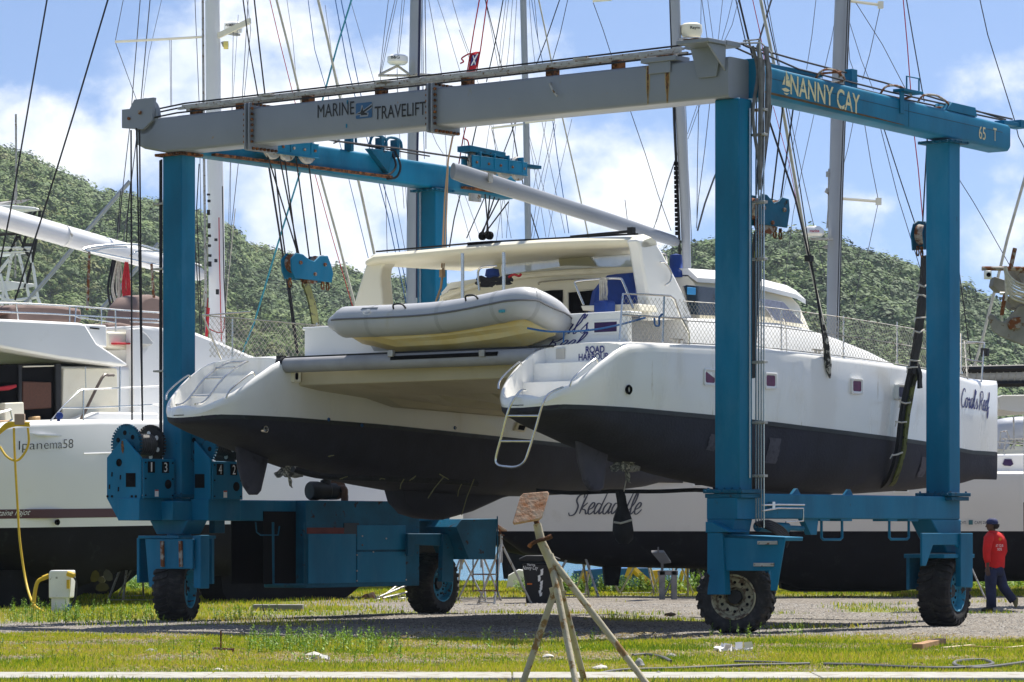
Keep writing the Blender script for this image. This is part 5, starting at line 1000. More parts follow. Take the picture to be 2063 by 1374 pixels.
m = MB(); m.tube(smooth_path([CK(x, y, .85) for x, y in [(1176, 614), (1160, 575), (1163, 567), (1200, 563), (1245, 561), (1256, 570), (1276, 622)]], 4), .018, 8); m.build('table_rail', STEEL, st)
m = MB(); r = random.Random(12)
for i in range(9): x = 1208+i*1.8; m.tube(smooth_path([CK(x, 563+r.uniform(-4, 4), .82), CK(x+r.uniform(-3, 3), 590, .80), CK(x+r.uniform(-4, 4), 606+r.uniform(0, 12), .82)], 3), .012, 5)
obj_at(G, m, 'coiled_rope', ROPEW, CK(1212, 590, .82), 'pale rope hanks hanging from the helm rail', 'rope')
m = MB(); m.bb((.62, CK(1214, 620, .7).y-.14, 4.62), (.85, CK(1214, 620, .7).y+.12, 4.86)); obj_at(G, m, 'winch_cover', CANVAS, CK(1214, 620, .7), 'small blue canvas winch cover in front of the helm table', 'canvas cover', bevel=.04)
p = G.pv(1362, 540, 3.0); m = MB(); m.lathe([(.001, .22), (.09, .2), (.1, .1), (.1, -.02), (.15, -.05), (.16, -.15), (.001, -.15)], p, (0, 0, 1), 18); obj_at(G, m, 'winch_cover', CANVAS, p, 'blue canvas cap on the cabin top at the foot of the mast', 'canvas cover', smooth=60)
m = MB(); p = G.pu(992, 562, 1.6); m.lathe([(.001, .12), (.1, .1), (.12, .0), (.001, -.08)], p+Vector((0, 0, .05)), (0, 0, 1), 14); obj_at(G, m, 'cushion', CANVAS, p, 'round blue cushion on the saloon roof beside tangled black lines', 'cushion', smooth=60)
m = MB(); r = random.Random(4)
for i in range(12):
    x = 968+r.uniform(0, 60); pts = [G.pu(x+r.uniform(-16, 22), 568+r.uniform(-9, 10)-(x-968)*.12, 1.55) for _ in range(6)]; m.tube(smooth_path(pts, 4), .02, 5)
obj_at(G, m, 'tangled_rope', ROPEB, G.pu(990, 570, 1.55), 'tangled black lines heaped on the saloon roof', 'rope')
m = MB(); m.tube(smooth_path([G.pu(x, y, 1.5) for x, y in [(1025, 558), (1035, 553), (1045, 556), (1050, 552)]], 3), .02, 5); obj_at(G, m, 'rope_end', ROPER, G.pu(1036, 556, 1.5), 'short red rope end beside the tangled black lines', 'rope')
# blue painter from the dinghy to the rail
m = MB(); m.tube(smooth_path([G.pd(1062, 661, 46.9), G.pd(1110, 668, 46.9), G.pd(1180, 666, 47), G.pd(1240, 656, 47.1), G.pd(1300, 640, 47.3)], 5), .016, 6); m.tube(smooth_path([G.pd(1318, 640, 47.3), G.pd(1320, 655, 47.3), G.pd(1328, 655, 47.3), G.pd(1328, 640, 47.3), G.pd(1335, 632, 47.3)], 4), .014, 6); m.tube([G.pd(1136, 668, 46.9), G.pd(1135, 690, 46.9)], .012, 5)
obj_at(G, m, 'mooring_line', ROPEBL, G.pd(1180, 666, 47), 'blue rope stretched from the dinghy bow to the stern rail', 'rope')
# rails, stanchions, netting
vo = lambda u: VN-HB(u)*1.05+.05
m = MB(); st_u = []
def stan(x, ytop, ybot):
    p = G.pv(x, ybot, vo(3)); q = G.pv(x, ytop, vo(3)); return p, q
rail = MB()
for pts in ([(1248, 686), (1252, 628), (1255, 592), (1300, 593), (1350, 596), (1358, 602), (1372, 640), (1388, 670), (1388, 694)], [(1335, 690), (1338, 597)], [(1252, 634), (1375, 642)]): rail.tube([G.pv(x, y, 1.2) for x, y in pts], .016, 6)
rail.build('stern_rail', STEEL, TN, split=True)
NETP = []
for (x, yb, yt) in ((1574, 710, 620), (1699, 722, 648), (1807, 732, 652), (1936, 753, 668), (1522, 700, 618)):
    p = G.pv(x, yb, vo(5) if x < 1750 else vo(8)); q = Vector((p.x, p.y, p.z+.66)); m = MB(); m.tube([p, q], .014, 6); m.disc(p, (0, 0, 1), .03, .03, 10); m.build('stanchion', STEEL, TN)
m = MB(); m.tube(smooth_path([G.pv(x, y, vo(3)) for x, y in [(1574, 640), (1582, 650), (1585, 710)]], 3), .011, 6); m.build('stanchion', STEEL, TN)
m = MB(); ps = [Vector((u, vo(u), ZS(u))) for u in (9.1, 9.75)]
m.tube([ps[0], ps[0]+Vector((-.1, 0, .62)), ps[1]+Vector((.1, 0, .66)), ps[1]], .016, 6); m.tube([ps[0]+Vector((-.06, 0, .32)), ps[1]+Vector((.05, 0, .34))], .014, 6); m.tube([ps[1]+Vector((.1, 0, .66)), (10.1, VN+.2, ZS(10.1)+.68), (9.8, VN+.7, ZS(10)+.66), (9.3, VN+.75, ZS(10))], .016, 6); m.build('bow_rail', STEEL, TN)
m = MB(); q = ps[1]+Vector((.12, 0, .5)); m.box(q, (.1, .12, .14)); m.build('navigation_light', BLACK, TN, bevel=.01)
for v in (VF, ):
    m = MB(); s_ = 1
    for u in (-.6, 1.4, 3.4, 5.4, 7.4, 9.2): m.tube([(u, v+HB(u)-.02, ZS(u)), (u, v+HB(u)-.02, ZS(u)+.66)], .014, 6)
    m.tube([(-.9, v+.7, ZS(0)), (-1.3, v+.72, ZS(0)+.66), (-1.2, v-.2, ZS(0)+.68)], .016, 6); m.tube([(-1.3, v+.72, ZS(0)+.66), (9.2, v+HB(9.2), ZS(9)+.66)], .01, 5); m.build('side_rail', STEEL, TF)
def net(par, P0, P1, h, n, name='safety_net', vcurve=None, r=.0032, slope=1.0):
    m = MB(); P0, P1 = Vector(P0), Vector(P1); L = (P1-P0).length; d = (P1-P0)/L; st = L/n; k = h/st*slope
    for i in range(-int(k)-1, n+1):
        for s in (1, -1):
            a, b = i*st, (i+k)*st; za, zb = (0, h) if s > 0 else (h, 0)
            if a < 0: za += (zb-za)*(-a)/(b-a); a = 0
            if b > L: zb = za+(zb-za)*(L-a)/(b-a); b = L
            if b-a < .01: continue
            q0, q1 = P0+d*a, P0+d*b; q0.z += za; q1.z += zb
            if vcurve: q0.y, q1.y = vcurve(q0.x), vcurve(q1.x)
            m.tube([q0, q1], r, 3, False)
    return m.build(name, NETM, par, smooth=0, recalc=False)
NETM = mat('net_cord', (.40, .375, .31), .85)
m = MB()
for dz in (.62, .34, .02):
    pts = [Vector((u, vo(u), ZS(u)+dz)) for u in np.linspace(.3, 9.2, 24)]; m.tube(pts, .007, 4, False)
m.build('lifeline', GALV, TN, split=True)
for a, b, n in ((.3, 2.6, 26), (2.6, 5.4, 32), (5.4, 7.2, 20), (7.2, 9.15, 22)): net(TN, (a, vo(a), ZS(a)+.03), (b, vo(b), ZS(b)+.03), .59, n, vcurve=vo)
a, b = G.pv(1252, 686, 1.2), G.pv(1385, 690, 1.2); net(TN, a, b, .62, 16)
a, b = (-1.1, VF+.75, ZS(0)+.02), (1.9, VF+.75, ZS(1)+.02); net(TF, a, b, .62, 30); net(TF, (-1.15, VF+.72, ZS(0)+.02), (-1.15, VF-.1, ZS(0)+.02), .62, 8)
m = MB()
for x, y, v in ((1364, 690, 1.25), (1647, 711, 1.2)): p = G.pv(x, y, v); m.beam(p+Vector((-.14, 0, .045)), p+Vector((.14, 0, .045)), .03, .025); m.box(p+Vector((-.05, 0, .02)), (.03, .03, .05)); m.box(p+Vector((.05, 0, .02)), (.03, .03, .05))
m.build('cleat', GALV, TN, split=True)
# swimming ladder off the near stern, folded one on the far stern
LA = lambda px, py, u: G.pu(px, py, u)
m = MB(); uu = -2.72; m.tube(smooth_path([LA(x, y, u) for x, y, u in [(1058, 786, -2.45), (1046, 790, -2.6), (1026, 822, uu), (1010, 880, uu), (999, 922, uu), (1003, 936, uu), (1020, 940, uu), (1040, 940, uu), (1056, 930, uu), (1066, 905, uu), (1080, 860, uu), (1094, 812, uu), (1108, 792, -2.6), (1134, 780, -2.3)]], 4), .017, 8)
for y0, x0, x1 in ((838, 1022, 1087), (889, 1008, 1071)): m.tube([LA(x0, y0, uu), LA(x1, y0, uu)], .016, 8)
m.build('swim_ladder', STEEL, TN)
ub2 = [(-2.35, VF+.22), (-2.35, VF-.22)]; m = MB(); 
for s in (-.2, .2): m.tube(smooth_path([(-2.42, VF+s, 3.36), (-2.2, VF+s, 3.42), (-1.8, VF+s, 3.78), (-1.4, VF+s, 4.0), (-1.25, VF+s*.9, 4.05)], 4), .017, 8)
m.tube([(-1.25, VF+.19, 4.05), (-1.25, VF-.19, 4.05)], .017, 8)
for u, z in ((-2.1, 3.5), (-1.8, 3.78), (-1.55, 3.95)): m.tube([(u, VF+.2, z), (u, VF-.2, z)], .014, 8)
m.build('swim_ladder', STEEL, TF)
# mast, boom, radar
DM = G.W(G.pv(1382, 555, 4.9)).y
MA = lambda px, py: G.pd(px, py, DM)
def mastloft(pts, name, mt, par, asp=1.5, fr=G, D=None):
    """pts: (px, py, width px)"""
    m = MB(); rings = []
    for x, y, w in pts:
        c = fr.pd(x, y, D); r = w/2*D/FPX; rings.append([c+Vector((math.cos(a)*r*asp*fr.s[0]*1.0, 0, 0))+Vector((0, math.sin(a)*r, 0)) for a in np.linspace(0, 2*math.pi, 19)[:-1]])
    m.loft(rings); return m.build(name, mt, par, smooth=60)
mt_ = mastloft([(1384, 560, 19), (1380, 420, 21), (1372, 250, 22), (1363, 100, 23), (1357, -60, 23), (1350, -420, 20)], 'mast', ALU, K, 1.25, G, DM)
m = MB(); m.tube([MA(1371, 560), MA(1367, 420), MA(1359, 250), MA(1351, 0), MA(1345, -300)], .025, 5); m.build('sail_track', BLACK, mt_)
m = MB()
for y in np.linspace(330, 470, 16): m.box(MA(1362+(y-330)*.02, y), (.05, .06, .06))
m.build('batten_car', DARK, mt_)
p = MA(1393, 62); m = MB(); m.lathe([(.001, .10), (.12, .12), (.17, .09), (.18, -.02), (.15, -.10), (.001, -.11)], p, (0, 0, 1), 28); rd = m.build('radar_dome', GELC, mt_, smooth=40); write(rd, 'Raym', p+Vector((-.78, -.62, 0))*.17+Vector((.62, -.78, 0))*-.03+Vector((0, 0, -.01)), (.62, -.78, 0), .16, .06, PRINT, 'lettering', nrm=(-.78, -.62, 0), bold=.02, lift=.012)
m = MB(); m.box(p+Vector((-.08, .02, -.16)), (.34, .1, .03)); m.tube([p+Vector((math.cos(a)*.22, math.sin(a)*.22, -.14)) for a in np.linspace(0, 6.28, 20)], .01, 5); m.build('radar_bracket', ALU, mt_)
m = MB(); rings = []
B0, B1 = G.pd(1366, 488, DM), G.pd(912, 344, G.W(G.pv(912, 344, 4.6)).y if False else DM-3.9)
d_ = (B1-B0).normalized(); up = Vector((0, 0, 1)); sdv = d_.cross(up).normalized(); u2 = sdv.cross(d_)
for t, h, w in ((0, .06, .035), (.02, .09, .05), (.3, .12, .06), (.96, .14, .065), (1, .125, .06)):
    c = B0+(B1-B0)*t; rings.append([c+sdv*math.cos(a)*w+u2*math.sin(a)*h for a in np.linspace(0, 6.283, 17)[:-1]])
m.loft(rings); bm = m.build('boom', GREY, K, smooth=60)
m = MB(); m.box(B1+(B0-B1)*.10-u2*.30, (.25, .05, .12)); m.box(B1+(B0-B1)*.135+u2*.04+sdv*-.105, (.10, .02, .14)); m.build('boom_plate', GALV, bm, split=True)
# mainsheet blocks on the hard top
m = MB(); c = G.pu(975, 488, 1.35)
for s in (-.09, .05): m.disc(c+Vector((0, s, .10)), (1, 0, 0), .065, .05, 14)
m.box(c+Vector((0, 0, -.02)), (.2, .5, .05)); m.build('mainsheet_block', DARK, ht, split=True)
m = MB(); [m.tube([c+Vector((0, s, .12)), B1+(B0-B1)*t-u2*.2], .012, 5) for s, t in ((-.09, .14), (-.05, .16), (.03, .18), (.07, .2), (.0, .24))]; m.build('mainsheet', ROPEB, bm, split=True)
m = MB(); m.tube([HT(758, 512)+Vector((0, 0, .04)), HT(980, 494)+Vector((0, 0, .05)), HT(1130, 486)+Vector((0, 0, .05)), HT(1285, 478)+Vector((0, 0, .05))], .015, 6); m.beam(HT(1150, 484)+Vector((0, 0, .05)), HT(1272, 474)+Vector((0, 0, .06)), .04, .04); m.box(HT(1272, 473)+Vector((0, 0, .06)), (.08, .1, .1)); m.build('traveller_track', BLACK, ht)
# dinghy
DG = G.root('inflatable_dinghy', (ud, 4.4, zd+.12), 'grey inflatable dinghy with a cream ribbed hull lashed on the stern tube of the catamaran', 'dinghy')
DB = lambda px, py, u: G.pu(px, py, u)
un = ud-.05
nearp = [DB(x, y, un) for x, y in [(682, 650), (720, 648), (800, 645), (880, 640), (950, 630), (1010, 618), (1050, 611)]]
w_ = .86
bow = [nearp[-1]+Vector((.16, -.10, -.02)), nearp[-1]+Vector((w_*.5, -.22, -.16)), nearp[-1]+Vector((w_-.15, -.12, -.28))]
farp = [p+Vector((w_, 0, -.28)) for p in reversed(nearp)]
path = smooth_path(nearp+bow+farp, 4); n = len(path)
rad = []
for i in range(n):
    t = min(i, n-1-i)/n; rad.append(.235 if t > .03 else .16+.075*min(1, t/.03))
m = MB(); m.tube([path[0]+Vector((0, .14, .0))]+path+[path[-1]+Vector((0, .14, 0))], [.09]+rad+[.09], 20); hyp = mat('hypalon', (.42, .43, .45), .45, var=.08, vsc=2, dirt=(.36, .31, .18), damt=.18, dsc=2, soft=.3); tb = m.build('inflatable_tube', hyp, DG, smooth=180)
m = MB()
for dz in (.0,):
    L = []
    for i, p in enumerate(path):
        t = (path[min(i+1, n-1)]-path[max(i-1, 0)]).normalized(); o = Vector((0, 0, 1)).cross(t).normalized(); o = -o if i < n/2 and o.x > 0 else o; out = (p-Vector((un+w_/2, 4.6, p.z))); out = o if o.dot(out) > 0 else -o; L.append(p+out*(rad[i]+.002)+Vector((0, 0, .03)))
    m.tube(L, .016, 6)
m.build('rubbing_strake', mat('strake', (.14, .14, .15), .7), tb)
for i in range(6, n-6, 7):
    t_ = (path[i+1]-path[i-1]).normalized(); m = MB(); m.tube([path[i]-t_*.035, path[i]+t_*.035], rad[i]+.0035, 24, False); m.build('seam_band', mat('seam_grey', (.36, .37, .385), .5) if i == 6 else bpy.data.materials['seam_grey'], tb, smooth=180)
for i in (9, 17):
    q_ = path[i]+Vector((-rad[i]*.7, 0, rad[i]*.7)); m = MB(); m.tube(smooth_path([q_+Vector((0, -.12, -.02)), q_+Vector((-.05, -.08, .05)), q_+Vector((-.05, .08, .05)), q_+Vector((0, .12, -.02))], 4), .014, 6); m.build('handle', BLACK, tb)
p = DB(738, 628, un-.2); m = MB(); m.add([DB(x, y, un-.155-.03*(y > 630)) for x, y in [(712, 637), (730, 620), (762, 619), (755, 634)]]+[], [(0, 1, 2, 3)]); m.build('logo_patch', mat('logo_grey', (.20, .21, .23), .6), tb, smooth=0)
m = MB(); c = DB(740, 629, un-.21); m.loft([[c+Vector((-.012, math.cos(a)*r, math.sin(a)*r*.42)) for a in np.linspace(0, 6.283, 17)[:-1]] for r in (.085, .07)], caps=False); m.build('logo_ring', WHITEP, tb)
# hull under the tubes
m = MB(); rings = []
keel = [(700, 690), (745, 700), (790, 716), (900, 714), (990, 706), (1050, 690), (1085, 672)]
chine = [(700, 672), (745, 676), (790, 684), (900, 676), (990, 664), (1040, 655), (1085, 655)]
uc = un+w_/2
for (kx, ky), (cx_, cy) in zip(keel, chine):
    k = DB(kx, ky, uc-.2); c = DB(cx_, cy, un+.05); half = (w_/2-.04)*(1 if kx < 1000 else (.72 if kx < 1070 else .25)); v = c.y
    zk = k.z-.02; zc_ = c.z
    rings.append([(uc-half, v, zc_+.16), (uc-half, v, zc_), (uc-half*.8, v, zc_-.05+0*zk), (uc-half*.72, v, zc_-(zc_-zk)*.42), (uc-half*.66, v, zc_-(zc_-zk)*.45), (uc-half*.1, v, zk), (uc+half*.1, v, zk), (uc+half*.66, v, zc_-(zc_-zk)*.45), (uc+half*.8, v, zc_-.05), (uc+half, v, zc_), (uc+half, v, zc_+.16)])
m.loft(rings, closed=True); m.build('dinghy_hull', mat('stained_cream', (.70, .55, .24), .35, var=.10, vsc=2, dirt=(.72, .68, .52), damt=.45, dsc=1.8, soft=.35), DG, smooth=30)
m = MB()
for px in (788, 972): p = DB(px, 712, uc-.5); m.box(p, (.06, .1, .10)); m.box(p+Vector((.3, 0, -.02)), (.5, .05, .05))
m.build('chock', GALV, DG, bevel=.008, split=True)
m = MB(); p = DB(1011, 627, un-.24); m.box(p, (.04, .09, .04)); m.build('valve', ROPET, tb)
m = MB(); a = DB(795, 722, uc-.4); b = DB(1010, 715, uc-.4); m.bb((a.x-.1, b.y, a.z-.03), (a.x+.6, a.y, a.z+.03)); m.build('support_board', DARK, DG)
# lashings under the hulls: dark belly sling with pale rope tails
m = MB(); P1 = [G.pv(x, y, 6.8) for x, y in [(590, 945), (640, 958), (700, 962), (800, 966), (900, 970), (960, 975)]]; m.tube(smooth_path(P1, 3), .05, 6); P2 = [G.pd(x, y, 50) for x, y in [(1080, 988), (1150, 993), (1230, 990), (1260, 990), (1330, 990), (1400, 987), (1445, 990)]]; m.tube(smooth_path(P2, 3), .035, 6)
obj_at(G, m, 'belly_sling', WEBB, P1[2], 'dark sling drooping beneath the far hull of the lifted catamaran', 'sling')
m = MB(); r = random.Random(6)
for x, y in ((665, 920), (690, 964), (765, 966), (830, 966), (895, 962)): q = G.pd(x, y, 50.6); m.tube(smooth_path([q, q+Vector((r.uniform(-.05, .05), r.uniform(-.1, .1), r.uniform(-.06, .08))), q+Vector((r.uniform(-.1, .1), r.uniform(-.12, .12), r.uniform(-.05, .05)))], 3), .008, 5)
for (x, y, x1, y1) in ((893, 962, 862, 1004), (814, 965, 806, 985), (930, 975, 922, 1000), (955, 965, 930, 1038)): m.tube([G.pd(x, y, 50.5), G.pd((x+x1)/2-2, (y+y1)/2, 50.5), G.pd(x1, y1, 50.5)], .008, 5)
obj_at(G, m, 'rope_tails', mat('mossy_rope', (.16, .15, .07), .9), G.pd(800, 963, 50.6), 'loose pale rope tails dangling under the far hull', 'rope')
m = MB(); D_ = 49.5; rings = []
for (y, x0, x1) in ((988, 1238, 1258), (1000, 1240, 1262), (1020, 1243, 1266), (1045, 1234, 1276), (1070, 1232, 1280), (1086, 1236, 1277), (1096, 1246, 1268)):
    c = G.pd((x0+x1)/2, y, D_); h = (x1-x0)/2*D_/FPX; rings.append([c+Vector((math.cos(a)*h, math.sin(a)*h*.8, 0))*(1+.12*math.sin(a*5+y)) for a in np.linspace(0, 6.283, 15)[:-1]])
m.loft(rings); obj_at(G, m, 'hanging_sling', WEBB, G.pd(1255, 1050, D_), 'bundled black sling hanging in front of the white hull lettering', 'sling', smooth=40)
m = MB(); m.tube([G.pd(x, 1050+dy, D_-.22) for x, dy in ((1236, 2), (1250, 4), (1262, 1), (1274, -3))], .018, 6); m.tube([G.pd(1263, 960, D_-.1), G.pd(1257, 990, D_-.1)], .008, 5); obj_at(G, m, 'rope_tie', ROPEW, G.pd(1255, 1052, D_-.22), 'pale cord tied round the bundled black sling', 'cord')
wires(G, K, 'shroud', FURL, [(1528, -20, 1570, 180, 1608, 400, 1628, 515, 7)], 49.6)
wires(G, K, 'shroud', ROPEB, [(1484, -20, 1540, 215, 1602, 400, 1640, 560, 1660, 690, 4.5), (1537, -10, 1572, 150, 1612, 380, 1630, 500, 1655, 640, 2.5)], 49.5)
wires(G, K, 'shroud', FURL, [(1628, 515, 1645, 590, 1658, 650, 6)], 49.6)
m = MB(); m.tube([G.pv(x, y, .98) for x, y in [(1655, 640), (1664, 690), (1668, 735), (1672, 762)]], [.03, .05, .06, .015], 8); m.build('shroud_cover', mat('spotted_cover', (.5, .48, .42), .8, var=.3, dirt=(.03, .03, .03), damt=.5, dsc=12), K)
m = MB(); m.box(G.pd(1630, 521, 49.5), (.1, .1, .09)); m.build('shroud_fitting', BLACK, K)
# ================================================================ BACKGROUND BOATS
def lin(fr, pts, v): a, b = tr(pts, v, fr); return lambda u: float(np.interp(u, a, b))
I = Fr(-9.52, 61, 56)
IP = I.root('catamaran', (8, 4.2, 1.5), 'large white cruising catamaran with maroon waterline stripe standing ashore on the left', 'catamaran')
izs = lin(I, [(-20, 868), (60, 852), (220, 847)], 0); izw = lin(I, [(0, 1063), (270, 1056)], 0)
IB = [(-8, 1120), (60, 1178), (150, 1192), (200, 1150), (300, 1146), (450, 1165), (640, 1150), (850, 1130), (960, 1085), (1060, 1052)]
izb = lin(I, IB, .9); IL = 18.5
ihb = lambda u: .5+.45*min(1, (u+.1)/1.5) if u < 1.5 else (.95 if u < 7 else .95*(1-((u-7)/(IL-7))**2.2)+.03)
izs2 = lambda u: izs(min(u, 3))+max(0, u-3)*.02; izw2 = lambda u: 1.50+u*.012
MAROON = mat('maroon_stripe', (.085, .03, .035), .5, var=.1)
for v in (.95, 7.5):
    t, b = hull_shape(IP, I, v, [-.1, -.02, .1, .4, 1, 2, 3, 4.5, 6, 7.5, 9, 10.5, 12, 13.5, 15, 16.2, 17.4, 18.2, 18.45, 18.5], ihb, izs2, izw2, lambda u: min(izb(u), izw2(u)-.05), lambda u: None, GEL2, BLACKP)
    P_ = [I.pv(x, y, .9) for x, y in [(425, 1150), (430, 1195), (450, 1222), (500, 1231), (600, 1230), (650, 1222), (690, 1195), (740, 1150)]]; m = MB(); m.loft([[(p.x, v+o, p.z) for p in P_] for o in (-.3, -.22, .22, .3)]); m.build('keel', BLACKP, b, smooth=50)
    if v < 2:
        m = MB(); P_ = [I.pv(x, y, .9) for x, y in [(-80, 1150), (-80, 1226), (90, 1226), (135, 1200), (165, 1182), (215, 1146)]]; m.loft([[(p.x, v+o, p.z) for p in P_] for o in (-.35, -.3, .3, .35)]); m.build('keel', BLACKP, b, smooth=50)
        T0 = t; m = MB(); L, U, L2, U2 = [], [], [], []
        uu = np.linspace(.02, 18.2, 60)
        for u in uu:
            z = izw2(u); f = lambda zz: v-ihb(u)*(1+.05*.6*min(1, (zz-z)/((izs2(u)-z)*.45)))-.006
            L.append((u, f(z+.17), z+.17)); U.append((u, f(z+.34), z+.34))
        m.add(L+U, [(i, i+1, 61+i, 60+i) for i in range(59)]); m.build('waterline_stripe', MAROON, t, smooth=180)
        m = MB(); L = []; U = []
        for u in uu[8:48]:
            z = izs2(u)-.62; f = v-ihb(u)*1.045-.003; L.append((u, f-.012, z)); U.append((u, f, z+.03))
        m.add(L+U, [(i, i+1, 41+i, 40+i) for i in range(39)]); m.build('hull_knuckle', GEL2, t, smooth=180)
        for x, y in ((115, 1052),): p = I.pv(x, y, v-.99); m = MB(); m.lathe([(.001, -.02), (.05, -.02), (.06, .02), (.05, .03)], p, (0, -1, 0), 16); m.build('exhaust_outlet', DARK, t)
        m = MB(); m.prism([I.pv(x, y, .02-.05) for x, y in [(66, 874), (130, 877), (220, 875), (222, 877), (130, 880), (76, 877)]], (0, .05, 0)); m.build('hull_knuckle', GEL2, t)
ihc = lambda u, z: .95-ihb(u)*(1+.03*min(1, max(0, (z-izw2(u))/((izs2(u)-izw2(u))*.45)))+.02*min(1, max(0, (z-izw2(u)-(izs2(u)-izw2(u))*.45)/((izs2(u)-izw2(u))*.5))))
a, b = I.pv(50, 912, -.03), I.pv(146, 908, -.03); write(T0, 'Ipanema58', a, b-a, (b-a).length, .22, PRINT, 'boat_name', nrm=(0, -1, 0), bold=-.012, lift=.008, conf=ihc)
a, b = I.pv(-3, 1044, -.03), I.pv(69, 1041, -.03); write(T0, 'Fountaine Pajot', a, b-a, (b-a).length, .14, WHITEP, 'builder_name', nrm=(0, -1, 0), shear=.5, lift=.015, conf=ihc)
def iprism(pts, v, d, name, mt, par=IP, bevel=.02, **k): m = MB(); m.prism([I.pv(x, y, v) for x, y in pts], (0, d, 0)); return m.build(name, mt, par, bevel=bevel, **k)
cab_ = iprism([(122, 738), (262, 738), (292, 700), (285, 655), (330, 660), (395, 668), (450, 690), (510, 716), (600, 745), (720, 790), (760, 880), (122, 862)], 1.5, 5.6, 'deck_house', GEL2, bevel=.08)
iprism([(-150, 636), (60, 645), (160, 650), (172, 652), (195, 690), (262, 735), (250, 738), (120, 722), (0, 700), (-150, 690)], 1.1, 6.2, 'cockpit_roof', GEL2, bevel=.05)
iprism([(150, 652), (215, 655), (216, 700), (160, 690)], 1.35, 5.5, 'flybridge_wall', GEL2, bevel=.03)
iprism([(182, 659), (201, 661), (201, 664), (182, 662)], 1.33, .02, 'handle_slot', DARK)
iprism([(216, 668), (262, 668), (262, 705), (216, 700)], 1.6, 5, 'flybridge_seat', GELC, bevel=.05)
iprism([(235, 690), (264, 690), (264, 694), (236, 694)], 1.45, .3, 'red_trim', ROPER)
iprism([(268, 662), (284, 660), (284, 848), (270, 848)], 1.4, .2, 'flybridge_support', GEL2)
iprism([(284, 664), (296, 672), (310, 690), (306, 696), (285, 695)], 1.44, .06, 'side_window', mat('soft_grey_glass', (.45, .45, .43), .2), bevel=.03)
iprism([(128, 742), (236, 742), (240, 852), (126, 852)], 1.38, .1, 'cockpit_side', GELC)
dk = iprism([(-60, 735), (124, 732), (124, 862), (-60, 866)], 1.42, .3, 'doorway', DARK)
WOODB = mat('lit_blind', (.09, .03, .012), .6, var=.2, vsc=20); iprism([(46, 768), (104, 770), (104, 822), (46, 826)], 1.36, .04, 'window_blind', WOODB, dk); iprism([(-5, 780), (34, 774), (35, 780), (20, 786), (-5, 788)], 1.36, .04, 'red_cushion', ROPER, dk); iprism([(48, 737), (110, 736), (110, 738), (48, 740)], 1.36, .04, 'lamp_strip', GELC, dk)
iprism([(-5, 735), (36, 735), (38, 770), (-5, 772)], 1.38, .03, 'tinted_pane', DARK, dk); iprism([(38, 735), (45, 735), (45, 860), (38, 862)], 1.34, .05, 'door_frame', BLACK, dk); iprism([(112, 733), (124, 732), (124, 862), (114, 862)], 1.35, .05, 'door_frame', BLACK, dk)
iprism([(10, 812), (48, 810), (50, 850), (12, 852)], 1.0, .3, 'cockpit_locker', GELC); iprism([(-20, 848), (24, 846), (26, 856), (-20, 858)], .6, .6, 'wooden_step', mat('varnished_wood', (.42, .25, .12), .6, var=.2)); iprism([(72, 840), (82, 838), (82, 850), (72, 850)], 1.0, .2, 'wooden_step', mat('pale_wood', (.5, .32, .15), .6))
iprism([(165, 845), (200, 830), (320, 832), (320, 850), (165, 852)], .9, .4, 'side_deck_coaming', GEL2, bevel=.04)
iprism([(20, 618), (35, 614), (110, 615), (165, 622), (166, 650), (20, 648)], 2.2, 2.5, 'canvas_dodger', BROWN, bevel=.06)
iprism([(-30, 624), (20, 626), (28, 630), (0, 636), (-30, 634)], 2.2, 1.0, 'wooden_table', WOODB)
iprism([(268, 664), (270, 640), (276, 615), (290, 598), (305, 593), (322, 596), (340, 610), (345, 664)], 3.0, .8, 'seat_cover', BROWN, bevel=.08)
iprism([(217, 652), (245, 650), (268, 655), (268, 668), (217, 668)], 2.5, 2.0, 'seat_cover', BROWN, bevel=.04)
ip = lambda x, y, v: I.pv(x, y, v)
def itube(pl, v, r, name, mt, par=IP, sm=0): 
    for q in pl: m = MB(); P_ = [ip(x, y, v) for x, y in q]; m.tube(smooth_path(P_, 3) if sm else P_, r, 7); m.build(name, mt, par)
itube([[(-10, 610), (60, 612), (165, 618), (232, 624), (325, 630)], [(-10, 628), (100, 632), (165, 636), (240, 640), (325, 644)]], 1.8, .018, 'flybridge_rail', STEEL)
itube([[(32, 610), (37, 645)], [(140, 616), (140, 650)], [(153, 620), (150, 652)], [(204, 622), (204, 655)], [(232, 624), (234, 690)], [(150, 636), (160, 640), (232, 650)], [(262, 648), (320, 650)]], 1.8, .016, 'flybridge_rail', STEEL)
itube([[(180, 508), (176, 625)], [(305, 530), (310, 600)]], 2.0, .028, 'bimini_post', RUSTY_GREY)
itube([[(168, 502), (185, 497), (235, 492), (280, 493), (322, 505)], [(168, 502), (180, 506), (215, 500), (255, 498)], [(262, 515), (280, 506), (322, 508)], [(168, 503), (300, 530), (325, 534)]], 2.0, .022, 'bimini_frame', STEEL, sm=1)
itube([[(160, 850), (170, 832), (205, 762), (218, 756), (229, 756)]], .9, .03, 'handrail', mat('bronze_rail', (.10, .07, .05), .4), sm=1)
itube([[(95, 856), (130, 815), (160, 787), (168, 785)], [(168, 785), (168, 850)], [(242, 738), (241, 828)], [(168, 785), (320, 778)], [(125, 822), (168, 822), (320, 815)]], .25, .015, 'side_rail', STEEL)
itube([[(172, 738), (173, 785)]], 1.2, .01, 'antenna', STEEL); itube([[(-20, 836), (20, 826), (24, 845), (0, 868), (-20, 880)]], .1, .022, 'stern_rail', STEEL)
p = ip(118, 838, .3); m = MB(); m.lathe([(.001, 0), (.06, 0), (.07, .05), (.07, .14), (.06, .17), (.001, .18)], p, (-.6, -.7, 0), 16); m.tube([p, p+Vector((0, 0, -.12))], .03, 6); m.build('deck_lamp', CANVAS, IP)
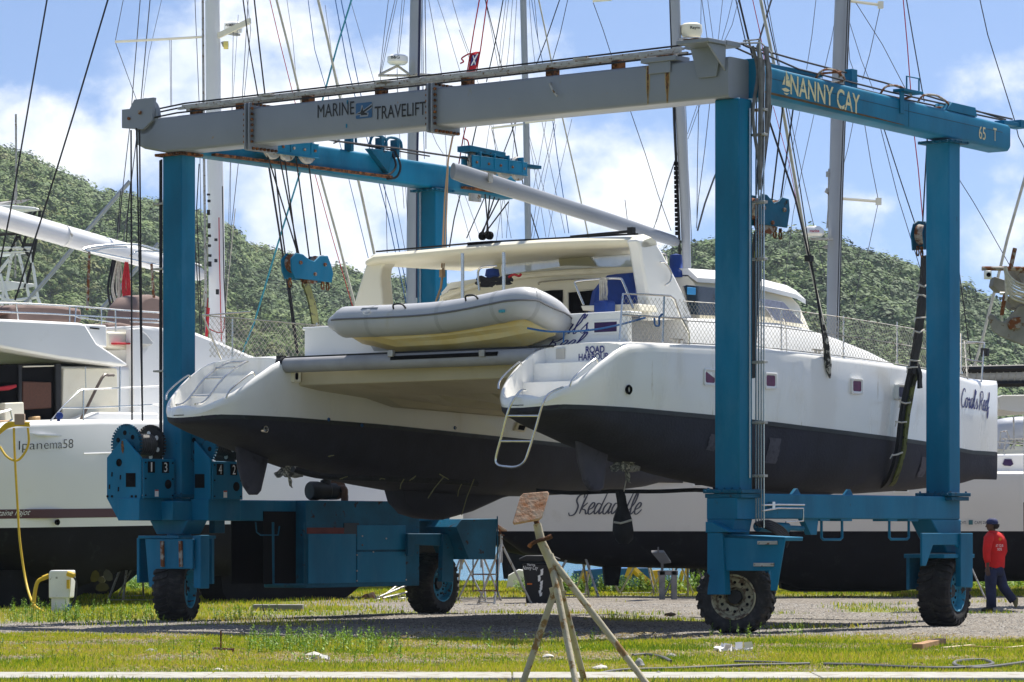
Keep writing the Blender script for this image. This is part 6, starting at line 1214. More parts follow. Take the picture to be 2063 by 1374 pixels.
DI = I.W(I.pv(438, 700, 4.2)).y
print('ipanema mast', DI)
im = mastloft([(438, 700, 37), (435, 400, 38), (430, 200, 36), (428, 0, 34), (425, -300, 30)], 'mast', WMAST, IP, 1.1, I, DI)
ID = lambda x, y, d=0: I.pd(x, y, DI+d)
m = MB(); m.tube([ID(416, 700, -.35), ID(411, 300, -.35), ID(408, -100, -.35)], .03, 5); m.build('sail_track', GALV, im)
for (x, y, h) in ((420, 392, 3), (421, 405, 4), (420, 428, 8), (421, 455, 8), (422, 475, 4), (422, 495, 4), (423, 515, 4), (423, 532, 8), (435, 483, 4), (435, 525, 5), (438, 588, 8)): m = MB(); m.box(ID(x, y, -.4), (.05, .05, h*1.3*DI/FPX)); m.build('mast_fitting', BLACK, im)
BI0, BI1 = ID(404, 553, -.1), I.pd(-110, 408, DI-5.5); m = MB(); d_ = (BI1-BI0).normalized(); sv = d_.cross(Vector((0, 0, 1))).normalized(); u2 = sv.cross(d_); rr = []
for t, h in ((-.02, .06), (.0, .14), (.05, .19), (.5, .215), (1, .22)):
    c = BI0+(BI1-BI0)*t; rr.append([c+sv*math.cos(a)*h*.8+u2*math.sin(a)*h for a in np.linspace(0, 6.283, 17)[:-1]])
m.loft(rr); ib = m.build('boom', WMAST, IP, smooth=60); m = MB(); c = BI0+(BI1-BI0)*.55; m.tube([c-d_*.03, c+d_*.03], .222, 16); m.tube([BI0+u2*.2, BI1+u2*.23], .02, 5); m.build('boom_band', WHITEP, ib)
# masthead side gear
m = MB(); m.tube([ID(412, 74), ID(330, 79), ID(232, 84)], .03, 6); m.build('spreader', GELC, im); m = MB(); m.beam(ID(440, 72, -.2), ID(504, 42, -1.2), .05, .12); m.build('spreader', GELC, im)
p = ID(470, 56, .3); m = MB(); m.lathe([(.001, .11), (.14, .12), (.2, .09), (.21, 0), (.19, -.1), (.001, -.12)], p, (0, 0, 1), 26); rd = m.build('radar_dome', GEL2, im, smooth=40); m = MB(); m.box(p+Vector((-.05, 0, -.14)), (.45, .12, .04)); m.tube([ID(447, 90), ID(452, 88)], .06, 8); m.build('radar_bracket', GALV, im)
write(rd, 'ARMIN', p+Vector((-.83, -.56, 0))*.2+Vector((.56, -.83, 0))*-.16, (.56, -.83, 0), .2, .06, PRINT, 'lettering', nrm=(-.83, -.56, 0), bold=.02, lift=.02)
p = ID(460, 91); m = MB(); m.disc(p, (-.56, .83, 0), .09, .1, 16); m.build('deck_light', mat('lamp_cream', (.75, .65, .2), .4), im)
# rigging of the near-left catamaran
wires(I, IP, 'stay', ROPEB, [(98, -20, 58, 210, 20, 430, -6, 560, 3.6), (223, -20, 150, 225, 82, 445, 30, 605, 3.8)], DI-7)
wires(I, IP, 'shroud', WIRE, [(252, -20, 232, 84, 282, 220, 1.5), (284, -20, 262, 250, 236, 480, 2), (304, -20, 283, 212, 258, 420, 246, 500, 2.2), (345, 80, 346, 215, 1.2), (342, 80, 344, 215, 1.2), (392, -20, 401, 205, 405, 460, 1.6), (422, -20, 428, 300, 434, 680, 1.4), (470, 60, 465, 330, 462, 560, 1.2), (495, -20, 505, 60, 492, 195, 1.4), (500, 0, 480, 330, 455, 560, 455, 690, 1.6), (480, 30, 466, 250, 456, 600, 1)], DI)
wires(I, IP, 'halyard', ROPEB, [(401, 330, 396, 420, 404, 600, 409, 740, 2.4), (388, 420, 400, 600, 407, 738, 2), (243, 385, 236, 470, 2), (246, 385, 240, 470, 2), (263, 370, 256, 445, 255, 490, 2.5)], DI-1.5)
wires(I, IP, 'halyard', ROPER, [(441, 438, 442, 520, 446, 688, 2.2)], DI-.3); wires(I, IP, 'halyard', ROPEW, [(474, 420, 460, 560, 452, 650, 2), (420, 480, 410, 600, 405, 620, 1.6)], DI)
wires(I, IP, 'stay', ROPEB, [(448, 375, 451, 560, 457, 690, 2.4)], DI-.3)
# coiled ropes under the boom
def coil(fr, x, y0, y1, w, D, mt, label, n=5):
    m = MB(); r = random.Random(int(x))
    for i in range(n):
        dx = r.uniform(-w, w)*.4; e = r.uniform(-8, 8); m.tube(smooth_path([fr.pd(x+dx*.2, y0, D+r.uniform(-.05, .05)), fr.pd(x+dx-w*.5, (y0+y1)/2+10, D), fr.pd(x+dx-w*.25, y1+e-6, D), fr.pd(x+dx+w*.1, y1+e, D), fr.pd(x+dx+w*.45, y1+e-12, D), fr.pd(x+dx+w*.4, (y0+y1)/2, D), fr.pd(x+dx*.2+2, y0, D)], 5), .016, 5)
    p = fr.pd(x, y0, D); return obj_at(fr, m, 'coiled_rope', mt, p, label, 'coiled rope')
coil(I, 228, 520, 612, 14, DI-1.6, ROPEB, 'dark flecked rope coil under the white boom, leftmost of the hanging coils', 6); coil(I, 238, 520, 610, 14, DI-1.7, ROPEW, 'pale rope coil hanging between the dark and the red coil', 6); coil(I, 254, 522, 604, 10, DI-1.8, ROPER, 'bright red rope coil hanging under the white boom', 6)
m = MB(); m.tube([I.pd(255, 600, DI-1.8), I.pd(257, 640, DI-1.8), I.pd(261, 662, DI-1.8)], .016, 5); obj_at(I, m, 'rope_tail', ROPER, I.pd(255, 600, DI-1.8), 'long red rope tail dangling below the red coil', 'rope')
m = MB(); m.tube(smooth_path([I.pd(x, y, 60.8-.2) for x, y in [(452, 640), (448, 670), (418, 660), (416, 640), (419, 600)]], 3), .012, 5); m.tube([I.pd(416, 678, DI-.4), I.pd(420, 620, DI-.4)], .035, 6); obj_at(I, m, 'rope_hank', ROPER, I.pd(417, 650, DI-.4), 'red rope hank stowed at the foot of the white mast', 'rope')
# ---- second white catamaran behind, bow to the left
S = Fr(-1.0, 72, 4)
SK = S.root('catamaran', (8, 4, .6), 'long beige catamaran behind the hoist, bow to the left with dark script name', 'catamaran')
szb = lin(S, [(985, 1040), (1010, 1090), (1060, 1118), (1200, 1142), (1400, 1146), (1540, 1152), (1565, 1184), (1700, 1190), (1850, 1190), (1900, 1172), (2250, 1170)], .8)
SL = 14.5; shb = lambda u: .05+.9*min(1, u/5)**.6; szs = lambda u: 2.72; szw = lambda u: 1.44; 
for v in (.95, 6.9):
    t, b = hull_shape(SK, S, v, [0, .08, .3, .7, 1.3, 2, 3, 4, 5, 6.2, 7.4, 8.6, 9.8, 11, 12.4, 13.6, SL], shb, szs, szw, lambda u: min(szb(u), 1.40), lambda u: None, BEIGE, BLACKP)
    if v < 2: ST = t; SB = b
m = MB(); m.prism([S.pv(x, y, .95) for x, y in [(1570, 1140), (1575, 1186), (1600, 1192), (1800, 1192), (1850, 1186), (1840, 1140)]], (0, .4, 0)); m.build('keel', BLACKP, SB)
p = S.pv(1218, 1150, .9); 
for x0, x1, yb in ((1218, 1250, 1180), ): m = MB(); m.prism([S.pv(x0-4, 1130, .8), S.pv(x0+2, yb, .8), S.pv(x1-4, yb, .8), S.pv(x1+4, 1130, .8)], (0, .3, 0)); m.build('keel', BLACKP, SB)
m = MB(); a = S.pv(1390, 970, 0); m.bb((3.6, -.02-.02, 2.50), (14.4, .02, 2.54)); m.build('rub_rail', mat('pale_rail', (.55, .54, .52), .4), ST, bevel=.01)
for x in (1412, 1815):
    p = S.pv(x, 973 if x < 1500 else 985, -.035); m = MB(); m.box(p, (.36, .04, .16)); q = m.build('portlight', GEL2, ST, bevel=.02); m = MB(); m.box(p-Vector((0, .012, 0)), (.27, .04, .10)); m.build('pane', DARK, q, bevel=.01)
shc = lambda u, z: .95-shb(u)*(1+.03*min(1, max(0, (z-1.44)/.576))+.02*min(1, max(0, (z-2.016)/.64)))
a, b = S.pv(1150, 1035, -.06), S.pv(1290, 1032, -.06); sc_ = script(ST, 'Skedaddle', a, (1, .0, 0), (b-a).length, .44, mat('slate_lettering', (.07, .07, .085), .5), pen=.075, slant=.35, lift=.012, name='boat_name', conf=shc)
for k, (tx, x0, x1) in enumerate((('YACHTS', 1928, 1946), ('CAPE TOWN', 1963, 2000))): a, b = S.pv(x0, 1056, -.04), S.pv(x1, 1056, -.04); write(ST, tx, a, (1, 0, 0), (b-a).length, .065, PRINT, 'builder_name', nrm=(0, -1, 0), lift=.03)
a = S.pv(1951, 1057, -.04); m = MB(); m.bb((a.x, a.y-.035, a.z), (a.x+.09, a.y-.03, a.z+.10)); m.build('builder_emblem', mat('emblem_green', (.02, .12, .13), .5), ST, smooth=0)
m = MB(); m.prism([S.pv(x, y, 1.2) for x, y in [(1900, 962), (1930, 925), (2000, 915), (2300, 912), (2300, 965)]], (0, 5.5, 0)); dkh = m.build('deck_house', GEL2, SK, bevel=.05)
p = [S.pv(x, y, 1.17) for x, y in [(2020, 935), (2024, 925), (2038, 925), (2042, 935), (2036, 939), (2024, 938)]]; m = MB(); m.prism(p, (0, .05, 0)); m.build('window', PURPLE, dkh, bevel=.004); 
m = MB(); m.bb((S.pv(2010, 912, 2).x, 2, 3.05), (14.2, 6, 3.35)); m.build('cockpit_coaming', GELC, SK, bevel=.06)
for q in ([(2018, 884), (2063, 884), (2140, 884)], [(2022, 910), (2026, 885)], [(2014, 900), (2016, 870), (2028, 868), (2034, 884)], [(2043, 905), (2042, 840)], [(2010, 890), (2090, 898)], [(2035, 905), (2048, 888), (2063, 892)]): m = MB(); m.tube([S.pv(x, y, 1.6) for x, y in q], .02, 6); m.build('cockpit_rail', GALV, SK)
m = MB(); m.tube(smooth_path([S.pv(x, y, 2.2) for x, y in [(2008, 905), (2012, 875), (2030, 866), (2100, 864), (2160, 880)]], 3), .28, 14); m.build('canvas_cover', mat('silver_canvas', (.42, .44, .48), .5, var=.2, vsc=2, bump=.4, bsc=5), SK)
DS = 76.
sm_ = mastloft([(1677, 700, 22), (1680, 560, 26), (1684, 400, 27), (1690, 200, 29), (1698, 0, 30), (1702, -200, 28)], 'mast', ALU, SK, 1.1, S, DS)
SD = lambda x, y, d=0: S.pd(x, y, DS+d)
for dx in (9, 13): m = MB(); m.tube([SD(1677+dx, 680, -.3), SD(1684+dx, 400, -.3), SD(1698+dx+1, 0, -.3), SD(1703+dx, -150, -.3)], .012, 5); m.build('halyard', ROPEB, sm_)
for q in ([(1712, 2), (1774, 10)], [(1694, 400), (1770, 406)]): m = MB(); m.tube([SD(*q[0]), SD(*q[1])], .035, 6); m.box(SD(*q[1]), (.12, .1, .16)); m.build('spreader', GELC, sm_)
p = SD(1638, 468, -.3); m = MB(); m.lathe([(.001, .13), (.16, .13), (.24, .06), (.26, -.04), (.2, -.1), (.001, -.1)], p, (0, 0, 1), 26); rd = m.build('radar_dome', GEL2, sm_, smooth=40); m = MB(); m.box(p+Vector((.2, 0, -.15)), (.5, .15, .05)); m.prism([SD(1657, 498), SD(1668, 492), SD(1671, 502)], (0, .1, 0)); m.build('radar_bracket', GALV, sm_)
write(rd, 'marine', p+Vector((-.12, -.24, -.02)), (1, 0, 0), .22, .06, ROPER, 'lettering', nrm=(0, -1, 0), bold=.02, lift=.03)
m = MB(); m.box(SD(1669, 351), (.1, .1, .12)); m.tube([SD(1670, 340), SD(1669, 420), SD(1666, 460)], .02, 5); m.prism([SD(1662, 386), SD(1666, 378), SD(1682, 392), SD(1682, 400)], (0, .1, 0)); m.build('mast_fitting', GALV, sm_)
wires(S, SK, 'shroud', WIRE, [(1774, 10, 1752, 110, 1738, 160, 1.6), (1724, 5, 1778, 90, 1830, 190, 1.6), (1706, 35, 1712, 120, 1728, 165, 1.4), (1710, 40, 1735, 120, 1760, 182, 1.4), (1646, -20, 1636, 70, 1625, 140, 1.4), (1686, 20, 1675, 80, 1656, 160, 1.4), (1719, 245, 1708, 300, 1696, 345, 1.4), (1742, 250, 1755, 330, 1769, 400, 1.6), (1769, 410, 1750, 500, 1735, 540, 1720, 620, 1.4), (1542, -20, 1560, 80, 1590, 225, 1620, 370, 1650, 500, 1675, 620, 1.6), (1641, 226, 1618, 330, 1598, 430, 1582, 560, 1568, 700, 1.3), (1560, -20, 1524, 100, 4), (1526, 180, 1516, 240, 1.4), (1507, 340, 1480, 385, 1455, 460, 1.4), (1612, 222, 1580, 380, 1560, 480, 1.1)], DS)
wires(S, SK, 'shroud', ROPER, [(1818, -20, 1828, 90, 1835, 185, 2.2), (1842, 272, 1850, 340, 1859, 440, 2.2), (1512, -20, 1530, 60, 1540, 120, 1.8), (1558, 215, 1590, 330, 1616, 460, 1.4)], DS)
wires(S, SK, 'stay', ROPEB, [(1823, -20, 1840, 80, 1862, 205, 2.4), (1780, 256, 1810, 350, 1845, 455, 1860, 520, 2.4), (1772, 250, 1810, 400, 1860, 560, 1.6), (1970, -20, 1990, 70, 2020, 165, 2045, 245, 2052, 275, 2070, 310, 2.2), (1925, 350, 1960, 405, 1995, 465, 2040, 545, 1.6), (1926, 500, 1945, 640, 1958, 740, 2.5), (1478, -20, 1505, 96, 2.4)], DS)
wires(S, SK, 'furled_sail', FURL, [(2085, 290, 2063, 365, 2030, 480, 2003, 590, 1975, 700, 1962, 740, 6.5)], DS)
# ---- sloops further back: mostly masts in the view
def sloop(px, D, deg, label, hullm, length=11, dz=3.2):
    X = (px-CX)/FPX*D; fr = Fr(X, D, deg); rt = fr.root('sailboat', (0, 0, 0), label, 'sailboat', 'sloops standing behind the catamarans'); L = length
    hb = lambda u: max(.04, 1.6*(1-abs((u+.5)/(L*.52))**2.4)); 
    t, b = hull_shape(rt, fr, 0, list(np.linspace(-L*.5, L*.5-.55, 18)), hb, lambda u: dz+.1*abs(u)/L*4, lambda u: 1.95, lambda u: 1.1+.03*u*u, lambda u: None, hullm, BLACKP, flare=1.12)
    m = MB(); m.prism([(-1.1, -.1, 1.3), (1.2, -.1, 1.3), (.9, -.1, .05), (-.9, -.1, .05)], (0, .2, 0)); m.build('keel', BLACKP, b); m = MB(); m.prism([(-2.4, -.8, dz), (-2.2, -.8, dz+.4), (1.6, -.7, dz+.42), (2.6, -.5, dz)], (0, 1.5, 0)); m.build('deck_house', GEL2, rt, bevel=.06); return fr, rt
f2, s2 = sloop(832, 84, 58, 'sloop behind the lifted catamaran with thick grey mast carrying a round radar', GEL2, dz=3.0)
m2 = mastloft([(828, 900, 25), (829, 600, 25), (832, 300, 26), (838, 0, 27), (842, -250, 25)], 'mast', ALU, s2, 1.0, f2, 84)
m = MB(); m.tube([f2.pd(840, 600, 83.6), f2.pd(841, 300, 83.6), f2.pd(846, 0, 83.6), f2.pd(850, -100, 83.6)], .03, 5); m.build('sail_track', mat('navy_track', (.01, .012, .05), .5), m2)
F2 = lambda x, y: f2.pd(x, y, 83.7)
p = F2(801, 121); m = MB(); m.lathe([(.001, .12), (.2, .12), (.26, .08), (.26, -.05), (.2, -.11), (.001, -.12)], p, (0, 0, 1), 26); rd = m.build('radar_dome', GEL2, m2, smooth=40)
q_ = f2.s; write(rd, 'B&G', p+Vector((f2.s[0], f2.c[0], 0))*-.16+Vector((-f2.s[1], -f2.c[1], 0))*.22+Vector((0, 0, 0)), (f2.s[0], f2.c[0], 0), .22, .075, PRINT, 'lettering', nrm=(-f2.s[1], -f2.c[1], 0), bold=.02, lift=.04)
for q in ([(800, 132), (825, 150)], [(800, 133), (765, 150)], [(762, 152), (886, 152)], [(836, 149), (890, 153)]): m = MB(); m.tube([F2(*q[0]), F2(*q[1])], .035, 6); m.build('spreader', GALV, m2)
wires(f2, s2, 'shroud', WIRE, [(785, -20, 775, 60, 765, 150, 1.4), (800, -20, 780, 70, 766, 150, 1.4), (804, -20, 785, 70, 768, 150, 1.2), (812, -20, 805, 60, 800, 115, 1.2), (817, -20, 806, 90, 800, 135, 800, 200, 1.2), (766, 152, 768, 250, 778, 420, 782, 610, 1.4), (800, 140, 806, 300, 814, 420, 1.2), (860, -20, 880, 90, 890, 152, 1.4), (863, 250, 880, 290, 893, 310, 1.2), (851, -20, 853, 155, 852, 240, 1.4), (856, -20, 858, 155, 858, 300, 2), (815, 345, 825, 500, 838, 600, 1.2), (905, -20, 925, 50, 945, 105, 1.2), (772, 250, 800, 420, 838, 620, 1.2), (890, 153, 900, 320, 895, 400, 1.2), (933, 245, 938, 320, 1.2)], 84)
wires(f2, s2, 'halyard', ROPEBL, [(849, -20, 850, 160, 855, 320, 1.6), (618, -20, 634, 100, 660, 190, 700, 350, 742, 520, 1.6), (672, -20, 700, 135, 722, 220, 745, 300, 780, 430, 818, 610, 2), (683, -20, 712, 120, 735, 230, 750, 300, 790, 430, 825, 610, 2)], 84)
wires(f2, s2, 'furled_sail', FURL, [(552, -20, 580, 90, 607, 205, 640, 335, 680, 480, 716, 620, 5.5), (636, -20, 660, 80, 680, 175, 705, 290, 730, 400, 754, 512, 6)], 84)
wires(f2, s2, 'stay', ROPER, [(539, -20, 565, 90, 594, 205, 630, 335, 670, 480, 711, 620, 1.8)], 84)
wires(f2, s2, 'stay', ROPET, [(714, -20, 680, 90, 650, 200, 608, 335, 560, 490, 512, 650, 480, 730, 4)], 84)
wires(f2, s2, 'stay', ROPEB, [(487, -20, 503, 100, 520, 196, 3), (510, -20, 522, 90, 534, 194, 3.4), (540, 325, 560, 450, 580, 580, 598, 712, 4.5), (552, 328, 570, 480, 592, 640, 600, 712, 3.5)], 70)
f3, s3 = sloop(1060, 97, 50, 'distant sloop with slim bare mast rising above the hard top', GEL2, dz=2.9)
m3 = mastloft([(1066, 900, 14), (1064, 480, 15), (1060, 240, 15), (1054, 0, 15), (1050, -200, 14)], 'mast', ALU, s3, 1.0, f3, 97)
F3 = lambda x, y: f3.pd(x, y, 96.8)
for q in ([(1058, 247), (1118, 241)], [(1054, 250), (990, 258)]): m = MB(); m.tube([F3(*q[0]), F3(*q[1])], .035, 6); m.build('spreader', GELC, m3)
wires(f3, s3, 'shroud', WIRE, [(973, -20, 990, 60, 1008, 158, 1.2), (1022, -20, 1008, 90, 1005, 140, 1.1), (1027, -20, 1014, 90, 1008, 140, 1.1), (1034, -20, 1026, 90, 1020, 140, 1.1), (1042, -20, 1036, 90, 1034, 150, 1.1), (1065, -20, 1072, 80, 1078, 130, 1.1), (1075, -20, 1084, 80, 1096, 140, 1.3), (1118, 242, 1105, 300, 1085, 380, 1070, 480, 1.2), (1090, 235, 1108, 330, 1138, 470, 1.2), (1060, 250, 1095, 380, 1120, 480, 1.1), (990, 258, 1005, 330, 1012, 480, 1.1), (1008, 160, 985, 260, 975, 330, 1.1), (1063, 265, 1080, 360, 1100, 478, 1.1), (1100, 245, 1085, 330, 1065, 430, 1.1), (1024, 350, 1010, 420, 1000, 485, 1.2), (1040, 240, 1030, 340, 1020, 480, 1.1)], 97)
wires(f3, s3, 'stay', ROPEB, [(1017, -20, 1000, 75, 980, 165, 2.4), (962, 243, 945, 320, 915, 440, 905, 500, 880, 610, 2.8), (973, -20, 998, 80, 1014, 150, 2), (1028, 232, 1045, 330, 1060, 400, 1085, 480, 2.6), (1134, -20, 1100, 80, 1080, 132, 2.2), (1042, 236, 1010, 320, 975, 400, 940, 480, 2.4), (1148, -20, 1128, 70, 1112, 125, 1.5), (1195, 5, 1215, 60, 1236, 125, 1.6), (1266, 212, 1300, 310, 1325, 390, 1352, 465, 1.6), (1371, 290, 1345, 365, 1325, 440, 1310, 475, 1.2), (1376, 280, 1358, 330, 1335, 400, 1312, 478, 1.2)], 97)
wires(f3, s3, 'shroud', WIRE, [(905, 340, 925, 400, 948, 485, 1.1), (932, 380, 950, 430, 968, 480, 1.1), (1120, 250, 1090, 400, 1075, 480, 1), (1152, 240, 1120, 380, 1105, 478, 1), (985, 165, 1000, 320, 1030, 480, 1.1), (925, 60, 975, 200, 1010, 330, 1.1), (875, -20, 905, 70, 930, 155, 1.1), (700, -20, 735, 100, 770, 220, 1.1), (575, -20, 590, 80, 600, 200, 1.1), (330, -20, 300, 110, 285, 220, 1), (655, 10, 670, 120, 690, 200, 1)], 97)
wires(f3, s3, 'halyard', ROPEBL, [(1068, -20, 1080, 60, 1096, 140, 1.4), (1112, 230, 1122, 310, 1146, 470, 1.8)], 97)
wires(f3, s3, 'furled_sail', FURL, [(1081, -20, 1098, 60, 1115, 145, 3.5), (1131, 228, 1160, 355, 1186, 480, 3.5)], 97)
wires(f3, s3, 'antenna', WIRE, [(1259, 402, 1264, 445, 1.6)], 97)
f4, s4 = sloop(1445, 92, 40, 'distant sloop whose wires fan out beside the right mast', GEL2, dz=2.7)
wires(f4, s4, 'shroud', WIRE, [(1413, -20, 1411, 90, 1.2), (1414, 0, 1426, 88, 1.5), (1423, -20, 1438, 88, 1.2), (1458, -20, 1446, 88, 1.2), (1480, -20, 1466, 40, 1452, 88, 1.2), (1493, -20, 1475, 50, 1457, 88, 1.2), (1408, 198, 1405, 330, 1404, 440, 1.6), (1407, 205, 1385, 270, 1.2), (1431, 198, 1420, 300, 1407, 400, 1403, 460, 1.6), (1381, 200, 1386, 335, 1391, 430, 1396, 540, 1.4), (1500, 220, 1438, 360, 1420, 410, 1405, 465, 4), (1415, 198, 1386, 280, 1.2)], 92)
m4 = mastloft([(1446, 900, 10), (1455, 500, 10)], 'mast', ALU, s4, 1.0, f4, 92)
# spreader tip peeping in at the top, torn flag
m = MB(); m.tube([f3.pd(1194, 2, 96), f3.pd(1232, -1, 96)], .04, 6); m.build('spreader', GELC, m3)
def flag():
    rt = W0.root('flag', W0.pd(955, 135, 60), 'torn red ensign fluttering from a halyard above the grey beam', 'flag')
    a = lambda x, y, d=0: W0.pd(x, y, 60+d); m = MB()
    m.add([a(966, 104), a(958, 104, .05), a(946, 108, -.03), a(946, 125, .04), a(943, 145), a(945, 165, .05), a(952, 167), a(955, 150, -.03), a(961, 132), a(965, 115, .03)], [(0, 1, 9), (1, 2, 3, 9), (3, 4, 8, 9), (4, 5, 6, 7), (4, 7, 8)]); m.build('fly', mat('ensign_red', (.55, .015, .03), .8), rt, solid=.01)
    m = MB(); m.sheet([a(964, 108, -.06), a(951, 112, -.06), a(947, 133, -.06), a(958, 131, -.06)]); m.build('canton', NAVY, rt, smooth=0)
    m = MB(); m.sheet([a(964, 108, -.09), a(961, 108, -.09), a(948, 132, -.09), a(951, 132, -.09)]); m.sheet([a(952, 112, -.10), a(954, 112, -.10), a(959, 130, -.10), a(957, 131, -.10)]); m.build('cross', WHITEP, rt, smooth=0)
    m = MB(); m.tube(smooth_path([a(946, 108), a(938, 112), a(930, 118), a(934, 124), a(927, 128)], 4), .015, 5); m.build('torn_strip', ROPER, rt)
    m = MB(); m.tube([a(971, -30), a(955, 60), a(938, 165)], .012, 5); m.tube([a(986, -30), a(968, 100), a(957, 160)], .012, 5); m.tube([a(941, 245), a(933, 278), a(922, 345)], .012, 5); m.tube(smooth_path([a(934, 279), a(942, 283), a(945, 295)], 3), .014, 5); m.build('flag_halyard', ROPER, rt)
flag()
GD = lambda x, y: G.pd(x, y, 53)
m = MB(); m.tube([GD(917, 250), GD(903, 320), GD(896, 400), GD(890, 540)], .016, 5); m.tube([GD(903, 320), GD(900, 420), GD(894, 545)], .012, 5); m.tube([GD(893, 540), GD(888, 580), GD(878, 608)], .02, 5); m.box(GD(891, 551), (.08, .06, .12)); m.build('topping_lift', mat('fawn_rope', (.36, .25, .16), .8), K)
# ---- sport-fishing boat with its tower, far left
Fd = 88.; Z_ = Fr(-14.5, 88, 70); FB = Z_.root('fishing_boat', (0, 0, 0), 'white sport-fishing boat with a tall pipe tower and hard top at the left edge', 'fishing boat')
ZP = lambda x, y, d=0: Z_.pd(x, y, Fd+d)
hull_shape(FB, Z_, 0, list(np.linspace(-6, 6, 16)), lambda u: 2.0 if u < 0 else 2.0*(1-(u/6)**2.2)+.05, lambda u: 2.9+.08*max(0, u), lambda u: 1.2, lambda u: .35+.02*max(0, u)**2, lambda u: None, GEL2, BLACKP, flare=1.1)
m = MB(); m.prism([(-2, -1.6, 2.8), (-1.8, -1.6, 4.6), (2.0, -1.4, 4.6), (3.4, -1.2, 2.9)], (0, 3, 0)); m.build('deck_house', GEL2, FB, bevel=.1)
def zt(pl, r, name, mt):
    for q in pl: m = MB(); m.tube([ZP(x, y, q[0][2] if len(q[0]) > 2 else 0) for x, y, *_ in q], r, 6); m.build(name, mt, FB)
m = MB(); m.prism([ZP(x, y, -.8) for x, y in [(-60, 408), (0, 412), (40, 414), (72, 417), (80, 420), (81, 425), (60, 424), (0, 423), (-60, 421)]], (.6, 1.4, 0)); m.build('hard_top', GEL2, FB, bevel=.03)
m = MB(); m.prism([ZP(x, y) for x, y in [(4, 410), (28, 404), (62, 401), (58, 404), (40, 410), (8, 412)]], (.2, .5, 0)); m.build('top_panel', GALV, FB)
zt([[(80, 425), (76, 470), (62, 540), (50, 580)], [(72, 425), (60, 450), (45, 500)], [(62, 425), (52, 445)], [(0, 425), (35, 432), (52, 440)], [(30, 425), (20, 440)], [(-20, 476), (8, 472), (55, 470)], [(35, 475), (20, 508)], [(52, 475), (48, 498), (38, 475)], [(50, 493), (66, 493)], [(45, 495), (58, 515)]], .045, 'tower_frame', BLACK)
zt([[(28, 510), (0, 545), (-20, 570)], [(38, 512), (50, 560), (62, 612)], [(60, 512), (68, 545), (76, 600), (82, 615)], [(22, 520), (14, 568)], [(0, 552), (15, 600), (24, 618)], [(-10, 590), (20, 610)], [(-20, 610), (40, 604), (77, 598)], [(-20, 500), (62, 500)], [(-20, 512), (64, 506), (60, 500)], [(8, 575), (4, 618)]], .045, 'tower_leg', WHITEP)
m = MB(); m.prism([ZP(x, y) for x, y in [(-40, 568), (20, 566), (72, 572), (72, 577), (30, 584), (-40, 588)]], (.8, 1.2, 0)); m.prism([ZP(x, y) for x, y in [(-40, 510), (62, 506), (62, 510), (-40, 515)]], (.8, 1.2, 0)); m.build('tower_platform', WHITEP, FB, bevel=.02)
zt([[(47, 615), (105, 550), (171, 470), (240, 390), (262, 365)], [(205, 622), (240, 582), (280, 536), (320, 490)]], .06, 'outrigger_pole', ALU); zt([[(32, 230), (33, 400)], [(31, 370), (31, 560)]], .03, 'antenna', GALV)
# ---- boat at the right edge: only its bow gear reaches into the view
Pf = Fr(7.6, 44.5, 8); PB = Pf.root('sailboat', (2, 0, 0), 'boat bow at the right edge with big galvanised plough anchor and coiled rope', 'sailboat')
PP = lambda x, y, d=0: Pf.pd(x, y, 44+d)
hull_shape(PB, Pf, .2, [-.1, 0, .3, .8, 1.5, 2.5, 4, 6, 8, 9.5], lambda u: .05+1.5*min(1, max(0, u)/5)**.7, lambda u: 4.3-.03*u, lambda u: 2.6, lambda u: 2.5-min(1.3, u*.5+.1), lambda u: None, GEL2, BLACKP, flare=1.15)
m = MB(); m.prism([(2, -.1, 1.5), (5, -.1, 1.5), (4.6, -.1, .02), (2.5, -.1, .02)], (0, .5, 0)); m.build('keel', BLACKP, PB)
AN = mat('weathered_galvanised', (.27, .26, .24), .75, metal=.2, var=.3, vsc=5, dirt=(.15, .09, .05), damt=.2, dsc=10, bump=.3)
m = MB(); m.loft([[PP(x, y, d) for x, y in [(1990, 640), (1994, 632), (2002, 634), (2012, 645), (2024, 648), (2050, 618), (2075, 610), (2090, 640), (2080, 702), (2045, 690), (2015, 678), (1998, 666)]] for d in (-.06, .1)]); m.build('anchor_fluke', AN, PB, bevel=.015)
m = MB(); m.prism([PP(x, y, -.09) for x, y in [(2030, 652), (2040, 640), (2058, 638), (2056, 662), (2034, 664)]], (0, .05, 0)); m.build('roller_bracket', RUSTY_GREY, PB, bevel=.01)
m = MB(); m.prism([PP(x, y) for x, y in [(2000, 576), (2004, 557), (2030, 566), (2036, 590), (2012, 588)]], (0, .2, 0)); m.prism([PP(x, y) for x, y in [(2026, 596), (2070, 600), (2075, 628), (2040, 620)]], (0, .25, 0)); m.prism([PP(x, y) for x, y in [(2038, 540), (2080, 545), (2085, 590), (2060, 570)]], (0, .3, 0)); m.build('anchor_shank', AN, PB, bevel=.01)
for q, r, mt__ in (([(1978, 541), (2030, 541), (2090, 542)], .03, RUSTY_GREY), ([(2014, 591), (2090, 593)], .02, GELC), ([(2036, 541), (2045, 500)], .03, RUSTY_GREY), ([(2025, 590), (2018, 635)], .028, RUSTY_GREY)): m = MB(); m.tube([PP(x, y, -.1) for x, y in q], r, 7); m.build('bow_rail', mt__, PB)
m = MB(); p = PP(1990, 554, -.12); m.box(p, (.09, .08, .11)); m.build('bow_camera', GEL2, PB, bevel=.01); m = MB(); m.disc(p+Vector((0, -.04, 0)), (0, -1, 0), .03, .01, 12); m.build('lens', DARK, PB)
m = MB(); r = random.Random(9)
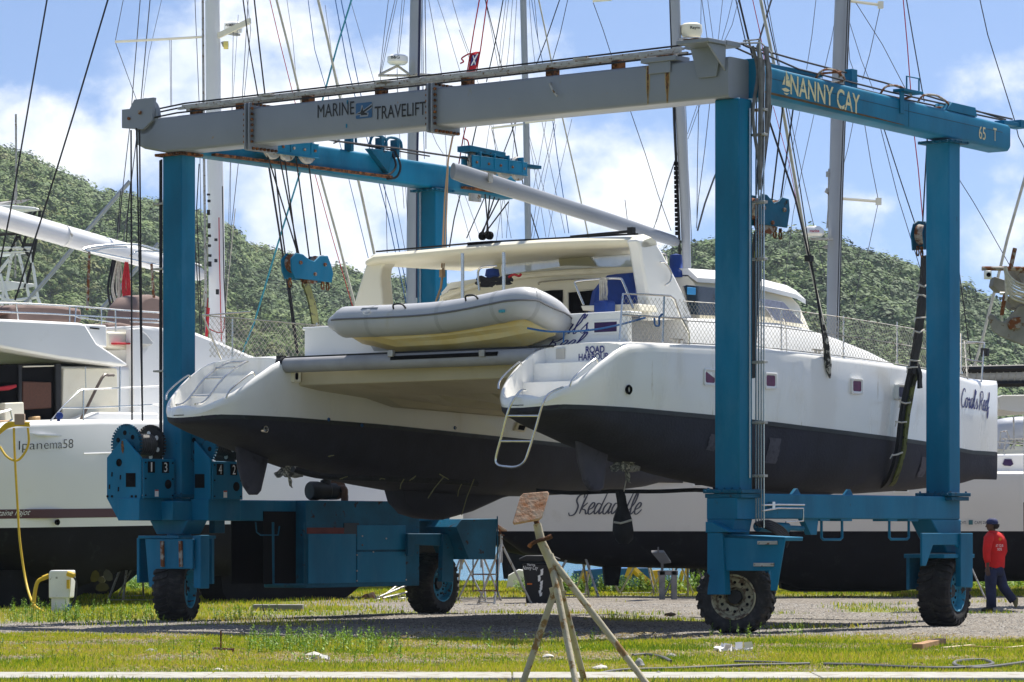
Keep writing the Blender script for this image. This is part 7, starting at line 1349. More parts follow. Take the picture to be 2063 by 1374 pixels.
for i in range(7): y = 548+i*6; m.tube(smooth_path([PP(2026+r.uniform(-3, 3), 540, -.16), PP(2034, y+8, -.18), PP(2052, y+22, -.2), PP(2085, y+30, -.16)], 4), .016, 5)
m.tube([PP(2026, 536, -.16), PP(2028, 600, -.16), PP(2026, 606, -.16)], .02, 5); m.tube([PP(2017, 635, -.1), PP(2020, 648, -.1)], .012, 5); obj_at(Pf, m, 'coiled_rope', ROPEW, PP(2040, 560, -.18), 'grey mooring rope coiled over the anchor at the right edge', 'coiled rope')
# ---- catamaran behind, its rolled trampoline and deck edge reaching in from the right
Qf = Fr(9.0, 63, 6); QB = Qf.root('catamaran', (3, 0, 0), 'white catamaran at the right edge with a rolled sail laced along its deck', 'catamaran')
QP = lambda x, y, d=0: Qf.pd(x, y, 63+d)
hull_shape(QB, Qf, 1.2, [1.0, 1.1, 1.6, 2.5, 4, 6, 8, 10], lambda u: .05+.9*min(1, max(0, u-1)/4)**.6, lambda u: 3.9, lambda u: 2.0, lambda u: 1.0+max(0, 1.6-u)*.5, lambda u: None, GEL2, BLACKP)
m = MB(); m.tube([QP(1925, 760, -.8), QP(2010, 757, -.8), QP(2150, 755, -.8)], .17, 16); rs = m.build('rolled_sail', mat('sail_cloth', (.60, .58, .52), .8, var=.1), QB)
m = MB(); m.tube([QP(1925, 745, -.97), QP(2150, 740, -.97)], .07, 8); m.tube([QP(1925, 774, -.97), QP(2150, 772, -.97)], .06, 8); m.build('sail_tie', BLACK, rs)
m = MB()
for i in range(16):
    c = QP(1950+i*13, 757, -.8); m.tube([c+Vector((math.sin(a)*.05, -math.cos(a)*.20, math.sin(a)*.20)) for a in np.linspace(-1.9, 1.9, 12)], .014, 5)
m.build('lacing', ROPEW, rs)
m = MB(); m.prism([QP(x, y, -.6) for x, y in [(2010, 800), (2020, 796), (2160, 794), (2160, 825), (2050, 832), (2014, 826)]], (0, 2.0, 0)); m.prism([QP(x, y, -.4) for x, y in [(1925, 770), (2150, 772), (2150, 780), (1925, 775)]], (0, .3, 0)); m.build('bow_beam', GEL2, QB, bevel=.04)
# ================================================================ YARD THINGS
def gp(px, py): D = CZ*FPX/(py-HY); return Vector(((px-CX)/FPX*D, D, 0))
LEGM = mat('chalky_galvanised', (.38, .34, .24), .7, metal=.1, var=.3, vsc=4, dirt=(.22, .13, .05), damt=.3, dsc=7, bump=.2)
PADM = mat('rusty_pad', (.38, .15, .055), .85, var=.35, vsc=5, dirt=(.40, .32, .24), damt=.62, dsc=5, bump=.5, soft=.2)
# foreground stand
FD = 31.5; fo = W0.root('jack_stand', (W0.pd(1140, 1374, FD).x, FD, 0), 'tall rusty boat jack stand with tilted orange pad in the foreground', 'jack stand')
fp = lambda x, y, d=0: W0.pd(x, y, FD+d)
ap = fp(1108, 1128)
m = MB(); m.tube([fp(1082, 1055), fp(1090, 1090), fp(1108, 1128), fp(1126, 1175)], [.038, .042, .045, .045], 12); m.build('post', LEGM, fo)
m = MB(); m.tube([fp(1074, 1030), fp(1088, 1075)], .026, 10); m.build('screw', RUST, fo)
def gz(x, y0, x1, y1, d1, d0=0):
    """leg from a pixel point down to the ground"""
    a = fp(x, y0, d0); b = fp(x1, y1, d1); t = a.z/(a.z-b.z); return [a, a+(b-a)*t]
for x0, y0, x1, y1, d1 in ((1112, 1128, 1300, 1374, -.5), (1112, 1140, 1160, 1374, -.75), (1122, 1160, 1178, 1374, .55), (1116, 1195, 1054, 1374, -.1)):
    m = MB(); L = gz(x0, y0, x1, y1, d1); m.tube([fp(x0-4, y0-12)]+L, [.03, .034, .03], 12); m.build('leg', LEGM, fo)
m = MB(); m.prism([fp(1118, 1190, -.03), fp(1142, 1190, -.03), fp(1138, 1206, -.03), fp(1118, 1200, -.03)], (0, .02, 0)); m.build('gusset', LEGM, fo)
m = MB(); m.tube(smooth_path([fp(1066, 1102, -.05), fp(1072, 1095, -.06), fp(1088, 1088, -.06), fp(1098, 1086, -.05), fp(1112, 1080, -.05)], 3), [.022]*3+[.018]*7+[.022]*3, 10); m.build('handle', RUST, fo)
pc = fp(1068, 1027); e1 = (fp(1108, 996)-fp(1028, 1056)); 
P4 = [fp(1049, 998, .0), fp(1107, 993, .05), fp(1091, 1048, -.12), fp(1031, 1059, -.15)]; P4 = [P4[0]+(P4[1]-P4[0])*.08, P4[0]+(P4[1]-P4[0])*.92, P4[1]+(P4[2]-P4[1])*.08, P4[1]+(P4[2]-P4[1])*.92, P4[2]+(P4[3]-P4[2])*.08, P4[2]+(P4[3]-P4[2])*.92, P4[3]+(P4[0]-P4[3])*.08, P4[3]+(P4[0]-P4[3])*.92]
nn = (P4[3]-P4[0]).cross(P4[1]-P4[0]).normalized(); m = MB(); m.prism(P4, nn*.035); pd_ = m.build('pad', PADM, fo, bevel=.006)
m = MB(); c = fp(1079, 1041, -.12); m.disc(c+nn*-.004, -nn if nn.y > 0 else nn, .022, .012, 12); m.build('hole', DARK, pd_)
# background stands: copies of one
def jack_proto(h=1.5):
    o = W0.root('jack_stand', (0, 0, 0), 'x', 'jack stand'); n = 3
    for k in range(3):
        a = k*2.094+.4; m = MB(); m.tube([(0, 0, h*.80), (math.cos(a)*.62, math.sin(a)*.62, .02)], .024, 8); m.build('leg', GALV, o)
    m = MB(); m.tube([(0, 0, h*.55), (0, 0, h*.92)], .03, 8); m.tube([(math.cos(.4)*.6, math.sin(.4)*.6, .05), (math.cos(2.494)*.6, math.sin(2.494)*.6, .05)], .014, 6); m.build('post', GALV, o)
    m = MB(); m.tube([(0, 0, h*.9), (0, .05, h)], .018, 8); m.tube([(-.12, 0, h*.91), (.12, 0, h*.91)], .014, 6); m.build('screw', RUST, o)
    m = MB(); m.box((0, .06, h+.02), (.28, .28, .03), Matrix.Rotation(.5, 3, 'X')); m.build('pad', PADM, o, bevel=.006)
    return o
def dup(o, loc, rz=0, sc=1, label=None, group=None):
    r = o.copy(); C.objects.link(r); r.location = loc; r.rotation_euler = (0, 0, rz); r.scale = (sc, sc, sc)
    if label: r['label'] = label
    if group: r['group'] = group
    for ch in list(o.children):
        c = ch.copy(); C.objects.link(c); c.parent = r
        for g in ch.children: d = g.copy(); C.objects.link(d); d.parent = c
    return r
jp = jack_proto()
spots = [(262, 1214, .1, .95, 'jack stand in the grass left of the near left wheel'), (285, 1205, 1.2, .9, 'second jack stand in the grass beside the near left wheel'), (970, 1213, .3, .85, 'jack stand under the blue operator step box'), (1010, 1218, 2.0, 1.0, 'jack stand with spread leg between the step box and the black bin'), (1165, 1203, .8, 1.1, 'jack stand with long raking leg right of the black bin'), (1195, 1200, 1.9, 1.0, 'dark jack stand right of the black bin, nearest the black keel'),
         (1298, 1199, .5, .9, 'black jack stand standing before the yellow machinery'), (1385, 1202, 1.1, .95, 'jack stand in the green scrub left of the near right wheel'), (1355, 1199, 2.2, .9, 'jack stand right of the grey timber trestle'), (930, 1212, 1.4, .8, 'short white jack stand behind the far left wheel'), (1640, 1196, .2, .5, 'low stand under the beige hull right of the near right wheel'), (1760, 1196, 1.2, .45, 'low stand under the middle of the beige hull'), (1945, 1208, 1.0, .8, 'jack stand between the far right wheel and the walking man'), (1905, 1200, .4, .7, 'jack stand half hidden behind the far right wheel'), (118, 1200, .9, .9, 'jack stand with orange pad behind the white power pedestal')]
for i, (px, py, rz, sc, lb) in enumerate(spots):
    g = gp(px, py); o = jp if i == 0 else dup(jp, g, rz, sc); 
    if i == 0: o.location = g
    o['label'] = lb; o['group'] = 'jack stands standing in the yard'
# orange pad by pedestal
for (c_, lab, poly) in (((125, 1120), 'tilted orange stand pad leaning behind the white power pedestal', [(104, 1130), (115, 1118), (146, 1115), (140, 1128), (128, 1130)]),):
    q = [W0.pd(x, y, 68) for x, y in poly]; m = MB(); m.prism(q, (0, .05, .02)); m.tube([W0.pd(128, 1130, 68), W0.pd(132, 1148, 68)], .02, 6); m.tube([W0.pd(132, 1112, 68.1), W0.pd(138, 1098, 68.1)], .03, 6); m.tube([W0.pd(132, 1148, 68), W0.pd(134, 1200, 68)], .025, 6); obj_at(W0, m, 'stand_pad', PADM, W0.pd(125, 1120, 68), lab, 'stand pad')
# grey trestle with a plate
t = W0.root('trestle', gp(1348, 1210), 'weathered grey timber trestle carrying a tilted grey plate', 'trestle'); TD = gp(1348, 1210).y; tp = lambda x, y, d=0: W0.pd(x, y, TD+d)
WOODG = mat('grey_timber', (.22, .21, .20), .85, var=.3, vsc=6, bump=.3)
for x in (1334, 1358): m = MB(); m.beam(tp(x, 1211), tp(x, 1150), .12, .12, (0, 1, 0)); m.build('leg', WOODG, t, bevel=.008)
m = MB(); m.beam(tp(1325, 1154), tp(1366, 1154), .12, .10); m.build('crossbar', WOODG, t, bevel=.008); m = MB(); m.prism([tp(1313, 1114), tp(1338, 1113), tp(1352, 1134), tp(1332, 1136)], (0, .25, .05)); m.tube([tp(1326, 1114), tp(1326, 1102)], .02, 6); m.tube([tp(1334, 1150), tp(1334, 1130)], .03, 6); m.build('plate', mat('dull_plate', (.10, .10, .10), .7), t)
# wheelie bin
BD = gp(1088, 1217).y; bn = W0.root('wheelie_bin', gp(1088, 1217), 'black wheelie bin with hand-painted white name under the beige hull', 'bin'); bq = lambda x, y, d=0: W0.pd(x, y, BD+d)
m = MB(); m.loft([[bq(x0, y), bq(x1, y), bq(x1, y)+Vector((0, w, 0)), bq(x0, y)+Vector((0, w, 0))] for x0, x1, y, w in ((1060, 1118, 1216, .5), (1058, 1122, 1180, .56), (1052, 1126, 1136, .66))]); bb_ = m.build('body', BLACK, bn, bevel=.03)
m = MB(); m.prism([bq(1045, 1126, -.06), bq(1060, 1119, -.06), bq(1112, 1119, -.06), bq(1130, 1126, -.06), bq(1128, 1131, -.06), bq(1046, 1130, -.06)], (0, .75, 0)); m.build('lid', BLACK, bn, bevel=.02)
for x in (1066, 1116): m = MB(); m.lathe([(.02, 0), (.12, 0), (.12, .06), (.02, .06)], bq(x, 1208, .45), (1, 0, 0), 18, True); m.build('wheel', BLACK, bn)
m = MB(); m.bb(bq(1062, 1178, -.01), bq(1072, 1175, .0)); m.build('orange_label', mat('orange_tag', (.6, .15, .02), .6), bb_)
a, b = bq(1053, 1150, -.04), bq(1084, 1150, -.04); write(bb_, 'Nanny Cay', a, (1, 0, 0), (b-a).length, .10, WHITEP, 'painted_name', nrm=(0, -1, 0), shear=.3, lift=.03); 
a, b = bq(1062, 1140, -.04), bq(1078, 1140, -.04); write(bb_, 'Marina', a, (1, 0, 0), (b-a).length, .05, WHITEP, 'painted_name', nrm=(0, -1, 0), lift=.03)
m = MB(); r = random.Random(2)
for i in range(9): x, y = 1084+r.uniform(-1, 5), 1148+i*6; m.add([bq(x, y, -.03+.02*i/9), bq(x+6, y-3, -.03), bq(x+5, y+4, -.02), bq(x+1, y+6, -.02)], [(0, 1, 2, 3)])
m.build('paint_smear', WHITEP, bb_, smooth=0)
# yellow and blue yard gear behind
YD = 84; yq = lambda x, y, d=0: W0.pd(x, y, YD+d)
def simple(name, polys, mt, p, label, cat, thick=.1, tubes=(), r=.05):
    m = MB()
    for q in polys: m.prism([yq(*a) for a in q], (0, thick, 0))
    for q in tubes: m.tube([yq(*a) for a in q], r, 6)
    return obj_at(W0, m, name, mt, yq(*p), label, cat, bevel=.01 if polys else 0)
TARP = mat('bright_tarp', (.01, .12, .32), .6, var=.3, vsc=1.5, bump=.5, bsc=4)
simple('tarpaulin', [[(1150, 1190), (1158, 1150), (1215, 1145), (1310, 1144), (1312, 1190)]], TARP, (1230, 1190), 'bright blue tarpaulin wall behind the black keel', 'tarpaulin', 1.5)
simple('boat_cradle', [], YEL, (1175, 1190), 'yellow steel cradle leg leaning beside the blue tarpaulin', 'cradle', tubes=([(1160, 1192), (1180, 1150)], [(1176, 1192), (1184, 1155)]), r=.07)
simple('yellow_boom', [], YEL, (1300, 1180), 'long yellow machine arm lying in front of the blue tarpaulin', 'machine arm', tubes=([(1275, 1146), (1290, 1160), (1305, 1172), (1322, 1184)], [(1264, 1165), (1277, 1128)]), r=.10)
simple('slotted_panel', [[(1310, 1150), (1330, 1148), (1332, 1175), (1312, 1178)]], YEL, (1320, 1170), 'yellow perforated frame beside the grey trestle', 'frame', .2, tubes=([(1385, 1140), (1380, 1190)], [(1364, 1190), (1376, 1150)]), r=.06)
simple('oil_drum', [[(1128-525+2, 1192), (605, 1178), (622, 1176), (624, 1192)]], TARP, (615, 1190), 'small blue plastic drum beneath the engine cabinet', 'drum', .5)
simple('cradle_post', [], YEL, (950, 1130), 'yellow strut slanting beside the blue step box', 'strut', tubes=([(926, 1147), (933, 1128)],), r=.04)
simple('white_skiff', [[(1018, 1198), (1024, 1160), (1045, 1148), (1060, 1150), (1062, 1198)]], GEL2, (1040, 1190), 'white skiff stern seen beside the black bin', 'skiff', 1.5)
simple('yellow_bucket', [[(232, 1154), (246, 1154), (246, 1172), (236, 1172)]], mat('olive_plastic', (.25, .2, .03), .6), (240, 1170), 'dull yellow box fixed below the stern of the left catamaran', 'box', .3)
simple('trestle', [], YEL, (186, 1190), 'small yellow trestle in the grass behind the power pedestal', 'trestle', tubes=([(180, 1190), (188, 1168), (194, 1190)], [(172, 1178), (196, 1174)]), r=.05)
# bronze propellers under the left catamaran
for (x, y, s, lb) in ((205, 1168, 22, 'bronze propeller under the stern of the left catamaran'),):
    c = W0.pd(x, y, 61); m = MB(); m.disc(c+Vector((0, -.06, 0)), (0, 1, 0), .06, .2, 14)
    for q in range(3):
        a = .6+q*2.094; d = Vector((math.cos(a), .0, math.sin(a))); w = Vector((-math.sin(a), .25, math.cos(a))); m.loft([[c+d*tt+w*ss+Vector((0, .03, 0)), c+d*tt+Vector((0, .01, 0)), c+d*tt-w*ss-Vector((0, .03, 0)), c+d*tt-Vector((0, .01, 0))] for tt, ss in ((.05, .03), (.1, .1), (.17, .12), (.21, .06))])
    m.tube([c+Vector((0, .1, 0)), c+Vector((-.1, 1.6, .1))], .03, 8); obj_at(W0, m, 'propeller', mat('bronze', (.05, .045, .015), .5, metal=.6, var=.3, vsc=8), c, lb, 'propeller')
# heap of folded stands under the engine cabinet
hp = gp(760, 1206); hr = W0.root('folded_stands', hp, 'heap of folded jack stands with two upright orange pads', 'jack stand heap'); hd = hp.y; hq = lambda x, y, d=0: W0.pd(x, y, hd+d)
for (x0, y0, x1, y1) in ((755, 1206, 818, 1180), (760, 1208, 820, 1193), (762, 1212, 816, 1205), (765, 1214, 818, 1214), (760, 1210, 800, 1180), (764, 1215, 818, 1222)): m = MB(); m.tube([hq(x0, y0, -.1), hq(x1, y1, .5)], .022, 7); m.build('leg', GALV, hr)
for q in ([(728, 1202), (736, 1196), (746, 1222), (740, 1224)], [(742, 1196), (748, 1193), (762, 1222), (752, 1225)]): m = MB(); m.prism([hq(x, y, -.2) for x, y in q], (.05, .25, 0)); m.build('pad', PADM, hr, bevel=.005)
# power pedestal
pg = gp(125, 1234); pr = W0.root('power_pedestal', pg, 'white shore power pedestal with yellow plugs in the weeds', 'power pedestal'); pD = pg.y; pq = lambda x, y, d=0: W0.pd(x, y, pD+d)
m = MB(); m.loft([[pq(x0, y), pq(x1, y), pq(x1+4, y)+Vector((0, w, 0)), pq(x0+4, y)+Vector((0, w, 0))] for x0, x1, y, w in ((98, 140, 1205, .36), (98, 143, 1170, .36), (98, 143, 1155, .36), (101, 143, 1149, .34))]); m.build('housing', WHITEP, pr, bevel=.02)
m = MB(); m.bb(pq(103, 1236, .04), pq(140, 1200, .30)); m.build('post', WHITEP, pr, bevel=.02)
m = MB(); m.tube([pq(98, 1160, .1), pq(86, 1165, .05)], .045, 10); m.tube([pq(136, 1155, -.05), pq(150, 1160, -.08)], .05, 10); m.bb(pq(134, 1186, -.06), pq(141, 1168, -.001)); m.build('plug', YEL, pr, split=True)
m = MB(); m.tube(smooth_path([pq(148, 1162, -.08), pq(154, 1175, -.08), pq(152, 1205, -.08), pq(140, 1222, -.12)], 4), .016, 6); m.build('cable', BLACK, pr); m = MB(); m.tube([pq(142, 1218, -.12), pq(134, 1236, -.15)], [.035, .06], 10); m.build('connector', ROPEBL, pr, label='blue connector hanging on the black cable'); m = MB(); m.bb(pq(112, 1166, -.004), pq(116, 1162, 0)); m.build('label_plate', GALV, pr)
m = MB(); m.tube(smooth_path([pq(88, 1165, .05), pq(76, 1172, .02), pq(70, 1195, 0), pq(66, 1232, -.1)], 5), .035, 8); obj_at(W0, m, 'power_cable', YEL, pq(70, 1195), 'thick yellow cable curving from the power pedestal into the weeds', 'cable')
hz = 60.6; yh = lambda x, y, d=0: W0.pd(x, y, hz+d); m = MB()
m.tube(smooth_path([yh(28, 862, -.3), yh(29, 900, -.3), yh(32, 960, -.3), yh(36, 1030, -.3), yh(40, 1090, -.4), (yh(50, 1160, -.6)), yh(60, 1200, -1), yh(72, 1222, -1.5), gp(94, 1236)], 5), .022, 8)
m.tube(smooth_path([yh(0, 900, -.2), yh(14, 920, -.3), yh(34, 928, -.3), yh(50, 912, -.3), yh(58, 890, -.3), yh(56, 862, -.3)], 5), .022, 8)
for i in range(7): m.tube(smooth_path([yh(-4, 876-i, -.3), yh(14, 862-i*1.5, -.35), yh(35, 857-i, -.35), yh(60, 858-i, -.3)], 4), .02, 6)
obj_at(W0, m, 'water_hose', YEL, yh(30, 900), 'yellow hose looped over the stern rail of the left catamaran and trailing down', 'hose')
m = MB(); m.box(yh(40, 845, -.3), (.18, .15, .2)); obj_at(W0, m, 'foam_pad', mat('brown_foam', (.35, .25, .19), .9), yh(40, 845, -.3), 'brown foam block on the stern rail above the yellow hose', 'foam block', bevel=.01)
# small things in the turf
def rock(px, py, sx, sz, mt, label, seed, cat='rock', name='rock'):
    r = random.Random(seed); g = gp(px, py); m = MB(); rings = []
    for k in range(6):
        t = k/5; rad = math.sqrt(max(.02, 1-(t*2-1)**2))*(1-.25*t); rings.append([g+Vector((math.cos(a)*rad*sx*r.uniform(.8, 1.15), math.sin(a)*rad*sx*.8*r.uniform(.8, 1.15), (t-.25)*sz*r.uniform(.9, 1.1))) for a in np.linspace(0, 6.283, 10)[:-1]])
    m.loft(rings); return obj_at(W0, m, name, mt, g, label, cat, smooth=30)
SG_ = mat('grey_rock', (.34, .33, .31), .9, var=.35, vsc=14, bump=.6, bsc=30); SW = mat('pale_rock', (.55, .52, .46), .9, var=.3, vsc=16, bump=.6)
rock(304, 1318, .10, .09, SG_, 'grey rock half sunk in the turf on the left', 1); rock(439, 1356, .09, .07, SW, 'smooth pale grey rock beside the concrete at left centre', 2); rock(632, 1325, .11, .09, SW, 'whitish rock in the turf left of the foreground stand', 3); rock(1288, 1343, .06, .12, SG_, 'upright grey rock right of the foreground stand legs', 4)
rock(1353, 1325, .07, .07, SG_, 'small grey-brown rock behind the upright grey rock', 5); rock(1326, 1364, .05, .08, SG_, 'pointed dark rock at the edge of the concrete', 6); rock(1210, 1348, .10, .06, SW, 'flat buff rock near the concrete beside the black hose', 7); rock(512, 1358, .09, .03, SW, 'thin flat stone by the concrete left of the centre', 8); rock(1105, 1324, .08, .05, SW, 'small buff stone between the foreground stand legs', 9)
rock(1350, 1240, .12, .07, mat('brown_clod', (.12, .08, .05), .9, var=.4, vsc=12), 'brown clod on the gravel left of the near right wheel', 10, 'clod', 'clod')
m = MB(); r = random.Random(5); g = gp(1480, 1316)
for i in range(26):
    c = g+Vector((r.uniform(-.22, .22), r.uniform(-.1, .1), r.uniform(.01, .09)*(1.2 if i < 10 else .8))); a = Vector((r.uniform(-1, 1), r.uniform(-1, 1), r.uniform(-.5, 1))).normalized()*.07; b = Vector((r.uniform(-1, 1), r.uniform(-1, 1), r.uniform(-.5, 1))).normalized()*.06; m.sheet([c-a, c-b, c+a, c+b])
obj_at(W0, m, 'crumpled_rag', mat('white_cloth', (.8, .78, .76), .9), g, 'crumpled white rag lying on the turf right of centre', 'rag', smooth=0)
m = MB(); r = random.Random(8); g = gp(637, 1333)
for i in range(16):
    c = g+Vector((r.uniform(-.13, .13), r.uniform(-.08, .08), r.uniform(.01, .07))); a = Vector((r.uniform(-1, 1), r.uniform(-1, 1), r.uniform(-.3, 1))).normalized()*.05; b = Vector((r.uniform(-1, 1), r.uniform(-1, 1), r.uniform(-.3, 1))).normalized()*.045; m.sheet([c-a, c-b, c+a, c+b])
obj_at(W0, m, 'crumpled_rag', mat('grey_cloth', (.62, .6, .55), .9), g, 'dirty white rag draped by the whitish rock on the left', 'rag', smooth=0)
WB = mat('brown_timber', (.34, .19, .09), .8, var=.3, vsc=8); WY = mat('pale_timber', (.55, .45, .28), .8, var=.2, vsc=8)
for (x0, y0, x1, y1, w, mt__, lb) in ((1848, 1314, 1896, 1302, .10, WB, 'short brown timber offcut in the turf at the right'), (1930, 1308, 2030, 1312, .05, WB, 'long brown plank beyond the short brown offcut'), (1950, 1318, 2070, 1306, .04, WY, 'pale yellow batten lying in the turf at the right edge'), (1900, 1312, 1960, 1306, .05, WY, 'pale batten between the brown planks')):
    m = MB(); a, b = gp(x0, y0), gp(x1, y1); m.beam(a+Vector((0, 0, w/2)), b+Vector((0, 0, w/2)), w*1.3, w); obj_at(W0, m, 'plank', mt__, a, lb, 'plank', bevel=.004)
def ghose(pts, r, mt, label, cat='hose', name='hose', z=.02):
    m = MB(); P = smooth_path([gp(x, y)+Vector((0, 0, z)) for x, y in pts], 5); m.tube(P, r, 7); return obj_at(W0, m, name, mt, P[0], label, cat)
HG = mat('grey_hose_rubber', (.10, .10, .10), .7, var=.3)
ghose([(1195, 1364), (1250, 1354), (1370, 1350), (1500, 1344), (1560, 1343), (1630, 1341)], .018, HG, 'thin dark hose lying along the concrete behind the foreground stand')
ghose([(1660, 1342), (1740, 1344), (1820, 1348), (1900, 1350), (1960, 1348), (2000, 1342), (1980, 1334), (1930, 1336), (1925, 1344), (1960, 1350), (2010, 1346), (2080, 1336)], .022, HG, 'dark hose coiled in the turf near the right corner'); ghose([(1275, 1324), (1300, 1322), (1330, 1326), (1352, 1336)], .02, HG, 'short curved black hose behind the flat buff rock'); ghose([(1480, 1336), (1560, 1338), (1600, 1342)], .014, HG, 'thin grey pipe lying in the turf right of the white rag', 'pipe', 'pipe')
# iron stake and tap
sg = gp(445, 1318); sk_ = W0.root('iron_stake', sg, 'thin rusty iron stake with an old tap in the turf', 'stake'); SDp = sg.y; sq = lambda x, y: W0.pd(x, y, SDp)
m = MB(); m.tube([sq(445, 1320), sq(445, 1270)], .011, 6); m.build('rod', RUST, sk_); m = MB(); m.tube([sq(428, 1307), sq(436, 1306), sq(455, 1308), sq(472, 1308)], .016, 6); m.tube([sq(470, 1308), sq(468, 1318)], .014, 6); m.build('tap', RUSTY_GREY, sk_)
# keel blocks
for (x, y, w, lb) in ((560, 1232, .9, 'timber keel block under the deep black keel of the left catamaran'), (1700, 1196, 2.2, 'long timber baulk under the keel of the beige catamaran')):
    m = MB(); g = gp(x, y); m.box(g+Vector((0, .1, .06)), (w, .4, .13)); obj_at(W0, m, 'keel_block', WOODG, g, lb, 'keel block', bevel=.01)
# ================================================================ THE WALKING MAN
def person():
    g = gp(2003, 1229); D = g.y; rt = W0.root('person', g, 'person in red long-sleeved shirt, navy trousers and cap walking left past the far right wheel', 'person')
    q = lambda x, y, d=0: W0.pd(x, y, D+d)-Vector((0, 0, 0))
    SKIN = mat('skin', (.10, .05, .03), .6, var=.1); RED = mat('red_cotton', (.62, .012, .012), .85, var=.18, vsc=6, bump=.5, bsc=9); NV = mat('navy_denim', (.018, .025, .07), .85, var=.35, vsc=6, bump=.5, bsc=10)
    k = D/FPX
    def skin(name, J, E_, m_, sub=2):
        me = bpy.data.meshes.new(name); me.from_pydata([tuple(p) for p, r in J], E_, []); o = bpy.data.objects.new(name, me); C.objects.link(o); o.parent = rt
        for v in me.vertices: v.co -= g
        md = o.modifiers.new('skin', 'SKIN'); md.use_smooth_shade = True
        for i, (p, r) in enumerate(J):
            r = r if isinstance(r, tuple) else (r, r); me.skin_vertices[0].data[i].radius = r
        me.skin_vertices[0].data[0].use_root = True; s = o.modifiers.new('s', 'SUBSURF'); s.levels = s.render_levels = sub; me.materials.append(m_); return o
    # body: pelvis root, torso, head, both arms with hands, both legs
    pel = q(2004, 1140); ch = q(2004, 1092); nk = q(2000, 1072); hd = q(1999, 1058)
    J = [(pel, .10), (ch, .12), (q(2002, 1076), .10), (nk, .055), (hd, .07), (q(1996, 1050), .06),
         (q(1992, 1082, -.12), .05), (q(1989, 1112, -.20), .042), (q(1990, 1135, -.22), .03), (q(1990, 1146, -.22), .028),
         (q(2016, 1082, .12), .05), (q(2020, 1112, .18), .042), (q(2012, 1132, .2), .03), (q(2008, 1142, .2), .026),
         (q(1999, 1145, -.07), .085), (q(1996, 1182, -.07), .06), (q(1997, 1220, -.07), .042), (q(1988, 1226, -.07), .035),
         (q(2012, 1146, .08), .085), (q(2020, 1180, .08), .062), (q(2040, 1206, .08), .045), (q(2046, 1216, .08), .035)]
    E_ = [(0, 1), (1, 2), (2, 3), (3, 4), (4, 5), (2, 6), (6, 7), (7, 8), (8, 9), (2, 10), (10, 11), (11, 12), (12, 13), (0, 14), (14, 15), (15, 16), (16, 17), (0, 18), (18, 19), (19, 20), (20, 21)]
    # fingers on the near hand
    hb = q(1990, 1147, -.22)
    for i, (dx, dy, L) in enumerate(((-.03, -.02, .07), (-.01, -.025, .085), (.012, -.02, .08), (.03, -.01, .065))):
        a = len(J); J += [(hb+Vector((dx, dy, -.04)), .011), (hb+Vector((dx*1.1, dy-.01, -.04-L*.6)), .010), (hb+Vector((dx*1.0+.01, dy-.005, -.04-L)), .008)]; E_ += [(9, a), (a, a+1), (a+1, a+2)]
    a = len(J); J += [(hb+Vector((-.045, -.03, -.01)), .012), (hb+Vector((-.055, -.05, -.05)), .010)]; E_ += [(9, a), (a, a+1)]
    b = skin('body', J, E_, SKIN)
    # shirt as a lofted garment over the torso, with sleeves
    m = MB(); 
    def ell(c, rx, ry, n=20, wob=0): return [c+Vector((math.cos(a)*rx*(1+wob*math.sin(3*a+c.z*9)), math.sin(a)*ry, wob*.3*math.sin(5*a))) for a in np.linspace(0, 2*math.pi, n+1)[:-1]]
    m.loft([ell(q(2004, 1143), .175, .15, wob=.05), ell(q(2004, 1132), .182, .155, wob=.03), ell(q(2005, 1112), .185, .15, wob=.02), ell(q(2005, 1095), .20, .165, wob=.02), ell(q(2003, 1082), .195, .17), ell(q(2002, 1074), .13, .13), ell(q(2000, 1069), .07, .07)], caps=False)
    m.tube([q(1996, 1079, -.10), q(1991, 1090, -.17), q(1988, 1108, -.21), q(1988, 1122, -.22), q(1990, 1133, -.22)], [.085, .09, .075, .068, .055], 14); m.tube([q(2013, 1080, .10), q(2019, 1092, .17), q(2022, 1110, .2), q(2016, 1124, .21), q(2012, 1132, .2)], [.085, .085, .07, .065, .055], 14)
    sh = m.build('shirt', RED, rt, smooth=180)
    c = q(2010, 1098, -.17); m = MB(); fw = lambda x, y: q(x, y, -.165); 
    for tx, x0, x1, y, h in (("AT YOUR", 2006, 2022, 1102, .05), ('SIDE', 2009, 2019, 1109, .045)): 
        a_, b_ = fw(x0, y), fw(x1, y); write(sh, tx, a_, (1, .22, 0), (b_-a_).length, h, WHITEP, 'shirt_print', nrm=(0, -1, 0), lift=.012)
    m = MB(); a_ = fw(2015, 1086); m.lathe([(.001, 0), (.028, 0), (.001, .002)], a_+Vector((0, -.004, 0)), (0, -1, 0), 10); m.build('shirt_emblem', mat('emblem_orange', (.75, .25, .02), .7), sh)
    # trousers
    m = MB(); m.loft([ell(q(2004, 1139), .165, .14), ell(q(2004, 1150), .175, .15), ell(q(2004, 1160), .17, .145)], caps=True)
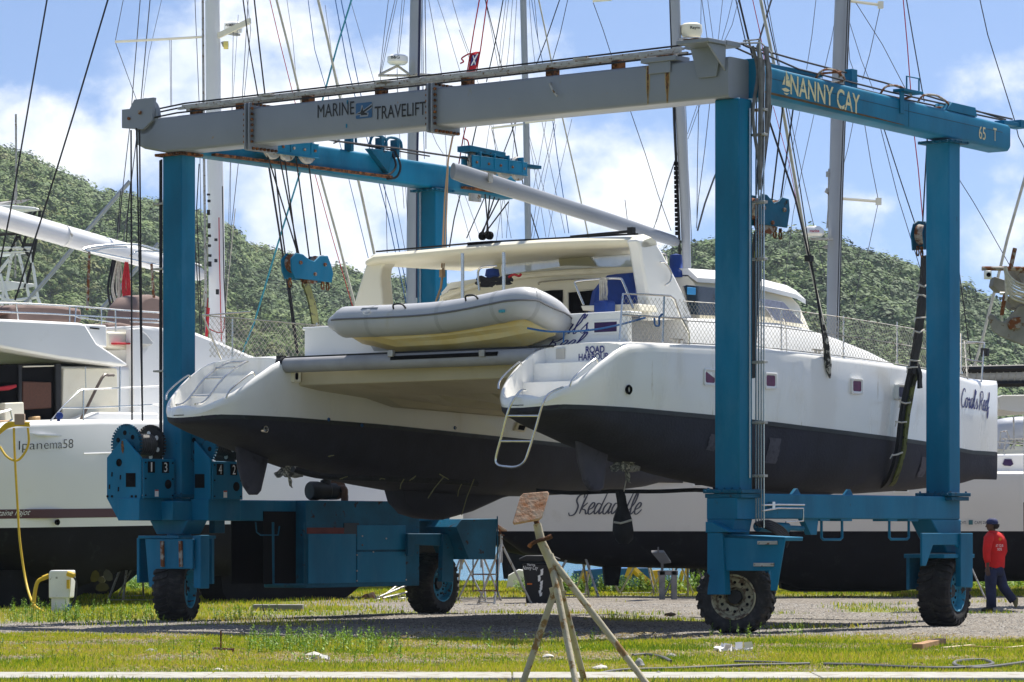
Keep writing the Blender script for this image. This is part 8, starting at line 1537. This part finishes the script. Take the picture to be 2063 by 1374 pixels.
    m.tube([q(1999, 1148, -.06), q(1996, 1165, -.07), q(1996, 1185, -.07), q(1997, 1205, -.07), q(1997, 1224, -.07)], [.115, .115, .10, .092, .095], 16)
    m.tube([q(2010, 1148, .08), q(2015, 1165, .08), q(2021, 1182, .08), q(2031, 1196, .08), q(2042, 1210, .08)], [.115, .11, .095, .082, .085], 16)
    m.build('trousers', NV, rt, smooth=180)
    m = MB(); m.tube([q(1999, 1227, -.08), q(1992, 1228, -.09), q(1983, 1229, -.1), q(1977, 1229, -.1)], [.055, .055, .045, .025], 12); m.build('shoe', BLACK, rt); m = MB(); m.tube([q(2047, 1224, .08), q(2046, 1216, .07), q(2046, 1207, .07), q(2044, 1203, .07)], [.02, .045, .052, .045], 12); m.build('shoe', mat('dusty_sole', (.16, .15, .07), .9), rt)
    # cap and hair, ear and nose
    m = MB(); c = q(1999, 1055); m.loft([ell(c+Vector((0, 0, z)), rx, ry) for z, rx, ry in ((-.01, .105, .10), (.03, .112, .105), (.07, .095, .09), (.10, .05, .05))]); m.loft([[q(1990, 1053, -.08), q(1990, 1053, .06), q(1980, 1055, .04), q(1980, 1055, -.06)], [q(1990, 1052, -.08), q(1990, 1052, .06), q(1980, 1054, .04), q(1980, 1054, -.06)]]); m.build('cap', mat('navy_cap', (.02, .03, .10), .8), rt, smooth=50)
    m = MB(); c = q(2004, 1058); m.loft([ell(c+Vector((0, 0, z)), rx, ry) for z, rx, ry in ((-.07, .05, .06), (-.03, .085, .085), (.02, .09, .095))]); m.build('hair', mat('dark_hair', (.015, .012, .012), .9), rt, smooth=60)
    m = MB(); m.loft([ell(q(1996, 1061)+Vector((0, 0, z)), rx, ry, 14) for z, rx, ry in ((-.09, .03, .03), (-.05, .068, .06), (0, .08, .075), (.05, .085, .075))]); m.tube([q(1988, 1058, -.03), q(1986, 1062, -.03)], .014, 6); m.tube([q(2000, 1058, -.075), q(2000, 1063, -.075)], .016, 6); m.build('head', SKIN, rt, smooth=60)
person()
